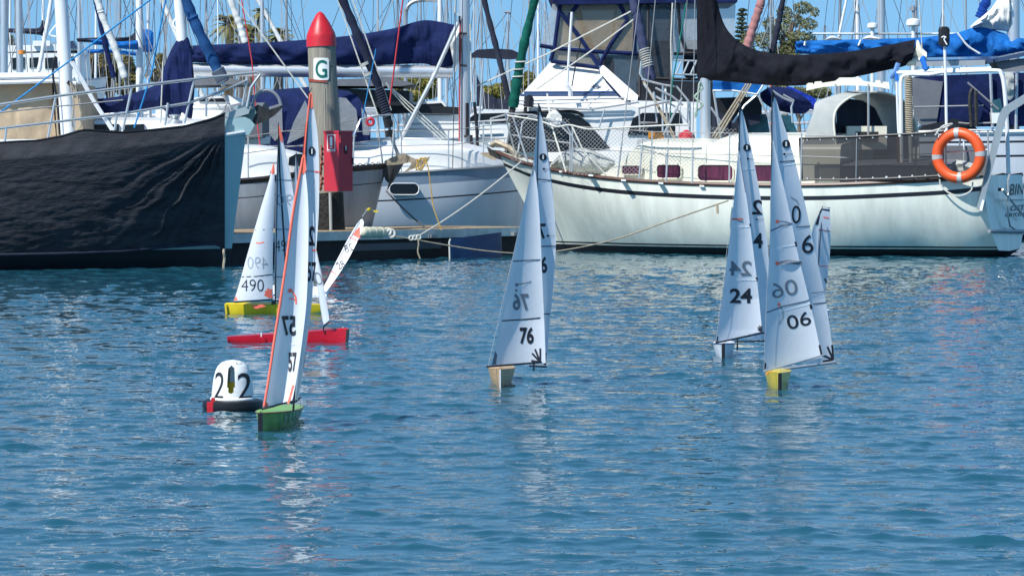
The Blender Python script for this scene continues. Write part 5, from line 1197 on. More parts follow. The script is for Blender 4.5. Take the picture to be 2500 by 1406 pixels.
# ------------------------------------------------------------------ grey-hulled yacht behind the pile
def grey_yacht():
    fr = Fr(700, 52.7, 3); o = fr.loc(0, 0, 0); ch = fr.pt; mc = lambda x, y: ch(x, y, 0)
    r = thing('sailing_yacht', 'dark grey hulled yacht behind the pile with tan anchor on its bow', 'yacht', (o.x, o.y, 0))
    st = [(-100, 440, 1.2, 0, -.4, .6, 3), (250, 452, 1.35, 0, -.5, .6, 3), (575, 441, 1.25, 0, -.5, .5, 2.8), (713, 426, 1.05, 0, -.5, .45, 2.4), (820, 414, .75, -.05, -.45, .35, 2.0), (900, 407, .38, -.22, -.4, .3, 1.6), (935, 404, .14, -.34, -.3, .4, 1.2), (944, 403, .04, -.40, -.3, .5, 1.0)]
    big_hull(r, fr, st, [(0, 2), (.06, 0), (.26, 1), (.275, 0)], [M['ghull'], M['darkstripe'], M['blackp']], boot=[(.1, 1)], rail=M['blackp'], railr=.035, deckm=M['gel'])
    house(r, fr, [(200, 440, 400, 1.0), (420, 438, 378, 1.0), (600, 436, 362, .95), (700, 430, 374, .8), (760, 424, 392, .6), (800, 418, 412, .4)], M['gel'])
    panel(r, 'window', lambda x, y: ch(x, y, .92), [(704, 404), (706, 385), (722, 376), (745, 376), (752, 400), (745, 408)], M['darkwin'], (0, .1, 0))
    tubes(r, 'pulpit', ch, [[(862, 410, .5), (865, 330, .55), (880, 292, .5), (918, 284, .4), (955, 280, .1), (962, 300, .05), (957, 400, .1)], [(862, 350, .5), (955, 340, .1)], [(920, 284, .3), (934, 400, .15)], [(770, 420, .9), (772, 335, .9), (820, 318, .7)], [(958, 280, 0), (968, 400, -.1)]], .014, M['steel'], 6)
    L1 = [(560, 340, 1.2), (772, 310, .9), (870, 292, .5)]
    each(r, 'lifeline', ch, [L1, [(x, y + 40, f) for x, y, f in L1]], .007, M['wire'])
    each(r, 'stanchion', ch, [[(606, 438, 1.2), (606, 335, 1.2)], [(680, 428, 1.1), (680, 325, 1.1)], [(690, 428, -1), (690, 340, -1)]], .013, M['steel'])
    furled(r, 'furled_headsail', [mc(946, 290), mc(925, 215), mc(885, 115), mc(840, 8), mc(760, -180), mc(600, -700)], .075, mat('charcoal_navy_canvas', (.02, .026, .05), .85, var=.2), (0, 20), mat('dark_lashing', (.05, .06, .09), .8), 12, r2=.062)
    for yy, xx in ((150, 893), (175, 901)):
        a = mc(xx - 12, yy + 6); b = mc(xx + 14, yy - 2); mb = MB(); mb.tube([mc(xx - 3, yy + 3), mc(xx, yy + 10)], .085, 12); mb.build('tape_band', M['greyc'], r)
    tubes(r, 'forestay_drum', mc, [[(945, 290), (950, 312)], [(950, 318), (952, 335)]], .07, M['blackp'], 10)
    tubes(r, 'forestay', mc, [[(944, 285), (960, 350), (976, 385)]], .03, M['alud'], 6)
    each(r, 'stay', mc, [[(818, -20), (922, 280), (926, 286)], [(858, -10), (955, 270)], [(550, -40), (752, 240)]], .011, M['rope'])
    tubes(r, 'halyard', mc, [[(985, -10), (948, 280)]], .013, M['roper'], 5)
    tubes(r, 'halyard', mc, [[(585, -30), (615, 150), (628, 300), (640, 400)]], .010, M['roper'], 5)
    tubes(r, 'jackline', lambda x, y: ch(x, y, .4), [[(918, 120), (885, 290), (862, 330)]], .008, M['ropeb'], 4)
    mb = MB(); mb.torus(ch(904, 298, .45), .05, .025, (1, 0, 0), (0, 0, 1), 16, 8); mb.build('navigation_light', M['redbox'], r)
    B = lambda x, y, o=.12: ch(x, y, o)
    mb = MB(); mb.plate([B(929, 404), B(962, 402), B(960, 440), B(948, 447), B(941, 440)], (0, .24, 0)); mb.build('stem_fitting', M['grimy'], r, smooth=False)
    mb = MB(); mb.plate([B(938, 394), B(955, 385), B(985, 374), B(990, 378), B(1000, 384), B(995, 398), B(975, 402), B(940, 405)], (0, .2, 0)); mb.build('bow_roller', M['galv'], r, smooth=False)
    mb = MB(); mb.plate([B(960, 403), B(985, 400), B(962, 440), B(944, 466), B(950, 445)], (0, .14, 0)); mb.build('bobstay_plate', M['blackp'], r, smooth=False)
    mb = MB(); mb.plate([B(990, 376), B(1004, 384), B(1018, 390), B(1030, 392), B(1050, 382), B(1046, 392), B(1035, 404), B(1010, 412), B(982, 424), B(1000, 408), B(1004, 398), B(990, 396)], (0, .12, 0)); mb.build('anchor', M['galv'], r, smooth=False)
    tubes(r, 'anchor_lashing', lambda x, y: ch(x, y, .2), [[(1018, 388), (1022, 410), (1030, 414), (1036, 395), (1026, 387), (1016, 415), (1038, 400), (1040, 386), (1020, 392)]], .012, M['ropey'], 5, True)
    mb = MB()
    for k in range(10): mb.torus(ch(864 + k * 7.5, 404 - k * .5, .45 - .03 * k), .022, .007, (1, 0, 0), (0, 1, 0) if k % 2 else (0, 0, 1), 10, 5)
    mb.build('anchor_chain', M['galv'], r)
grey_yacht()

# ------------------------------------------------------------------ long pale yacht with navy boom cover
def pale_yacht():
    fr = Fr(900, 59.2, 2); o = fr.loc(0, 0, 0); ch = fr.pt; mc = lambda x, y: ch(x, y, 0)
    r = thing('sailing_yacht', 'long pale grey yacht with navy boom cover and navy dodger in the middle', 'yacht', (o.x, o.y, 0))
    st = [(250, 432, 1.4, 0, .1, .6, 3), (500, 430, 1.7, 0, -.4, .6, 3), (800, 428, 1.75, 0, -.5, .6, 3), (980, 423, 1.6, 0, -.5, .5, 2.8), (1100, 415, 1.35, 0, -.5, .45, 2.4), (1200, 408, .95, -.1, -.45, .35, 2.0), (1270, 402, .45, -.2, -.4, .3, 1.6), (1300, 399, .08, -.3, -.3, .4, 1.2)]
    big_hull(r, fr, st, [(0, 1), (.012, 2), (.21, 0), (.44, 1), (.465, 0)], [M['dhull'], M['darkstripe'], M['bluegrey']], boot=[(.1, 1)], rail=M['alud'], railr=.03, deckm=M['gel'])
    house(r, fr, [(560, 426, 372, 1.3), (800, 424, 368, 1.35), (900, 422, 366, 1.35), (960, 420, 354, 1.3), (1100, 414, 356, 1.1), (1180, 408, 372, .8), (1245, 404, 392, .4)], M['gel'], crown=.10, tuck=.75)
    # rounded black hull window, set on the near side
    side = lambda x, y: ch(x, y, 1.66 - (x - 990) * .0016)
    panel(r, 'hull_window', lambda x, y: side(x, y) + Vector((0, -.03, 0)), rrect(952, 449, 1022, 475, 12.5, 8), M['darkwin'], (0, .3, 0))
    tubes(r, 'window_rim', lambda x, y: side(x, y) + Vector((0, -.03, 0)), [rrect(951, 448, 1023, 476, 13, 8) + [rrect(951, 448, 1023, 476, 13, 8)[0]]], .010, M['gel'], 5)
    mb = MB(); mb.tube([mc(1134, 348), mc(1133, 0), mc(1128, -1400)], [.10, .10, .08], 16); mb.build('mast', M['alu'], r)
    tubes(r, 'mast_collar', mc, [[(1112, 352), (1156, 352)]], .05, M['ropet'], 6)
    tubes(r, 'mast_fitting', lambda x, y: ch(x, y, .13), [[(1122, 40), (1122, 58)], [(1124, 160), (1140, 161)], [(1124, 82), (1140, 83)]], .02, M['blackp'], 6)
    tubes(r, 'pole_holder', lambda x, y: ch(x, y, .16), [[(1141, 252), (1141, 330), (1133, 334)], [(1150, 330), (1152, 397), (1160, 399), (1167, 392), (1164, 310), (1158, 250)]], .032, M['blackp'], 6)
    drape(r, 'boom_cover', mc, [(440, 118, 446, 150), (470, 112, 474, 153), (560, 108, 560, 156), (700, 101, 700, 158), (850, 88, 850, 160), (960, 70, 960, 158), (1010, 55, 1015, 156), (1040, 50, 1045, 158), (1075, 54, 1070, 170), (1102, 60, 1085, 186), (1116, 62, 1112, 150)], .20, M['navy'], .04, seed=7)
    mb = MB(); mb.tube([mc(452, 170), mc(700, 173), mc(1105, 176)], .115, 14); mb.build('boom', M['alu'], r)
    tubes(r, 'rigid_vang', lambda x, y: ch(x, y, .35), [[(1118, 56), (1060, 185), (1000, 300), (968, 358)]], .035, M['alu'], 8)
    drape(r, 'clear_sail_bag', lambda x, y: ch(x, y, .2), [(1095, 95, 1100, 120), (1104, 75, 1106, 150), (1116, 62, 1112, 178), (1121, 60, 1120, 150)], .04, M['sailcloth'], .02, seed=8)
    tubes(r, 'mainsheet', lambda x, y: ch(x, y, .3), [[(942, 203), (1010, 262), (1095, 340)], [(944, 206), (1000, 262), (1085, 340)], [(946, 212), (990, 262), (1080, 345)]], .010, M['rope'], 5)
    tubes(r, 'lazy_jack', mc, [[(1118, -60), (1110, 30), (1122, 42)], [(1010, 66), (1008, 80), (1014, 92)], [(724, 98), (720, 106)]], .010, M['rope'], 5)
    # dodger with clear windows
    A = [(905, 345, 1.3), (898, 290, 1.28), (880, 245, 1.15), (860, 228, .8), (850, 222, 0), (860, 228, -.8), (880, 245, -1.15), (905, 345, -1.3)]
    Bq = [(745, 370, 1.35), (735, 300, 1.35), (745, 240, 1.2), (755, 218, .8), (760, 212, 0), (755, 218, -.8), (745, 240, -1.2), (745, 370, -1.35)]
    Cq = [(612, 372, 1.35), (605, 300, 1.35), (600, 250, 1.2), (620, 232, .8), (640, 222, 0), (620, 232, -.8), (600, 250, -1.2), (612, 372, -1.35)]
    mb = MB(); mb.loft([smooth_path([ch(*q) for q in a], 4) for a in (Cq, Bq, A)], closed=False, caps=False); mb.build('dodger', M['navy'], r, angle=60)
    for p in ([(655, 262), (688, 252), (690, 320), (672, 345), (650, 320)], [(700, 352), (716, 300), (745, 245), (752, 262), (748, 330)], [(826, 238), (845, 240), (870, 268), (876, 322), (832, 335)], [(882, 262), (898, 290), (902, 330), (886, 330)]):
        panel(r, 'clear_window', lambda x, y: ch(x, y, 1.40), p, M['vinyl'], (0, .01, 0))
    house(r, fr, [(560, 400, 330, 1.2), (760, 400, 345, 1.2), (860, 395, 350, 1.1), (930, 390, 356, .9)], M['gel'], 'coachroof')
    L1 = [(560, 320, 1.6), (860, 322, 1.6), (1100, 318, 1.3), (1250, 300, .6)]
    each(r, 'lifeline', ch, [L1, [(x, y + 36, f) for x, y, f in L1]], .007, M['wire'])
    each(r, 'stanchion', ch, [[(980, 420, 1.55), (980, 318, 1.55)], [(1095, 414, 1.3), (1095, 318, 1.3)], [(1180, 408, 1.0), (1180, 310, 1.0)], [(860, 424, 1.6), (860, 322, 1.6)]], .013, M['steel'])
    each(r, 'shroud', ch, [[(1128, 410, 1.2), (1131, -400, .2), (1129, -1300, 0)], [(1105, 412, 1.3), (1122, -400, .5), (1127, -1300, 0)]], .008, M['wired'])
    tubes(r, 'halyard', lambda x, y: ch(x, y, .12), [[(1124, 50), (1121, 345)]], .012, M['roper'], 5)
    tubes(r, 'halyard', lambda x, y: ch(x, y, .12), [[(1148, 60), (1152, 250)]], .012, M['rope'], 5)
pale_yacht()
# ------------------------------------------------------------------ boats behind the front row
def at_depth(Y): return lambda x, y, o=0: W(x, y, Y - o)
def slab(root, name, Y, pts, m, depth, par=None, sl=0.0, y0=266):
    """a shape with real depth behind its near face; sl leans the face back above the line y0"""
    mb = MB(); mb.plate([W(x, y, Y + sl * max(0, y0 - y) * Y / FPX) for x, y in pts], (0, depth, 0)); return mb.build(name, m, par or root, angle=30)

def flybridge_cruiser():
    Y = 66.0; f = at_depth(Y); c = W(1500, 393, Y + 1.5)
    r = thing('motor_cruiser', 'white flybridge motor cruiser with navy canvas enclosure behind the cream yacht', 'motor cruiser', (c.x, c.y, 0))
    fr = Fr(1600, Y + 1.75, 0)
    big_hull(r, fr, [(1195, 352, .1, .5, -.3, .4, 1.0), (1240, 356, .8, .3, -.4, .4, 1.4), (1320, 362, 1.4, .1, -.5, .5, 2), (1450, 366, 1.7, 0, -.5, .6, 2.6), (1700, 370, 1.75, 0, -.5, .7, 3), (1900, 372, 1.7, 0, -.5, .7, 3)], [(0, 0), (.3, 1), (.34, 0)], [M['gel'], M['bluestripe'], M['antifoul']], boot=[(.1, 2)], rail=M['gel'], deckm=M['gel'])
    slab(r, 'saloon', Y + .05, [(1228, 372), (1240, 300), (1262, 266), (1530, 258), (1560, 262), (1700, 262), (1700, 372)], M['gel'], 3.3)
    slab(r, 'flybridge', Y + .12, [(1246, 266), (1262, 243), (1330, 168), (1345, 149), (1362, 146), (1462, 164), (1478, 190), (1530, 245), (1545, 266)], M['gel'], 2.6, sl=.9)
    slab(r, 'flybridge_side', Y + .10, [(1540, 246), (1720, 250), (1720, 266), (1540, 266)], M['gel'], 3.1)
    slab(r, 'side_wing', Y - .02, [(1462, 162), (1474, 160), (1558, 234), (1556, 246), (1524, 244), (1466, 180)], M['gel'], .3, sl=.75)
    slab(r, 'windscreen', Y + .01, [(1236, 372), (1248, 300), (1262, 282), (1330, 279), (1392, 277), (1415, 284), (1440, 304), (1475, 345), (1498, 372)], M['darkwin'], .3)
    slab(r, 'saloon_window', Y + .01, [(1532, 330), (1545, 290), (1568, 276), (1660, 276), (1670, 330)], M['darkwin'], .3)
    tubes(r, 'window_brow', f, [[(1250, 278, .05), (1330, 274, .05), (1400, 273, .05), (1425, 284, .05)]], .035, M['blackp'], 6, True)
    each(r, 'blue_line', f, [[(1279, 226, -.38), (1508, 225, -.38)], [(1270, 232, -.33), (1514, 231, -.33)]], .020, M['bluestripe'], 4)
    g = M['seam']
    mb = MB()
    for pts in ([(1455, 203), (1458, 209), (1455, 214), (1452, 209)], [(1450, 206), (1452, 213), (1446, 211)], [(1460, 206), (1464, 211), (1458, 213)], [(1442, 210), (1452, 214), (1455, 217), (1446, 214)], [(1468, 210), (1458, 214), (1455, 217), (1464, 214)]): mb.plate([W(x, y, Y + .105 + .9 * (266 - y) * Y / FPX) for x, y in pts], (0, -.012, 0))
    mb.build('bow_emblem', g, r, smooth=False)
    tubes(r, 'handrail', f, [[(1262, 248, .12), (1263, 254, .12), (1275, 255, .12), (1525, 248, .12), (1530, 240, .12)], [(1262, 247, .12), (1525, 240, .12)], [(1350, 245, .12), (1350, 252, .02)], [(1433, 243, .12), (1433, 250, .02)]], .018, M['steel'], 6)
    # canvas and clear panels of the upper helm
    slab(r, 'bimini_top', Y + .6, [(1340, -22), (1350, 4), (1362, 12), (1560, 9), (1800, 6), (1805, -30), (1560, -40)], M['navy'], 2.9)
    for nm_, pts, m in (('front_panel', [(1349, 10), (1366, 14), (1354, 112), (1320, 111)], 'vinyl'), ('side_panel', [(1368, 13), (1547, 9), (1556, 128), (1354, 113)], 'vinyltan'), ('lower_panel', [(1352, 122), (1440, 127), (1458, 164), (1346, 148)], 'vinyltan'),
                        ('lower_panel', [(1476, 134), (1560, 136), (1560, 240), (1468, 164)], 'vinyldark'), ('side_panel', [(1566, 10), (1640, 8), (1640, 192), (1566, 192)], 'vinyldark'), ('side_panel', [(1646, 8), (1706, 8), (1706, 136), (1646, 136)], 'vinyl'), ('side_panel', [(1712, 8), (1796, 8), (1790, 180), (1712, 180)], 'vinyl')):
        slab(r, nm_, Y + .80, pts, M[nm_ and m], .015)
    slab(r, 'far_panel', Y + 3.0, [(1360, 8), (1700, 8), (1700, 150), (1350, 140)], M['vinyl'], .02)
    fl = lambda x, y: W(x, y, Y + .76 - max(0, min(1, (y - 150) / 100)) * .55)
    fx = [[(1367, 12), (1354, 114), (1344, 150)], [(1318, 112), (1354, 118), (1440, 126), (1562, 132)], [(1368, 30), (1416, 92), (1462, 162), (1478, 190)], [(1412, 8), (1388, 44)], [(1532, 50), (1490, 110), (1462, 162)], [(1512, 8), (1532, 50)], [(1548, 9), (1552, 60), (1548, 132)], [(1346, 150), (1462, 166)], [(1478, 190), (1520, 240), (1560, 246)]]
    for p in fx: tubes(r, 'canvas_frame', fl, [p], .045, M['navy'], 6)
    for p in ([(1582, 6), (1582, 240)], [(1640, 6), (1637, 196)], [(1656, 6), (1660, 80), (1672, 122), (1706, 126)], [(1562, 6), (1562, 240)], [(1708, 130), (1645, 132)], [(1588, 192), (1740, 196)]): tubes(r, 'canvas_frame', fl, [p], .032, M['blackp'], 6)
    tubes(r, 'bow_hoop', lambda x, y: W(x, y, Y + 1.9), [[(1416, 12), (1422, 60), (1440, 110), (1478, 118), (1492, 100), (1506, 10)]], .03, M['dkred'], 6, True)
    for b in ((1586, 100, 1640, 190), (1672, 98, 1706, 150), (1470, 140, 1500, 160)): slab(r, 'helm_seat', Y + 1.4, rrect(b[0], b[1], b[2], b[3] + 40, 12), M['charcoal'], .6)
    tubes(r, 'ladder', lambda x, y: W(x, y, Y + .3), [[(1645, 148), (1712, 150)], [(1650, 182), (1664, 150)], [(1668, 182), (1682, 150)], [(1686, 182), (1700, 150)], [(1645, 182), (1712, 184)]], .02, M['steel'], 6)
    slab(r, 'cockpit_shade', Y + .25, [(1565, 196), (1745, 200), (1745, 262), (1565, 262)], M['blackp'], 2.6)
    mb = MB(); c = W(1393, 212, Y + .05); mb.tube([W(1396, 30, Y), W(1390, 120, Y - .02), W(1385, 210, Y - .05)], .028, 6); mb.tube([W(1384, 208, Y - .05), W(1392, 222, Y - .05), W(1393, 235, Y - .05)], .05, 6); mb.build('aerial', M['aluw'], r)
    tubes(r, 'aerial_cable', f, [[(1418, 100, .15), (1405, 160, .15), (1396, 212, .15)]], .012, M['blackp'], 4)
    mb = MB(); mb.tube([W(1282, 282, Y - .1), W(1283, 262, Y - .1)], .04, 6); mb.tube([W(1290, 262, Y - .1), W(1292, 240, Y - .1), W(1297, 234, Y - .1)], [.10, .10, .04], 8); mb.build('searchlight', M['blackp'], r)
    drape(r, 'windscreen_cover', lambda x, y: W(x, y, Y - .25), [(1332, 290, 1332, 300), (1342, 274, 1340, 312), (1358, 270, 1358, 312), (1372, 284, 1370, 306)], .15, M['sailcloth'], .02, seed=12)
    tubes(r, 'bow_rail', f, [[(1200, 352, -1.6), (1198, 290, -1.6), (1300, 262, .1), (1440, 268, .1), (1560, 250, .15)], [(1460, 320, .1), (1476, 268, .1)], [(1560, 262, .1), (1562, 320, .1)]], .018, M['steel'], 6)
flybridge_cruiser()

def slim_bow_boat():
    fr = Fr(1690, 57.6, -28); ch = fr.pt; o = fr.loc(0, 0, 0)
    r = thing('sailing_yacht', 'small yacht bow with stainless pulpit and grey-blue furled sail, right of the cruiser', 'yacht', (o.x, o.y, 0))
    big_hull(r, fr, [(1330, 372, .9, 0, -.2, .6, 3), (1450, 372, 1.0, 0, -.4, .6, 3), (1570, 368, .8, 0, -.4, .5, 2), (1660, 362, .4, -.1, -.4, .3, 1.5), (1705, 358, .04, -.3, -.3, .4, 1)], [(0, 0), (.1, 0)], [M['gel'], M['antifoul']], boot=[(.1, 1)], deckm=M['gel'])
    mc = lambda x, y: ch(x, y, 0)
    furled(r, 'furled_headsail', [mc(1590, 196), mc(1572, 120), mc(1556, 40), mc(1540, -30), mc(1460, -500)], .075, mat('blue_grey_canvas', (.05, .06, .12), .85), (12, 26), M['rope'], 8, r2=.085)
    each(r, 'reefing_line', mc, [[(1553, 22), (1330, 135), (1165, 210)], [(1555, 42), (1450, 120), (1310, 218)]], .014, M['rope'])
    rails = [[(1566, 150, .3), (1562, 180, .3), (1570, 195, .3), (1620, 208, .2), (1652, 212, .1), (1680, 246, .1), (1678, 300, .1), (1650, 262, .1), (1590, 230, .3), (1572, 205, .3)], [(1596, 225, .3), (1604, 300, .3), (1560, 300, .5)], [(1625, 215, .2), (1630, 330, .2)],
             [(1665, 240, .1), (1620, 330, .4)], [(1560, 265, .6), (1636, 247, .2)], [(1600, 215, .3), (1640, 235, .2), (1668, 258, .1)], [(1684, 250, -.1), (1684, 350, -.1)], [(1618, 208, -.2), (1618, 355, -.2)]]
    tubes(r, 'pulpit', ch, rails, .020, M['steel'], 6)
    tubes(r, 'guard_line', ch, [[(1570, 200, .3), (1600, 250, .3), (1640, 330, .3), (1660, 352, .3)], [(1573, 200, .3), (1606, 255, .3), (1648, 335, .3), (1668, 352, .3)]], .014, M['ropet'], 5)
    tubes(r, 'furling_line', ch, [[(1642, 8, .2), (1638, 100, .2), (1640, 200, .2)]], .014, M['rope'], 5)
    tubes(r, 'furling_line', ch, [[(1675, 8, .2), (1660, 100, .2), (1642, 200, .2), (1636, 270, .2), (1640, 285, .2)]], .012, M['ropeg'], 5)
    mb = MB(); mb.box(ch(1665, 318, .1), (.22, .1, .2)); mb.build('life_sling_box', M['gel'], r)
    mb = MB(); mb.lathe([(.001, -.18), (.13, -.16), (.16, 0), (.13, .12), (.04, .18), (.001, .19)], ch(1676, 345, .35), 14); mb.build('fuel_can', M['red'], r)
    mb = MB(); mb.box(ch(1602, 336, .1), (.26, .2, .2)); mb.build('life_jacket_bag', mat('orange_bag', (.5, .2, .03), .8), r)
slim_bow_boat()

def coil(name, label, cx, cy, Y, m):
    q = [W(cx + 9 * math.sin(i * .9) * (1 - .2 * math.sin(i)), cy + (i % 14) * 6 - 30 * 0, Y) + Vector((0, .02 * math.cos(i * 1.3), 0)) for i in range(60)]
    mb = MB(); mb.tube(smooth_path(q, 3), .012, 4); o = mb.build(name, m); tag(o, label, 'rope'); return o
coil('coiled_rope', 'pale green rope coil hanging beside the mast of the cream yacht', 1706, 205, 53.3, mat('pale_green_rope', (.40, .50, .42), .9))

def beige_boat():
    Y = 52.6; r = thing('motor_cruiser', 'cruiser with beige canvas sides and white hardtop behind the teal yacht', 'motor cruiser', W(60, 393, Y + 1.5) * 1.0)
    ORG[r.name] = Vector(r.location)
    fr = Fr(0, Y + 1.6, 0); big_hull(r, fr, [(-700, 372, 1.5, 0, -.4, .6, 3), (-200, 368, 1.6, 0, -.4, .6, 3), (100, 362, 1.4, 0, -.4, .5, 2.4), (240, 356, .6, -.1, -.4, .4, 1.6), (300, 352, .05, -.3, -.3, .4, 1)], [(0, 0), (.1, 0)], [M['gel'], M['antifoul']], boot=[(.1, 1)], deckm=M['gel'])
    mb = MB(); mb.loft([[W(x, y, Y + k * 3.2) for x, y in ((-500, 205), (-500, 186), (-200, 182), (0, 178), (100, 177), (150, 180), (182, 186), (192, 196), (188, 204), (140, 198), (0, 204))] for k in (0, 1)]); mb.build('hardtop', M['gel'], r, angle=40)
    tubes(r, 'hardtop_rim', lambda x, y: W(x, y, Y - .02), [[(-500, 204), (0, 202), (130, 198), (186, 204)], [(-500, 192), (0, 190), (120, 187), (180, 192)]], .035, M['aluw'], 6)
    drape(r, 'canvas_side', lambda x, y: W(x, y, Y + .35), [(-500, 206, -500, 350), (-200, 206, -200, 350), (0, 204, 0, 352), (60, 202, 60, 352), (128, 200, 140, 350)], .16, M['tan'], .02, seed=21)
    slab(r, 'canvas_front', Y + .1, [(132, 200), (186, 204), (196, 250), (205, 352), (140, 352)], M['tan'], 2.4)
    slab(r, 'side_deck', Y - .1, [(-500, 343), (140, 340), (205, 350), (205, 362), (-500, 362)], M['gel'], 3.2)
beige_boat()

def navy_cover_boat():
    fr = Fr(330, 55.2, 0); ch = fr.pt; mc = lambda x, y: ch(x, y, 0); o = fr.loc(0, 0, 0)
    r = thing('sailing_yacht', 'yacht with navy boom cover lashed high up its white mast, behind the teal bow', 'yacht', (o.x, o.y, 0))
    big_hull(r, fr, [(60, 352, 1.2, 0, -.3, .6, 3), (300, 350, 1.3, 0, -.4, .6, 3), (480, 346, 1.1, 0, -.4, .5, 2.4), (600, 340, .5, -.1, -.4, .4, 1.6), (660, 336, .05, -.3, -.3, .4, 1)], [(0, 0), (.1, 1), (.14, 0)], [M['gel'], M['bluestripe']], boot=[(.1, 1)], deckm=M['gel'])
    house(r, fr, [(180, 352, 296, 1.0), (300, 350, 294, 1.0), (470, 346, 298, .9), (540, 342, 312, .7)], M['gel'])
    panel(r, 'window', lambda x, y: ch(x, y, 1.02), [(215, 305), (290, 303), (290, 330), (215, 330)], M['darkwin'], (0, .05, 0)); panel(r, 'window', lambda x, y: ch(x, y, 1.0), [(300, 305), (352, 303), (352, 330), (300, 330)], M['darkwin'], (0, .05, 0))
    mb = MB(); mb.tube([mc(452, 330), mc(443, 80), mc(436, 0), mc(400, -1200)], [.085, .085, .08, .07], 14); mb.build('mast', M['aluw'], r)
    drape(r, 'boom_cover', mc, [(196, 247, 200, 280), (205, 243, 212, 282), (270, 239, 280, 275), (330, 226, 340, 270), (385, 203, 395, 266), (402, 160, 412, 290), (420, 118, 430, 292), (438, 92, 452, 292), (458, 92, 468, 290), (466, 112, 474, 230)], .19, M['navy'], .045, seed=11)
    each(r, 'lazy_jack', mc, [[(420, -40), (398, 160), (393, 300)], [(452, 0), (456, 110), (470, 200)], [(445, -20), (470, 120)]], .009, M['wire'])
    tubes(r, 'mast_step', mc, [[(436, 40), (424, 52), (424, 64), (432, 72)]], .014, M['signw'], 5, True)
    house(r, fr, [(520, 345, 300, .8), (560, 340, 262, .9), (640, 336, 258, .8)], M['greyd'], 'sprayhood')
navy_cover_boat()

def blue_cover_yacht():
    Y = 64.0; fr = Fr(2350, Y, 0); ch = fr.pt; mc = lambda x, y: ch(x, y, 0); o = fr.loc(0, 0, 0)
    r = thing('sailing_yacht', 'yacht at the right edge with bright blue boom cover and navy side canvas', 'yacht', (o.x, o.y, 0))
    big_hull(r, fr, [(2180, 326, 1.4, 0, -.3, .6, 3), (2300, 324, 1.5, 0, -.4, .6, 3), (2500, 322, 1.5, 0, -.4, .6, 3), (2760, 316, 1.1, 0, -.4, .4, 2), (2950, 305, .05, -.3, -.3, .4, 1)], [(0, 0), (.16, 1), (.2, 0), (.42, 1), (.46, 0)], [M['dhull'], M['darkstripe'], M['antifoul']], boot=[(.1, 2)], rail=M['gel'], railr=.05, deckm=M['gel'])
    mb = MB(); mb.tube([mc(2474, 320), mc(2474, 0), mc(2470, -1100)], [.12, .12, .1], 16); mb.build('mast', M['alu'], r)
    slab(r, 'mast_sticker', Y - .13, [(2462, 8), (2474, 8), (2474, 30), (2462, 30)], M['signw'], .02)
    drape(r, 'boom_cover', mc, [(1944, 104, 1946, 130), (1952, 101, 1952, 132), (2050, 98, 2050, 136), (2160, 95, 2160, 138), (2250, 92, 2246, 142), (2330, 82, 2330, 144), (2390, 66, 2390, 146), (2440, 78, 2436, 146), (2480, 92, 2480, 140), (2530, 96, 2530, 134)], .18, M['blue'], .055, seed=13)
    tubes(r, 'cover_strap', lambda x, y: ch(x, y, .24), [[(2337, 80), (2362, 112), (2392, 132)]], .018, M['signw'], 5, True)
    tubes(r, 'cover_tie', lambda x, y: ch(x, y, .22), [[(2102, 98), (2096, 112)], [(1966, 102), (1964, 112)]], .02, M['signw'], 5)
    drape(r, 'stowed_sail', mc, [(2372, 62, 2372, 70), (2392, 44, 2392, 72), (2420, 20, 2415, 74), (2446, -20, 2450, 76), (2458, -60, 2462, 80)], .2, M['sailcloth'], .07, seed=14)
    drape(r, 'white_cover', lambda x, y: ch(x, y, .5), [(2016, 96, 2016, 98), (2030, 88, 2030, 99), (2050, 94, 2054, 99)], .15, M['gel'], .01, seed=2); drape(r, 'white_cover', lambda x, y: ch(x, y, .5), [(2106, 94, 2106, 97), (2122, 87, 2122, 98), (2145, 93, 2148, 98)], .15, M['gel'], .01, seed=2)
    slab(r, 'side_canvas', Y - 1.3, [(2248, 186), (2500, 178), (2620, 178), (2620, 306), (2280, 308), (2262, 270)], M['navy'], 1.8)
    slab(r, 'grey_side_canvas', Y - 1.34, [(2226, 190), (2302, 200), (2286, 304), (2248, 306), (2230, 280)], M['greyd'], .03)
    tubes(r, 'bimini_post', lambda x, y: ch(x, y, 1.4), [[(2418, 180), (2424, 330)], [(2482, 180), (2480, 330)]], .03, M['alu'], 6)
    slab(r, 'dark_cushion', Y - 1.45, [(2236, 320), (2260, 306), (2330, 290), (2380, 308), (2392, 324), (2240, 332)], M['blackp'], .8)
    slab(r, 'tinted_screen', Y - 1.5, [(2424, 246), (2442, 240), (2450, 276), (2440, 292), (2424, 290)], M['tealwin'], .1)
    slab(r, 'white_locker', Y - 1.52, [(2420, 276), (2448, 276), (2448, 300), (2422, 302)], M['gel'], .3)
    tubes(r, 'guard_rail', lambda x, y: ch(x, y, 1.5), [[(2230, 262), (2400, 258)], [(2362, 202), (2438, 268)], [(2340, 300), (2360, 302), (2440, 300)]], .016, M['wire'], 5)
    tubes(r, 'ladder_post', lambda x, y: ch(x, y, 1.6), [[(2374, 216), (2368, 240), (2372, 310)], [(2382, 222), (2384, 310)]], .04, M['grimy'], 6, True)
    furled(r, 'furled_headsail', [mc(2392, 44), mc(2400, 20), mc(2414, -40), mc(2440, -400)], .09, mat('royal_blue_canvas', (.01, .05, .26), .8))
    drape(r, 'hanging_line_bundle', lambda x, y: ch(x, y, 1.6), [(2452, 178, 2456, 240), (2462, 176, 2466, 246), (2474, 180, 2476, 236)], .05, M['greyc'], .05, seed=17)
blue_cover_yacht()

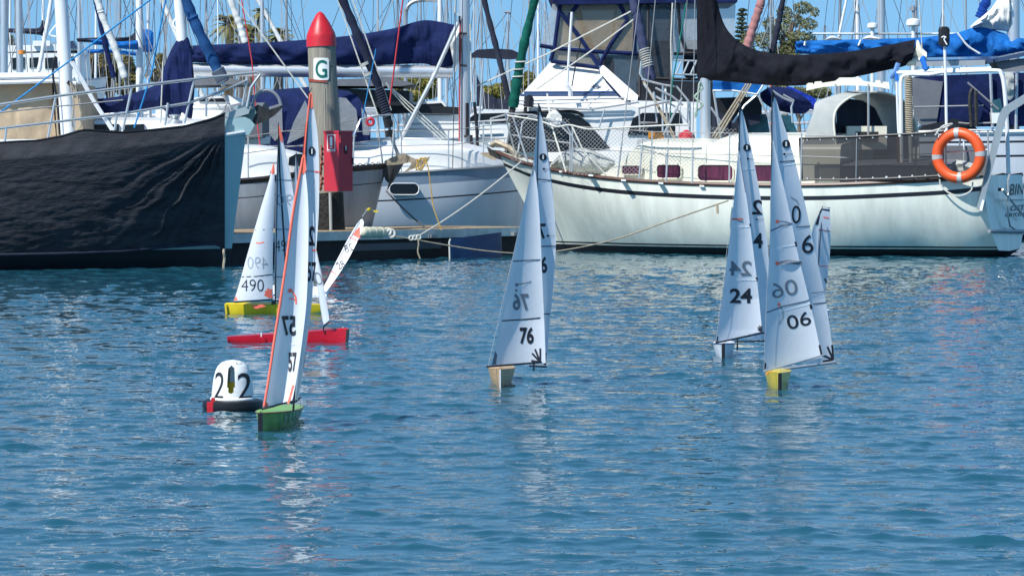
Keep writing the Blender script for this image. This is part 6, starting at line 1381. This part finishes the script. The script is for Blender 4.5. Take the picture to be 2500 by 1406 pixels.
def blue_bimini_boat():
    Y = 60.5; f = at_depth(Y); r = thing('motor_boat', 'open boat with bright blue bimini and navy covers between the two model yachts', 'motor boat', (W(1850, 393, Y + 1).x, Y + 1, 0))
    fr = Fr(1860, Y + 1.2, 0); big_hull(r, fr, [(1740, 345, 1.1, 0, -.3, .6, 3), (1860, 342, 1.2, 0, -.4, .6, 3), (1980, 340, 1.2, 0, -.4, .5, 2.4), (2080, 336, .6, -.1, -.4, .4, 1.6), (2130, 330, .05, -.3, -.3, .4, 1)], [(0, 0), (.1, 1), (.2, 0)], [M['gel'], M['bluestripe']], boot=[(.1, 1)], deckm=M['gel'])
    mb = MB(); mb.loft([[W(x, y, Y + k * 2.0) + Vector((0, 0, .12 * math.sin(math.pi * k))) for x, y in ((1740, 222), (1742, 202), (1790, 200), (1862, 206), (1848, 232), (1790, 222))] for k in (0, .25, .5, .75, 1)]); mb.build('bimini', M['blue'], r, angle=40)
    tubes(r, 'bimini_hem', f, [[(1740, 222, .02), (1790, 222, .02), (1848, 231, .02), (1863, 208, .02)]], .018, M['signw'], 5)
    drape(r, 'navy_cover', lambda x, y: W(x, y, Y + .8), [(1858, 225, 1858, 245), (1880, 214, 1880, 262), (1920, 215, 1920, 275), (1960, 235, 1962, 278), (1978, 250, 1978, 266)], .3, M['navy'], .05, seed=15)
    drape(r, 'blue_cover', lambda x, y: W(x, y, Y + 2.2), [(1905, 225, 1905, 240), (1925, 212, 1925, 248), (1960, 226, 1960, 262), (1990, 240, 1990, 270)], .25, mat('royal_blue_cover', (.01, .035, .30), .8, var=.2), .04, seed=16)
    slab(r, 'cabin_front', Y + 1.6, [(1726, 240), (1860, 236), (1860, 345), (1726, 345)], M['blackp'], .5)
    slab(r, 'dark_hull_side', Y + .3, [(1745, 276), (1856, 280), (1856, 300), (1745, 330)], M['charcoal'], .8)
    slab(r, 'windscreen', Y + .5, [(1820, 332), (1838, 282), (1872, 278), (1880, 330)], M['tealwin'], .05)
    slab(r, 'windscreen', Y + .5, [(1884, 330), (1884, 282), (1930, 282), (1950, 330)], M['tealwin'], .05)
    tubes(r, 'bimini_frame', f, [[(1742, 222, 0), (1760, 340, 0)], [(1848, 232, 0), (1818, 258, 0), (1790, 300, 0)], [(1850, 230, 0), (1882, 300, 0)], [(1735, 262, 0), (1762, 302, 0)], [(1912, 232, .3), (1938, 246, .3), (1932, 262, .3), (1935, 300, .3)], [(1885, 222, .3), (1912, 240, .3), (1936, 250, .3)]], .022, M['steel'], 6)
    tubes(r, 'mast_tackle', lambda x, y: W(x, y, 53.2), [[(1828, 205), (1745, 338)], [(1834, 205), (1752, 340)], [(1822, 205), (1738, 335)]], .014, M['ropet'], 5)
    mb = MB(); q = [W(x, y, Y - .2) for x, y in ((1724, 310), (1735, 345), (1798, 345))]; mb.tube(q, .02, 5); mb.build('guard_rail', M['steel'], r)
blue_bimini_boat()

def cabin_cruiser(label, Y, sheer, cab, win, m='gel', x0=0, x1=0):
    c = W((x0 + x1) / 2, 393, Y + 1.5); r = thing('motor_cruiser', label, 'motor cruiser', (c.x, c.y, 0))
    fr = Fr((x0 + x1) / 2, Y + 1.6, 0); L = x1 - x0
    big_hull(r, fr, [(x0, sheer, 1.4, 0, -.3, .6, 3), (x0 + L * .4, sheer, 1.6, 0, -.4, .6, 3), (x0 + L * .75, sheer - 3, 1.2, 0, -.4, .5, 2), (x0 + L * .93, sheer - 7, .5, -.2, -.4, .3, 1.5), (x1, sheer - 10, .05, -.5, -.3, .4, 1)], [(0, 0), (.25, 1), (.3, 0)], [M[m], M['bluestripe'], M['antifoul']], boot=[(.1, 2)], deckm=M['gel'], rail=M['alu'])
    for c_ in cab: slab(r, 'cabin', Y + .3, c_, M['gel'], 2.6)
    for w in win: slab(r, 'window', Y + .27, w, M['darkwin'], .1)
    return r, fr
r_, f_ = cabin_cruiser('white cabin cruiser with dark band behind the pale yacht mast', 68.0, 340, [[(985, 345), (990, 285), (1010, 280), (1125, 280), (1150, 300), (1180, 345)], [(1000, 282), (1010, 250), (1080, 246), (1105, 282)]],
    [[(1000, 276), (1012, 256), (1078, 252), (1098, 276)]], x0=880, x1=1330)
slab(r_, 'dark_band', 68.0 + .2, [(915, 262), (1000, 256), (1120, 262), (1120, 279), (1000, 276), (925, 280)], M['blackp'], .5)
tubes(r_, 'guard_rail', at_depth(68.0), [[(990, 303, 0), (1120, 302, 0), (1240, 292, 0)], [(990, 316, 0), (1240, 316, 0)], [(1060, 340, 0), (1060, 300, 0)], [(1180, 335, 0), (1180, 296, 0)]], .02, M['steel'], 5)
slab(r_, 'dark_awning', 68.0 - .4, [(760, 214), (1000, 222), (1000, 250), (985, 258), (830, 258), (760, 240)], M['blackp'], 2.4)
mb = MB(); mb.plate([W(760, 196, 67.4), W(960, 190, 67.4), W(1012, 206, 67.4), W(980, 211, 67.4), W(760, 210, 67.4)], (0, 2.6, 0)); mb.build('grey_awning', M['greyd'], r_, smooth=False)
r_, f_ = cabin_cruiser('grey-white cruiser low beside the green furled sail', 80.0, 330, [[(1120, 335), (1130, 292), (1160, 272), (1240, 268), (1250, 335)]], [[(1132, 300), (1160, 278), (1236, 276), (1236, 300)]], 'dhull', 1080, 1290)
r_, f_ = cabin_cruiser('distant white cabin cruiser with flat hardtop at the far left', 92.0, 200, [[(10, 205), (10, 128), (190, 124), (196, 205)], [(14, 130), (14, 112), (180, 108), (190, 130)]], [[(30, 142), (60, 140), (60, 168), (30, 170)], [(72, 142), (100, 140), (100, 164), (72, 166)], [(110, 142), (180, 138), (184, 165), (110, 168)]], x0=-60, x1=260)
slab(r_, 'air_conditioner', 92.2, rrect(80, 100, 122, 113, 2), M['gel'], 1.0); slab(r_, 'solar_wing', 92.2, [(160, 104), (178, 100), (190, 118), (158, 118)], M['solar'], .6)
r_, f_ = cabin_cruiser('white sloping motor cruiser half seen behind the teal bow anchor', 60.5, 262, [[(470, 250), (476, 238), (560, 234), (600, 262), (480, 264)]], [[(485, 248), (492, 242), (545, 240), (560, 250)]], x0=380, x1=760)
mb = MB(); mb.plate([W(430, 196, 61), W(560, 190, 61), W(600, 200, 61), (W(600, 206, 61)), W(430, 210, 61)], (0, 2.2, 0)); mb.build('grey_awning', M['greyd'], r_, smooth=False)

# ------------------------------------------------------------------ yachts far back in the marina: hull, cabin, mast and rigging each
def far_yacht(label, px, Y, lean=0.0, w=10, m='aluw', cover=None, side=1, furl=None, h=11.0, spr=True, drop=0):
    c = W(px, 393, Y); k = Y / FPX; r = thing('distant_yacht', label, 'yacht', (c.x, c.y, 0), 'yachts moored far back in the marina')
    fr = Fr(px, Y, 0); L = 4.2; rng = random.Random(px)
    hm = ['gel', 'gel', 'bluestripe', 'gel', 'dhull'][px % 5]
    def P(s, o, z): return fr.loc(s * side, o, z)
    secs = []
    for i in range(9):
        t = i / 8; s = -L + 2 * L * t * 1.0; b = 1.3 * math.sin(math.pi * (.25 + .75 * t)) ** .7 if t < 1 else .03; b = max(b, .03); zs = 1.05 + .25 * t
        secs.append([P(s, b, zs), P(s, b * .95, .5), P(s - .3 * t, b * .6, 0), P(s - .3 * t, 0, -.3), P(s - .3 * t, -b * .6, 0), P(s, -b * .95, .5), P(s, -b, zs)])
    mb = MB(); mb.loft(secs, closed=True); mb.build('hull', M[hm], r, angle=50)
    mb = MB(); mb.loft([[P(s, b, 1.1), P(s, b * .9, z), P(s, 0, z + .08), P(s, -b * .9, z), P(s, -b, 1.1)] for s, b, z in ((-2.2, 1.0, 1.75), (0, 1.0, 1.75), (1.4, .8, 1.6), (2.1, .5, 1.3))]); mb.build('cabin', M['gel'], r, angle=50)
    tp = W(px + lean, 0, Y); bt = fr.loc(0, 0, 1.5); up = tp + (tp - bt) * ((h - tp.z) / max(tp.z - bt.z, .1)) if h > tp.z else tp - Vector((0, 0, tp.z - h))
    R0 = w / 2 * k; mb = MB(); mb.tube([bt, up], [R0, R0 * .8], 10); mb.build('mast', M[m], r)
    if spr:
        for q in () if h < 10 else (.68, .86):
            p = bt.lerp(up, q); mb = MB(); mb.tube([p + Vector((-.75, .25, -.04)), p, p + Vector((.75, -.25, -.04))], .025, 5); mb.build('spreader', M['alu'], r)
    wr = []
    for a in ((-.95, -.8), (.95, .8), (-.2, 1.2), (.2, -1.2), (.5, 1.1), (-.55, -1.1)):
        b0 = fr.loc(a[0] * 1.0, a[1], 1.15); q = bt.lerp(up, .42 if abs(a[0]) in (.5, .55) else .97); wr.append((b0, q))
    wr += [(P(L - .1, 0, 1.35), up), (P(-L + .1, 0, 1.2), up)]
    for a, b in wr:
        mb = MB(); mb.tube([a, b], .0105 * (Y / 90) ** .5, 3); mb.build('stay', M['wire'] if rng.random() < .55 else M['wired'], r, smooth=False)
    a = bt + Vector((0, 0, 1.3)); e = P(-3.2, 0, a.z - .05)
    if cover:
        xs = [(.02, 1.0), (.08, .55), (.2, .38), (.5, .30), (.85, .22), (1.0, .12)]; secs = []
        for t, hh in xs:
            p = a.lerp(e, t); secs.append([p + Vector((0, .13 * math.cos(g) * (1 if math.sin(g) < 0 else .6), hh * .5 + hh * .62 * math.sin(g))) for g in [2 * math.pi * j / 10 for j in range(10)]])
        mb = MB(); mb.loft(secs); mb.build('boom_cover', M[cover], r)
    else: mb = MB(); mb.tube([a, e], .06, 8); mb.build('boom', M['alu'], r)
    if furl: furled(r, 'furled_headsail', [P(L - .15, 0, 1.6), P(L - .15, 0, 1.6).lerp(up, .96)], .075, M[furl])
    return r

FY = [ # label, px, Y, lean, width, mast, cover, side, furl, height
 ('distant yacht at the left frame edge with thick pale mast', 10, 74, 0, 20, 'alu', None, 1, None, 11), ('distant yacht with a leaning grey mast ringed by an orange band', 52, 78, -6, 18, 'alu', 'navy', -1, None, 12),
 ('distant yacht with thin mast and black boom cover at the far left', 108, 96, -3, 8, 'aluw', 'charcoal', 1, None, 10), ('distant yacht whose mast rises right of the thick white mast', 197, 84, -4, 11, 'alu', None, -1, None, 12),
 ('distant yacht with pale leaning furled headsail at the left', 232, 104, 3, 7, 'aluw', None, 1, 'sailcloth', 11), ('distant yacht with thin mast before the left shrubs', 292, 112, 1, 7, 'alud', None, -1, None, 12),
 ('distant yacht with thick white mast and bright blue boom cover', 342, 82, -2, 19, 'aluw', 'blue', 1, None, 12), ('distant yacht with blue sail bag tied at its mast foot', 364, 98, -2, 9, 'aluw', 'blue', 1, None, 11),
 ('distant yacht with slim mast left of the blue furled sail', 402, 120, 2, 6, 'alud', None, -1, None, 12), ('distant yacht with grey mast in front of the left palm', 507, 100, -4, 7, 'alud', None, 1, None, 12),
 ('distant yacht with short white mast beside the palms', 532, 110, 0, 4, 'aluw', None, 1, 'sailcloth', 9), ('distant yacht with blue-grey mast between the palm crowns', 641, 92, -1, 11, 'alu', None, -1, None, 12),
 ('distant yacht with slim grey mast left of the red cap', 702, 104, -3, 7, 'alud', None, 1, None, 12), ('distant yacht with short mast just left of the red cap', 690, 130, 0, 6, 'alud', None, -1, None, 6.5),
 ('distant yacht with slender mast right of the dark furled sail', 922, 104, 0, 7, 'alu', None, 1, None, 12), ('distant yacht whose low mast tip shows above the navy cover', 1010, 150, 0, 5, 'alud', None, 1, None, 7.2),
 ('distant yacht with mast tip right of the curved lamp arm', 971, 130, 0, 5, 'alud', None, -1, None, 8.0), ('distant yacht with thick twin-looking pale mast left of the grey mast', 1075, 86, -1, 13, 'aluw', None, 1, None, 12),
 ('distant yacht with second pale mast beside the thick one', 1090, 92, 0, 9, 'alu', None, -1, None, 12), ('distant yacht with black boom cover right of the grey mast', 1158, 96, -1, 6, 'alu', 'charcoal', -1, None, 12),
 ('distant yacht with thin mast and dark leaning furled sail', 1178, 88, -3, 6, 'alud', None, 1, 'charcoal', 11), ('distant yacht with silvery mast topped by instruments near the green sail', 1240, 118, 0, 6, 'alu', None, 1, None, 6.6),
 ('distant yacht with small mast and wind vane near the green sail', 1264, 140, 0, 5, 'alud', None, -1, None, 5.9), ('distant yacht with thin white mast right of the green sail', 1314, 108, 0, 7, 'aluw', None, 1, None, 12),
 ('distant yacht with second thin mast right of the green sail', 1330, 130, 0, 5, 'alu', None, -1, None, 7.5), ('distant yacht with low mast left of the gum tree gap', 2014, 150, 0, 5, 'alud', None, 1, None, 7.4),
 ('distant yacht with white mast above the blue cover', 2096, 92, -4, 14, 'aluw', None, 1, None, 12), ('distant yacht with double grey mast above the blue cover', 2152, 84, -1, 22, 'alu', None, -1, None, 12),
 ('distant yacht with thin mast right of the white radar dome', 2236, 112, 1, 6, 'alud', None, 1, None, 12), ('distant yacht with thin mast left of the black covered aerial', 2300, 98, 2, 5, 'aluw', None, -1, None, 12),
 ('distant yacht with white sloping stay left of the dull mast', 2045, 120, 6, 5, 'alud', None, 1, None, 12), ('distant yacht with faded pink furled sail in front of the gum tree', 1880, 90, 2, 6, 'alud', None, -1, None, 12),
 ('distant yacht with thin mast just right of the mid-blue furled sail', 585, 125, -2, 6, 'alud', None, -1, None, 12), ('distant yacht with slim mast left of the white leaning mast', 22, 118, 3, 6, 'aluw', None, 1, None, 12),
 ('distant yacht with slim mast behind the blue boom covers', 262, 126, -2, 5, 'alu', None, 1, None, 12), ('distant yacht with slim mast behind the navy boom cover end', 1030, 118, -3, 5, 'alud', None, -1, None, 12),
 ('distant yacht with slim mast between green sail and cruiser', 1290, 96, 1, 5, 'wire', None, -1, None, 11), ('distant yacht with thin grey mast near the right frame edge', 2360, 120, -2, 5, 'alud', None, 1, None, 12)]
COV = {108: [('charcoal', [(12, 70, 14, 80), (60, 70, 60, 83), (95, 68, 95, 86), (103, 50, 106, 90), (110, 54, 112, 86)])],
       197: [('charcoal', [(188, 94, 190, 103), (250, 92, 250, 105), (310, 91, 310, 102), (330, 80, 334, 103), (341, 82, 341, 100)])],
       342: [('blue', [(222, 97, 226, 110), (250, 98, 255, 112), (290, 102, 292, 119), (335, 99, 338, 123)])], 364: [('blue', [(332, 110, 334, 124), (345, 78, 347, 127), (360, 72, 362, 128), (374, 79, 374, 126)]), ('blue', [(170, 138, 175, 142), (200, 124, 205, 134), (260, 121, 260, 130), (340, 128, 340, 138)])]}
for a in FY:
    r = far_yacht(a[0], a[1], a[2], a[3], a[4], a[5], None if a[1] in COV or a[6] in ('blue', 'navy') else a[6], a[7], a[8], a[9])
    for m_, rows in COV.get(a[1], []): drape(r, 'boom_cover', lambda x, y: W(x, y, a[2] - .3), rows, .13, M[m_], .03, seed=a[1])
    if 'orange band' in a[0]:
        mb = MB(); mb.tube([W(51.5, 124, 78 - .0), W(52, 133, 78 - .0)], .095, 12); mb.build('orange_band', mat('orange_tape', (.8, .28, .03), .6), r)
    if 'silvery mast' in a[0]:
        mb = MB(); mb.tube([W(1232, 30, 118), W(1248, 32, 118)], .05, 5); mb.build('masthead_instrument', M['alud'], r)

# loose leaning furled sails of boats whose hulls are hidden
def furled_thing(label, pts, Y, rad, m):
    p = W(pts[0][0], 393, Y); r = thing('furled_sail', label, 'furled sail', (p.x, p.y, 0)); furled(r, 'rolled_cloth', [W(x, y, Y) for x, y in pts], rad, m)
    mb = MB(); mb.tube([W(pts[0][0], pts[0][1], Y), Vector((p.x + .05, Y, 1.2))], .02, 5); mb.build('tack_wire', M['wire'], r); mb = MB(); mb.tube([Vector((p.x + .05, Y, 1.25)), Vector((p.x + .05, Y, .2))], .03, 6); mb.build('stem_post', M['alud'], r)
furled_thing('white furled headsail leaning left above the navy boom', [(305, 190), (285, 130), (250, 40), (233, -10), (120, -300)], 72, .075, M['sailcloth'])
furled_thing('navy furled headsail just left of the white leaning one', [(278, 190), (262, 130), (238, 20), (225, -30), (150, -300)], 75, .06, M['navy'])
furled_thing('white furled headsail leaning left in front of the palms', [(599, 105), (585, 60), (563, 0), (500, -200)], 70, .07, M['sailcloth'])
furled_thing('thin black furled sail leaning left of the green one', [(1244, 250), (1215, 130), (1182, 0), (1140, -200)], 70, .06, M['charcoal'])
furled_thing('faded pink furled headsail in front of the gum tree', [(1822, 120), (1836, 75), (1852, 25), (1864, -20), (1930, -300)], 66, .085, M['pinkc'])
furled_thing('black furled headsail right of the faded pink one', [(1884, 132), (1896, 80), (1906, 30), (1914, -10), (1980, -300)], 68, .06, M['charcoal'])
furled_thing('pale slanting boat pole between the left masts', [(95, 175), (108, 100), (122, 20), (140, -120)], 80, .05, M['aluw'])
furled_thing('white slanting stay left of the white upright mast at the right', [(2048, 90), (2058, 40), (2068, -10), (2100, -200)], 90, .035, M['aluw'])

def dark_awning_boat():
    Y = 72; r = thing('black_bimini', 'black bimini awning seen between the grey mast and the green furled sail', 'awning', (W(1210, 393, Y).x, Y, 0))
    mb = MB(); secs = []
    for x, y, h in ((1148, 134, 8), (1165, 122, 20), (1210, 119, 26), (1250, 122, 24), (1272, 132, 12)): secs.append([W(x, y, Y), W(x, y + h, Y), W(x, y + h, Y + 2), W(x, y, Y + 2)])
    mb.loft(secs); mb.build('awning', M['charcoal'], r, angle=60)
    for x0, x1 in ((1180, 1160), (1240, 1262)): mb = MB(); mb.tube([W(x0, 146, Y), Vector((W(x1, 393, Y).x, Y, 1.0))], .02, 6); mb.build('awning_pole', M['steel'], r)
dark_awning_boat()

def radar(label, px, py, w, Y):
    c = W(px, py, Y); k = Y / FPX; r = thing('radar_dome', label, 'radar', (c.x, c.y, 0)); mb = MB(); R1 = w * k / 2
    mb.lathe([(.001, R1 * .7), (R1 * .5, R1 * .66), (R1 * .9, R1 * .45), (R1, R1 * .1), (R1 * .98, -R1 * .25), (R1 * .6, -R1 * .5), (.001, -R1 * .5)], c, 20); mb.build('dome', M['gel'], r)
    mb = MB(); mb.tube([c - Vector((0, 0, R1 * .5)), Vector((c.x, c.y, 1))], .05, 8); mb.build('post', M['aluw'], r)
    mb = MB(); mb.tube([c + Vector((-1.4, 0, -R1 * 1.4)), c + Vector((1.4, 0, -R1 * 1.4))], .025, 5); mb.build('crossbar', M['aluw'], r)
    return r, c
radar('smaller white radar dome left of the double grey mast', 2130, 65, 26, 80)
r_, c_ = radar('larger white radar dome with a lamp on top, right of the double grey mast', 2230, 58, 36, 80)
mb = MB(); mb.tube([c_ + Vector((0, 0, .1)), c_ + Vector((0, 0, .42))], .04, 6); mb.tube([c_ + Vector((0, 0, .3)), c_ + Vector((0, 0, .38))], .08, 8); mb.build('anchor_lamp', M['alud'], r_)

def street_lamp():
    Y = 110; r = thing('lamp_post', 'grey lamp post with curved arm behind the navy boom cover', 'lamp', W(990, 393, Y)); ORG[r.name] = Vector(r.location)
    mb = MB(); mb.tube(smooth_path([W(991, 400, Y), W(990, 60, Y), W(992, 25, Y), W(1004, 8, Y), W(1026, 1, Y), W(1052, 0, Y)], 6), .07, 8); mb.build('pole', M['alud'], r)
    mb = MB(); mb.box(W(1058, 1, Y), (.5, .25, .12)); mb.build('lamp_head', M['alud'], r)
street_lamp()

# ------------------------------------------------------------------ trees on the shore
def leaves(mb, c, rad, n, size, rng, up=.3, hollow=.45):
    for _ in range(n):
        while True:
            p = Vector((rng.uniform(-1, 1), rng.uniform(-1, 1), rng.uniform(-1, 1)))
            if hollow < p.length < 1: break
        q = c + Vector((p.x * rad.x, p.y * rad.y, p.z * rad.z)); s = size * rng.uniform(.5, 1.3)
        a = Vector((rng.uniform(-1, 1), rng.uniform(-1, 1), rng.uniform(-1, 1))).normalized(); b = a.orthogonal().normalized()
        mb.add([q - a * s, q + b * s * .45, q + a * s, q - b * s * .45], [(0, 1, 2, 3)])
def tree(name, label, cat, base, trunk_top, blobs, m, n, size, seed, tr=.22, group=None):
    rng = random.Random(seed); r = thing(name, label, cat, base, group); mb = MB()
    mb.tube([base, base.lerp(trunk_top, .5) + Vector((rng.uniform(-.2, .2), 0, 0)), trunk_top], [tr, tr * .7, tr * .4], 8)
    for c, rad in blobs: mb.tube([base.lerp(trunk_top, .65), (c + base.lerp(trunk_top, .9)) / 2 + Vector((rng.uniform(-.2, .2), 0, 0)), c], [tr * .4, tr * .25, tr * .08], 6)
    mb.build('trunk', M['bark'], r); mb = MB()
    tot = sum(b[1].x * b[1].z for b in blobs)
    for c, rad in blobs: leaves(mb, c, rad, int(n * rad.x * rad.z / tot), size, rng)
    mb.build('crown', m, r, smooth=False)
def gum():
    Y = 165; k = Y / FPX; rng = random.Random(8); bl = []
    for x, y, rx, ry in ((1960, 20, 26, 16), (1935, 50, 30, 20), (1975, 60, 22, 16), (1905, 80, 28, 20), (1950, 95, 30, 20), (1880, 60, 20, 18), (1915, 30, 20, 14), (1870, 100, 26, 22), (1832, 92, 22, 20), (1925, 120, 40, 22), (1978, 100, 16, 22), (1820, 120, 24, 20), (1900, 140, 60, 22), (1990, 30, 12, 12)):
        bl.append((W(x, y, Y + rng.uniform(-1, 1)), Vector((rx * k, .6, ry * k))))
    tree('gum_tree', 'tall loose olive gum tree with gaps, right of the cruiser', 'tree', W(1915, 393, Y), W(1930, 60, Y), bl, M['foliage'], 6500, .08, 4, .2)
gum()
def norfolk():
    Y = 190; r = thing('norfolk_pine', 'small dark tiered pine left of the gum tree', 'tree', W(1812, 393, Y)); ORG[r.name] = Vector(r.location); rng = random.Random(3)
    mb = MB(); mb.tube([W(1812, 393, Y), W(1812, 20, Y)], [.3, .05], 7); mb.build('trunk', M['bark'], r); mb = MB()
    for i in range(15):
        t = i / 14; y = 26 + t * 150; w = 5 + 17 * t ** .7
        for s in range(9):
            a = rng.uniform(0, 6.28); p = W(1812, y, Y); e = p + Vector((math.cos(a), math.sin(a) * .8, .10)) * w * Y / FPX
            for q in range(9): leaves(mb, p.lerp(e, .2 + .8 * q / 8), Vector((.16, .16, .07)), 3, .09, rng, hollow=0)
    mb.build('crown', M['pine'], r, smooth=False)
norfolk()
def palm(label, px, py, Y, rad, seed, m):
    rng = random.Random(seed); r = thing('palm_tree', label, 'palm tree', W(px, 393, Y), 'palms beyond the marina'); ORG[r.name] = Vector(r.location); k = Y / FPX
    top = W(px, py, Y); mb = MB(); mb.tube([W(px, 393, Y), top], [.22, .15], 8); mb.build('trunk', M['bark'], r); mb = MB()
    for i in range(34):
        a = rng.uniform(0, 6.28); el = rng.uniform(-.5, 1.2); L = rad * k * rng.uniform(.8, 1.15); d = Vector((math.cos(a) * math.cos(el), math.sin(a) * math.cos(el), math.sin(el))); pts = [top + d * L * t + Vector((0, 0, -.55 * L * t * t)) for t in [j / 9 for j in range(10)]]
        for j in range(1, 10):
            t = pts[j] - pts[j - 1]; u = t.normalized(); sd = u.cross(Vector((0, 0, 1)))
            if sd.length < .1: sd = Vector((1, 0, 0))
            sd = sd.normalized()
            for q in range(3):
                o = pts[j - 1] + t * q / 3; ll = L * .30 * math.sin(math.pi * (.15 + .8 * j / 10))
                for sg in (-1, 1):
                    e = o + (sd * sg + u * .8 + Vector((0, 0, -.35))).normalized() * ll; mb.add([o, o + u * .05, e], [(0, 1, 2)])
    mb.build('fronds', m, r, smooth=False)
palm('left palm crown with yellowing fronds behind the white furled sail', 560, 62, 128, 62, 1, M['palm']); palm('middle palm crown below the blue-grey mast', 612, 80, 132, 48, 2, M['palm'])
palm('tallest palm crown beside the blue-grey mast', 636, 30, 138, 26, 3, M['palm']); palm('right palm crown just left of the leaning stay', 680, 88, 130, 50, 4, M['palm']); palm('low palm crown between the other palms', 590, 105, 126, 46, 5, M['palm'])
def shrubs(label, spots, Y, m, seed, n=900):
    rng = random.Random(seed); x = sum(s[0] for s in spots) / len(spots); bl = [(W(a, b, Y + rng.uniform(-1, 1)), Vector((rx * Y / FPX, .8, ry * Y / FPX))) for a, b, rx, ry in spots]
    tree('shrub', label, 'shrub', W(x, 393, Y), W(x, spots[0][1] + 20, Y), bl, m, int(n * 1.7), .09, seed, .1)
shrubs('dense shrub with green centre below the blue covers at the left', [(225, 160, 30, 36), (265, 165, 34, 40), (300, 170, 32, 38), (250, 200, 50, 30), (310, 205, 36, 30)], 120, mat('brownish_shrub', (.24, .18, .075), .8, nscale=1.5, c2=(.10, .115, .03), trans=.2), 31, 4200)
shrubs('dark green bush at the far left frame edge', [(20, 110, 16, 28), (38, 140, 14, 30), (14, 160, 22, 30)], 140, M['foliage'], 32, 1400)
shrubs('yellow-green bush under the navy boom cover', [(985, 205, 26, 26), (1015, 215, 32, 30), (1050, 212, 28, 30), (1000, 240, 40, 20)], 115, M['foliagey'], 33, 3200)
shrubs('green and yellow bush left of the green furled sail', [(1190, 228, 26, 18), (1225, 225, 28, 22), (1262, 220, 24, 26), (1290, 205, 20, 30), (1240, 245, 60, 16)], 118, M['foliagey'], 34, 3600)
shrubs('low olive bush glimpsed under the black boom cover', [(1900, 225, 30, 16), (1950, 228, 40, 14), (2000, 226, 30, 14)], 120, M['foliage'], 35, 1800)
shrubs('thin brown-roofed shrub beside the navy cover top', [(395, 150, 16, 18), (405, 170, 18, 18), (380, 185, 24, 16)], 125, mat('brownish_shrub', (.13, .10, .04), .8), 36, 900)
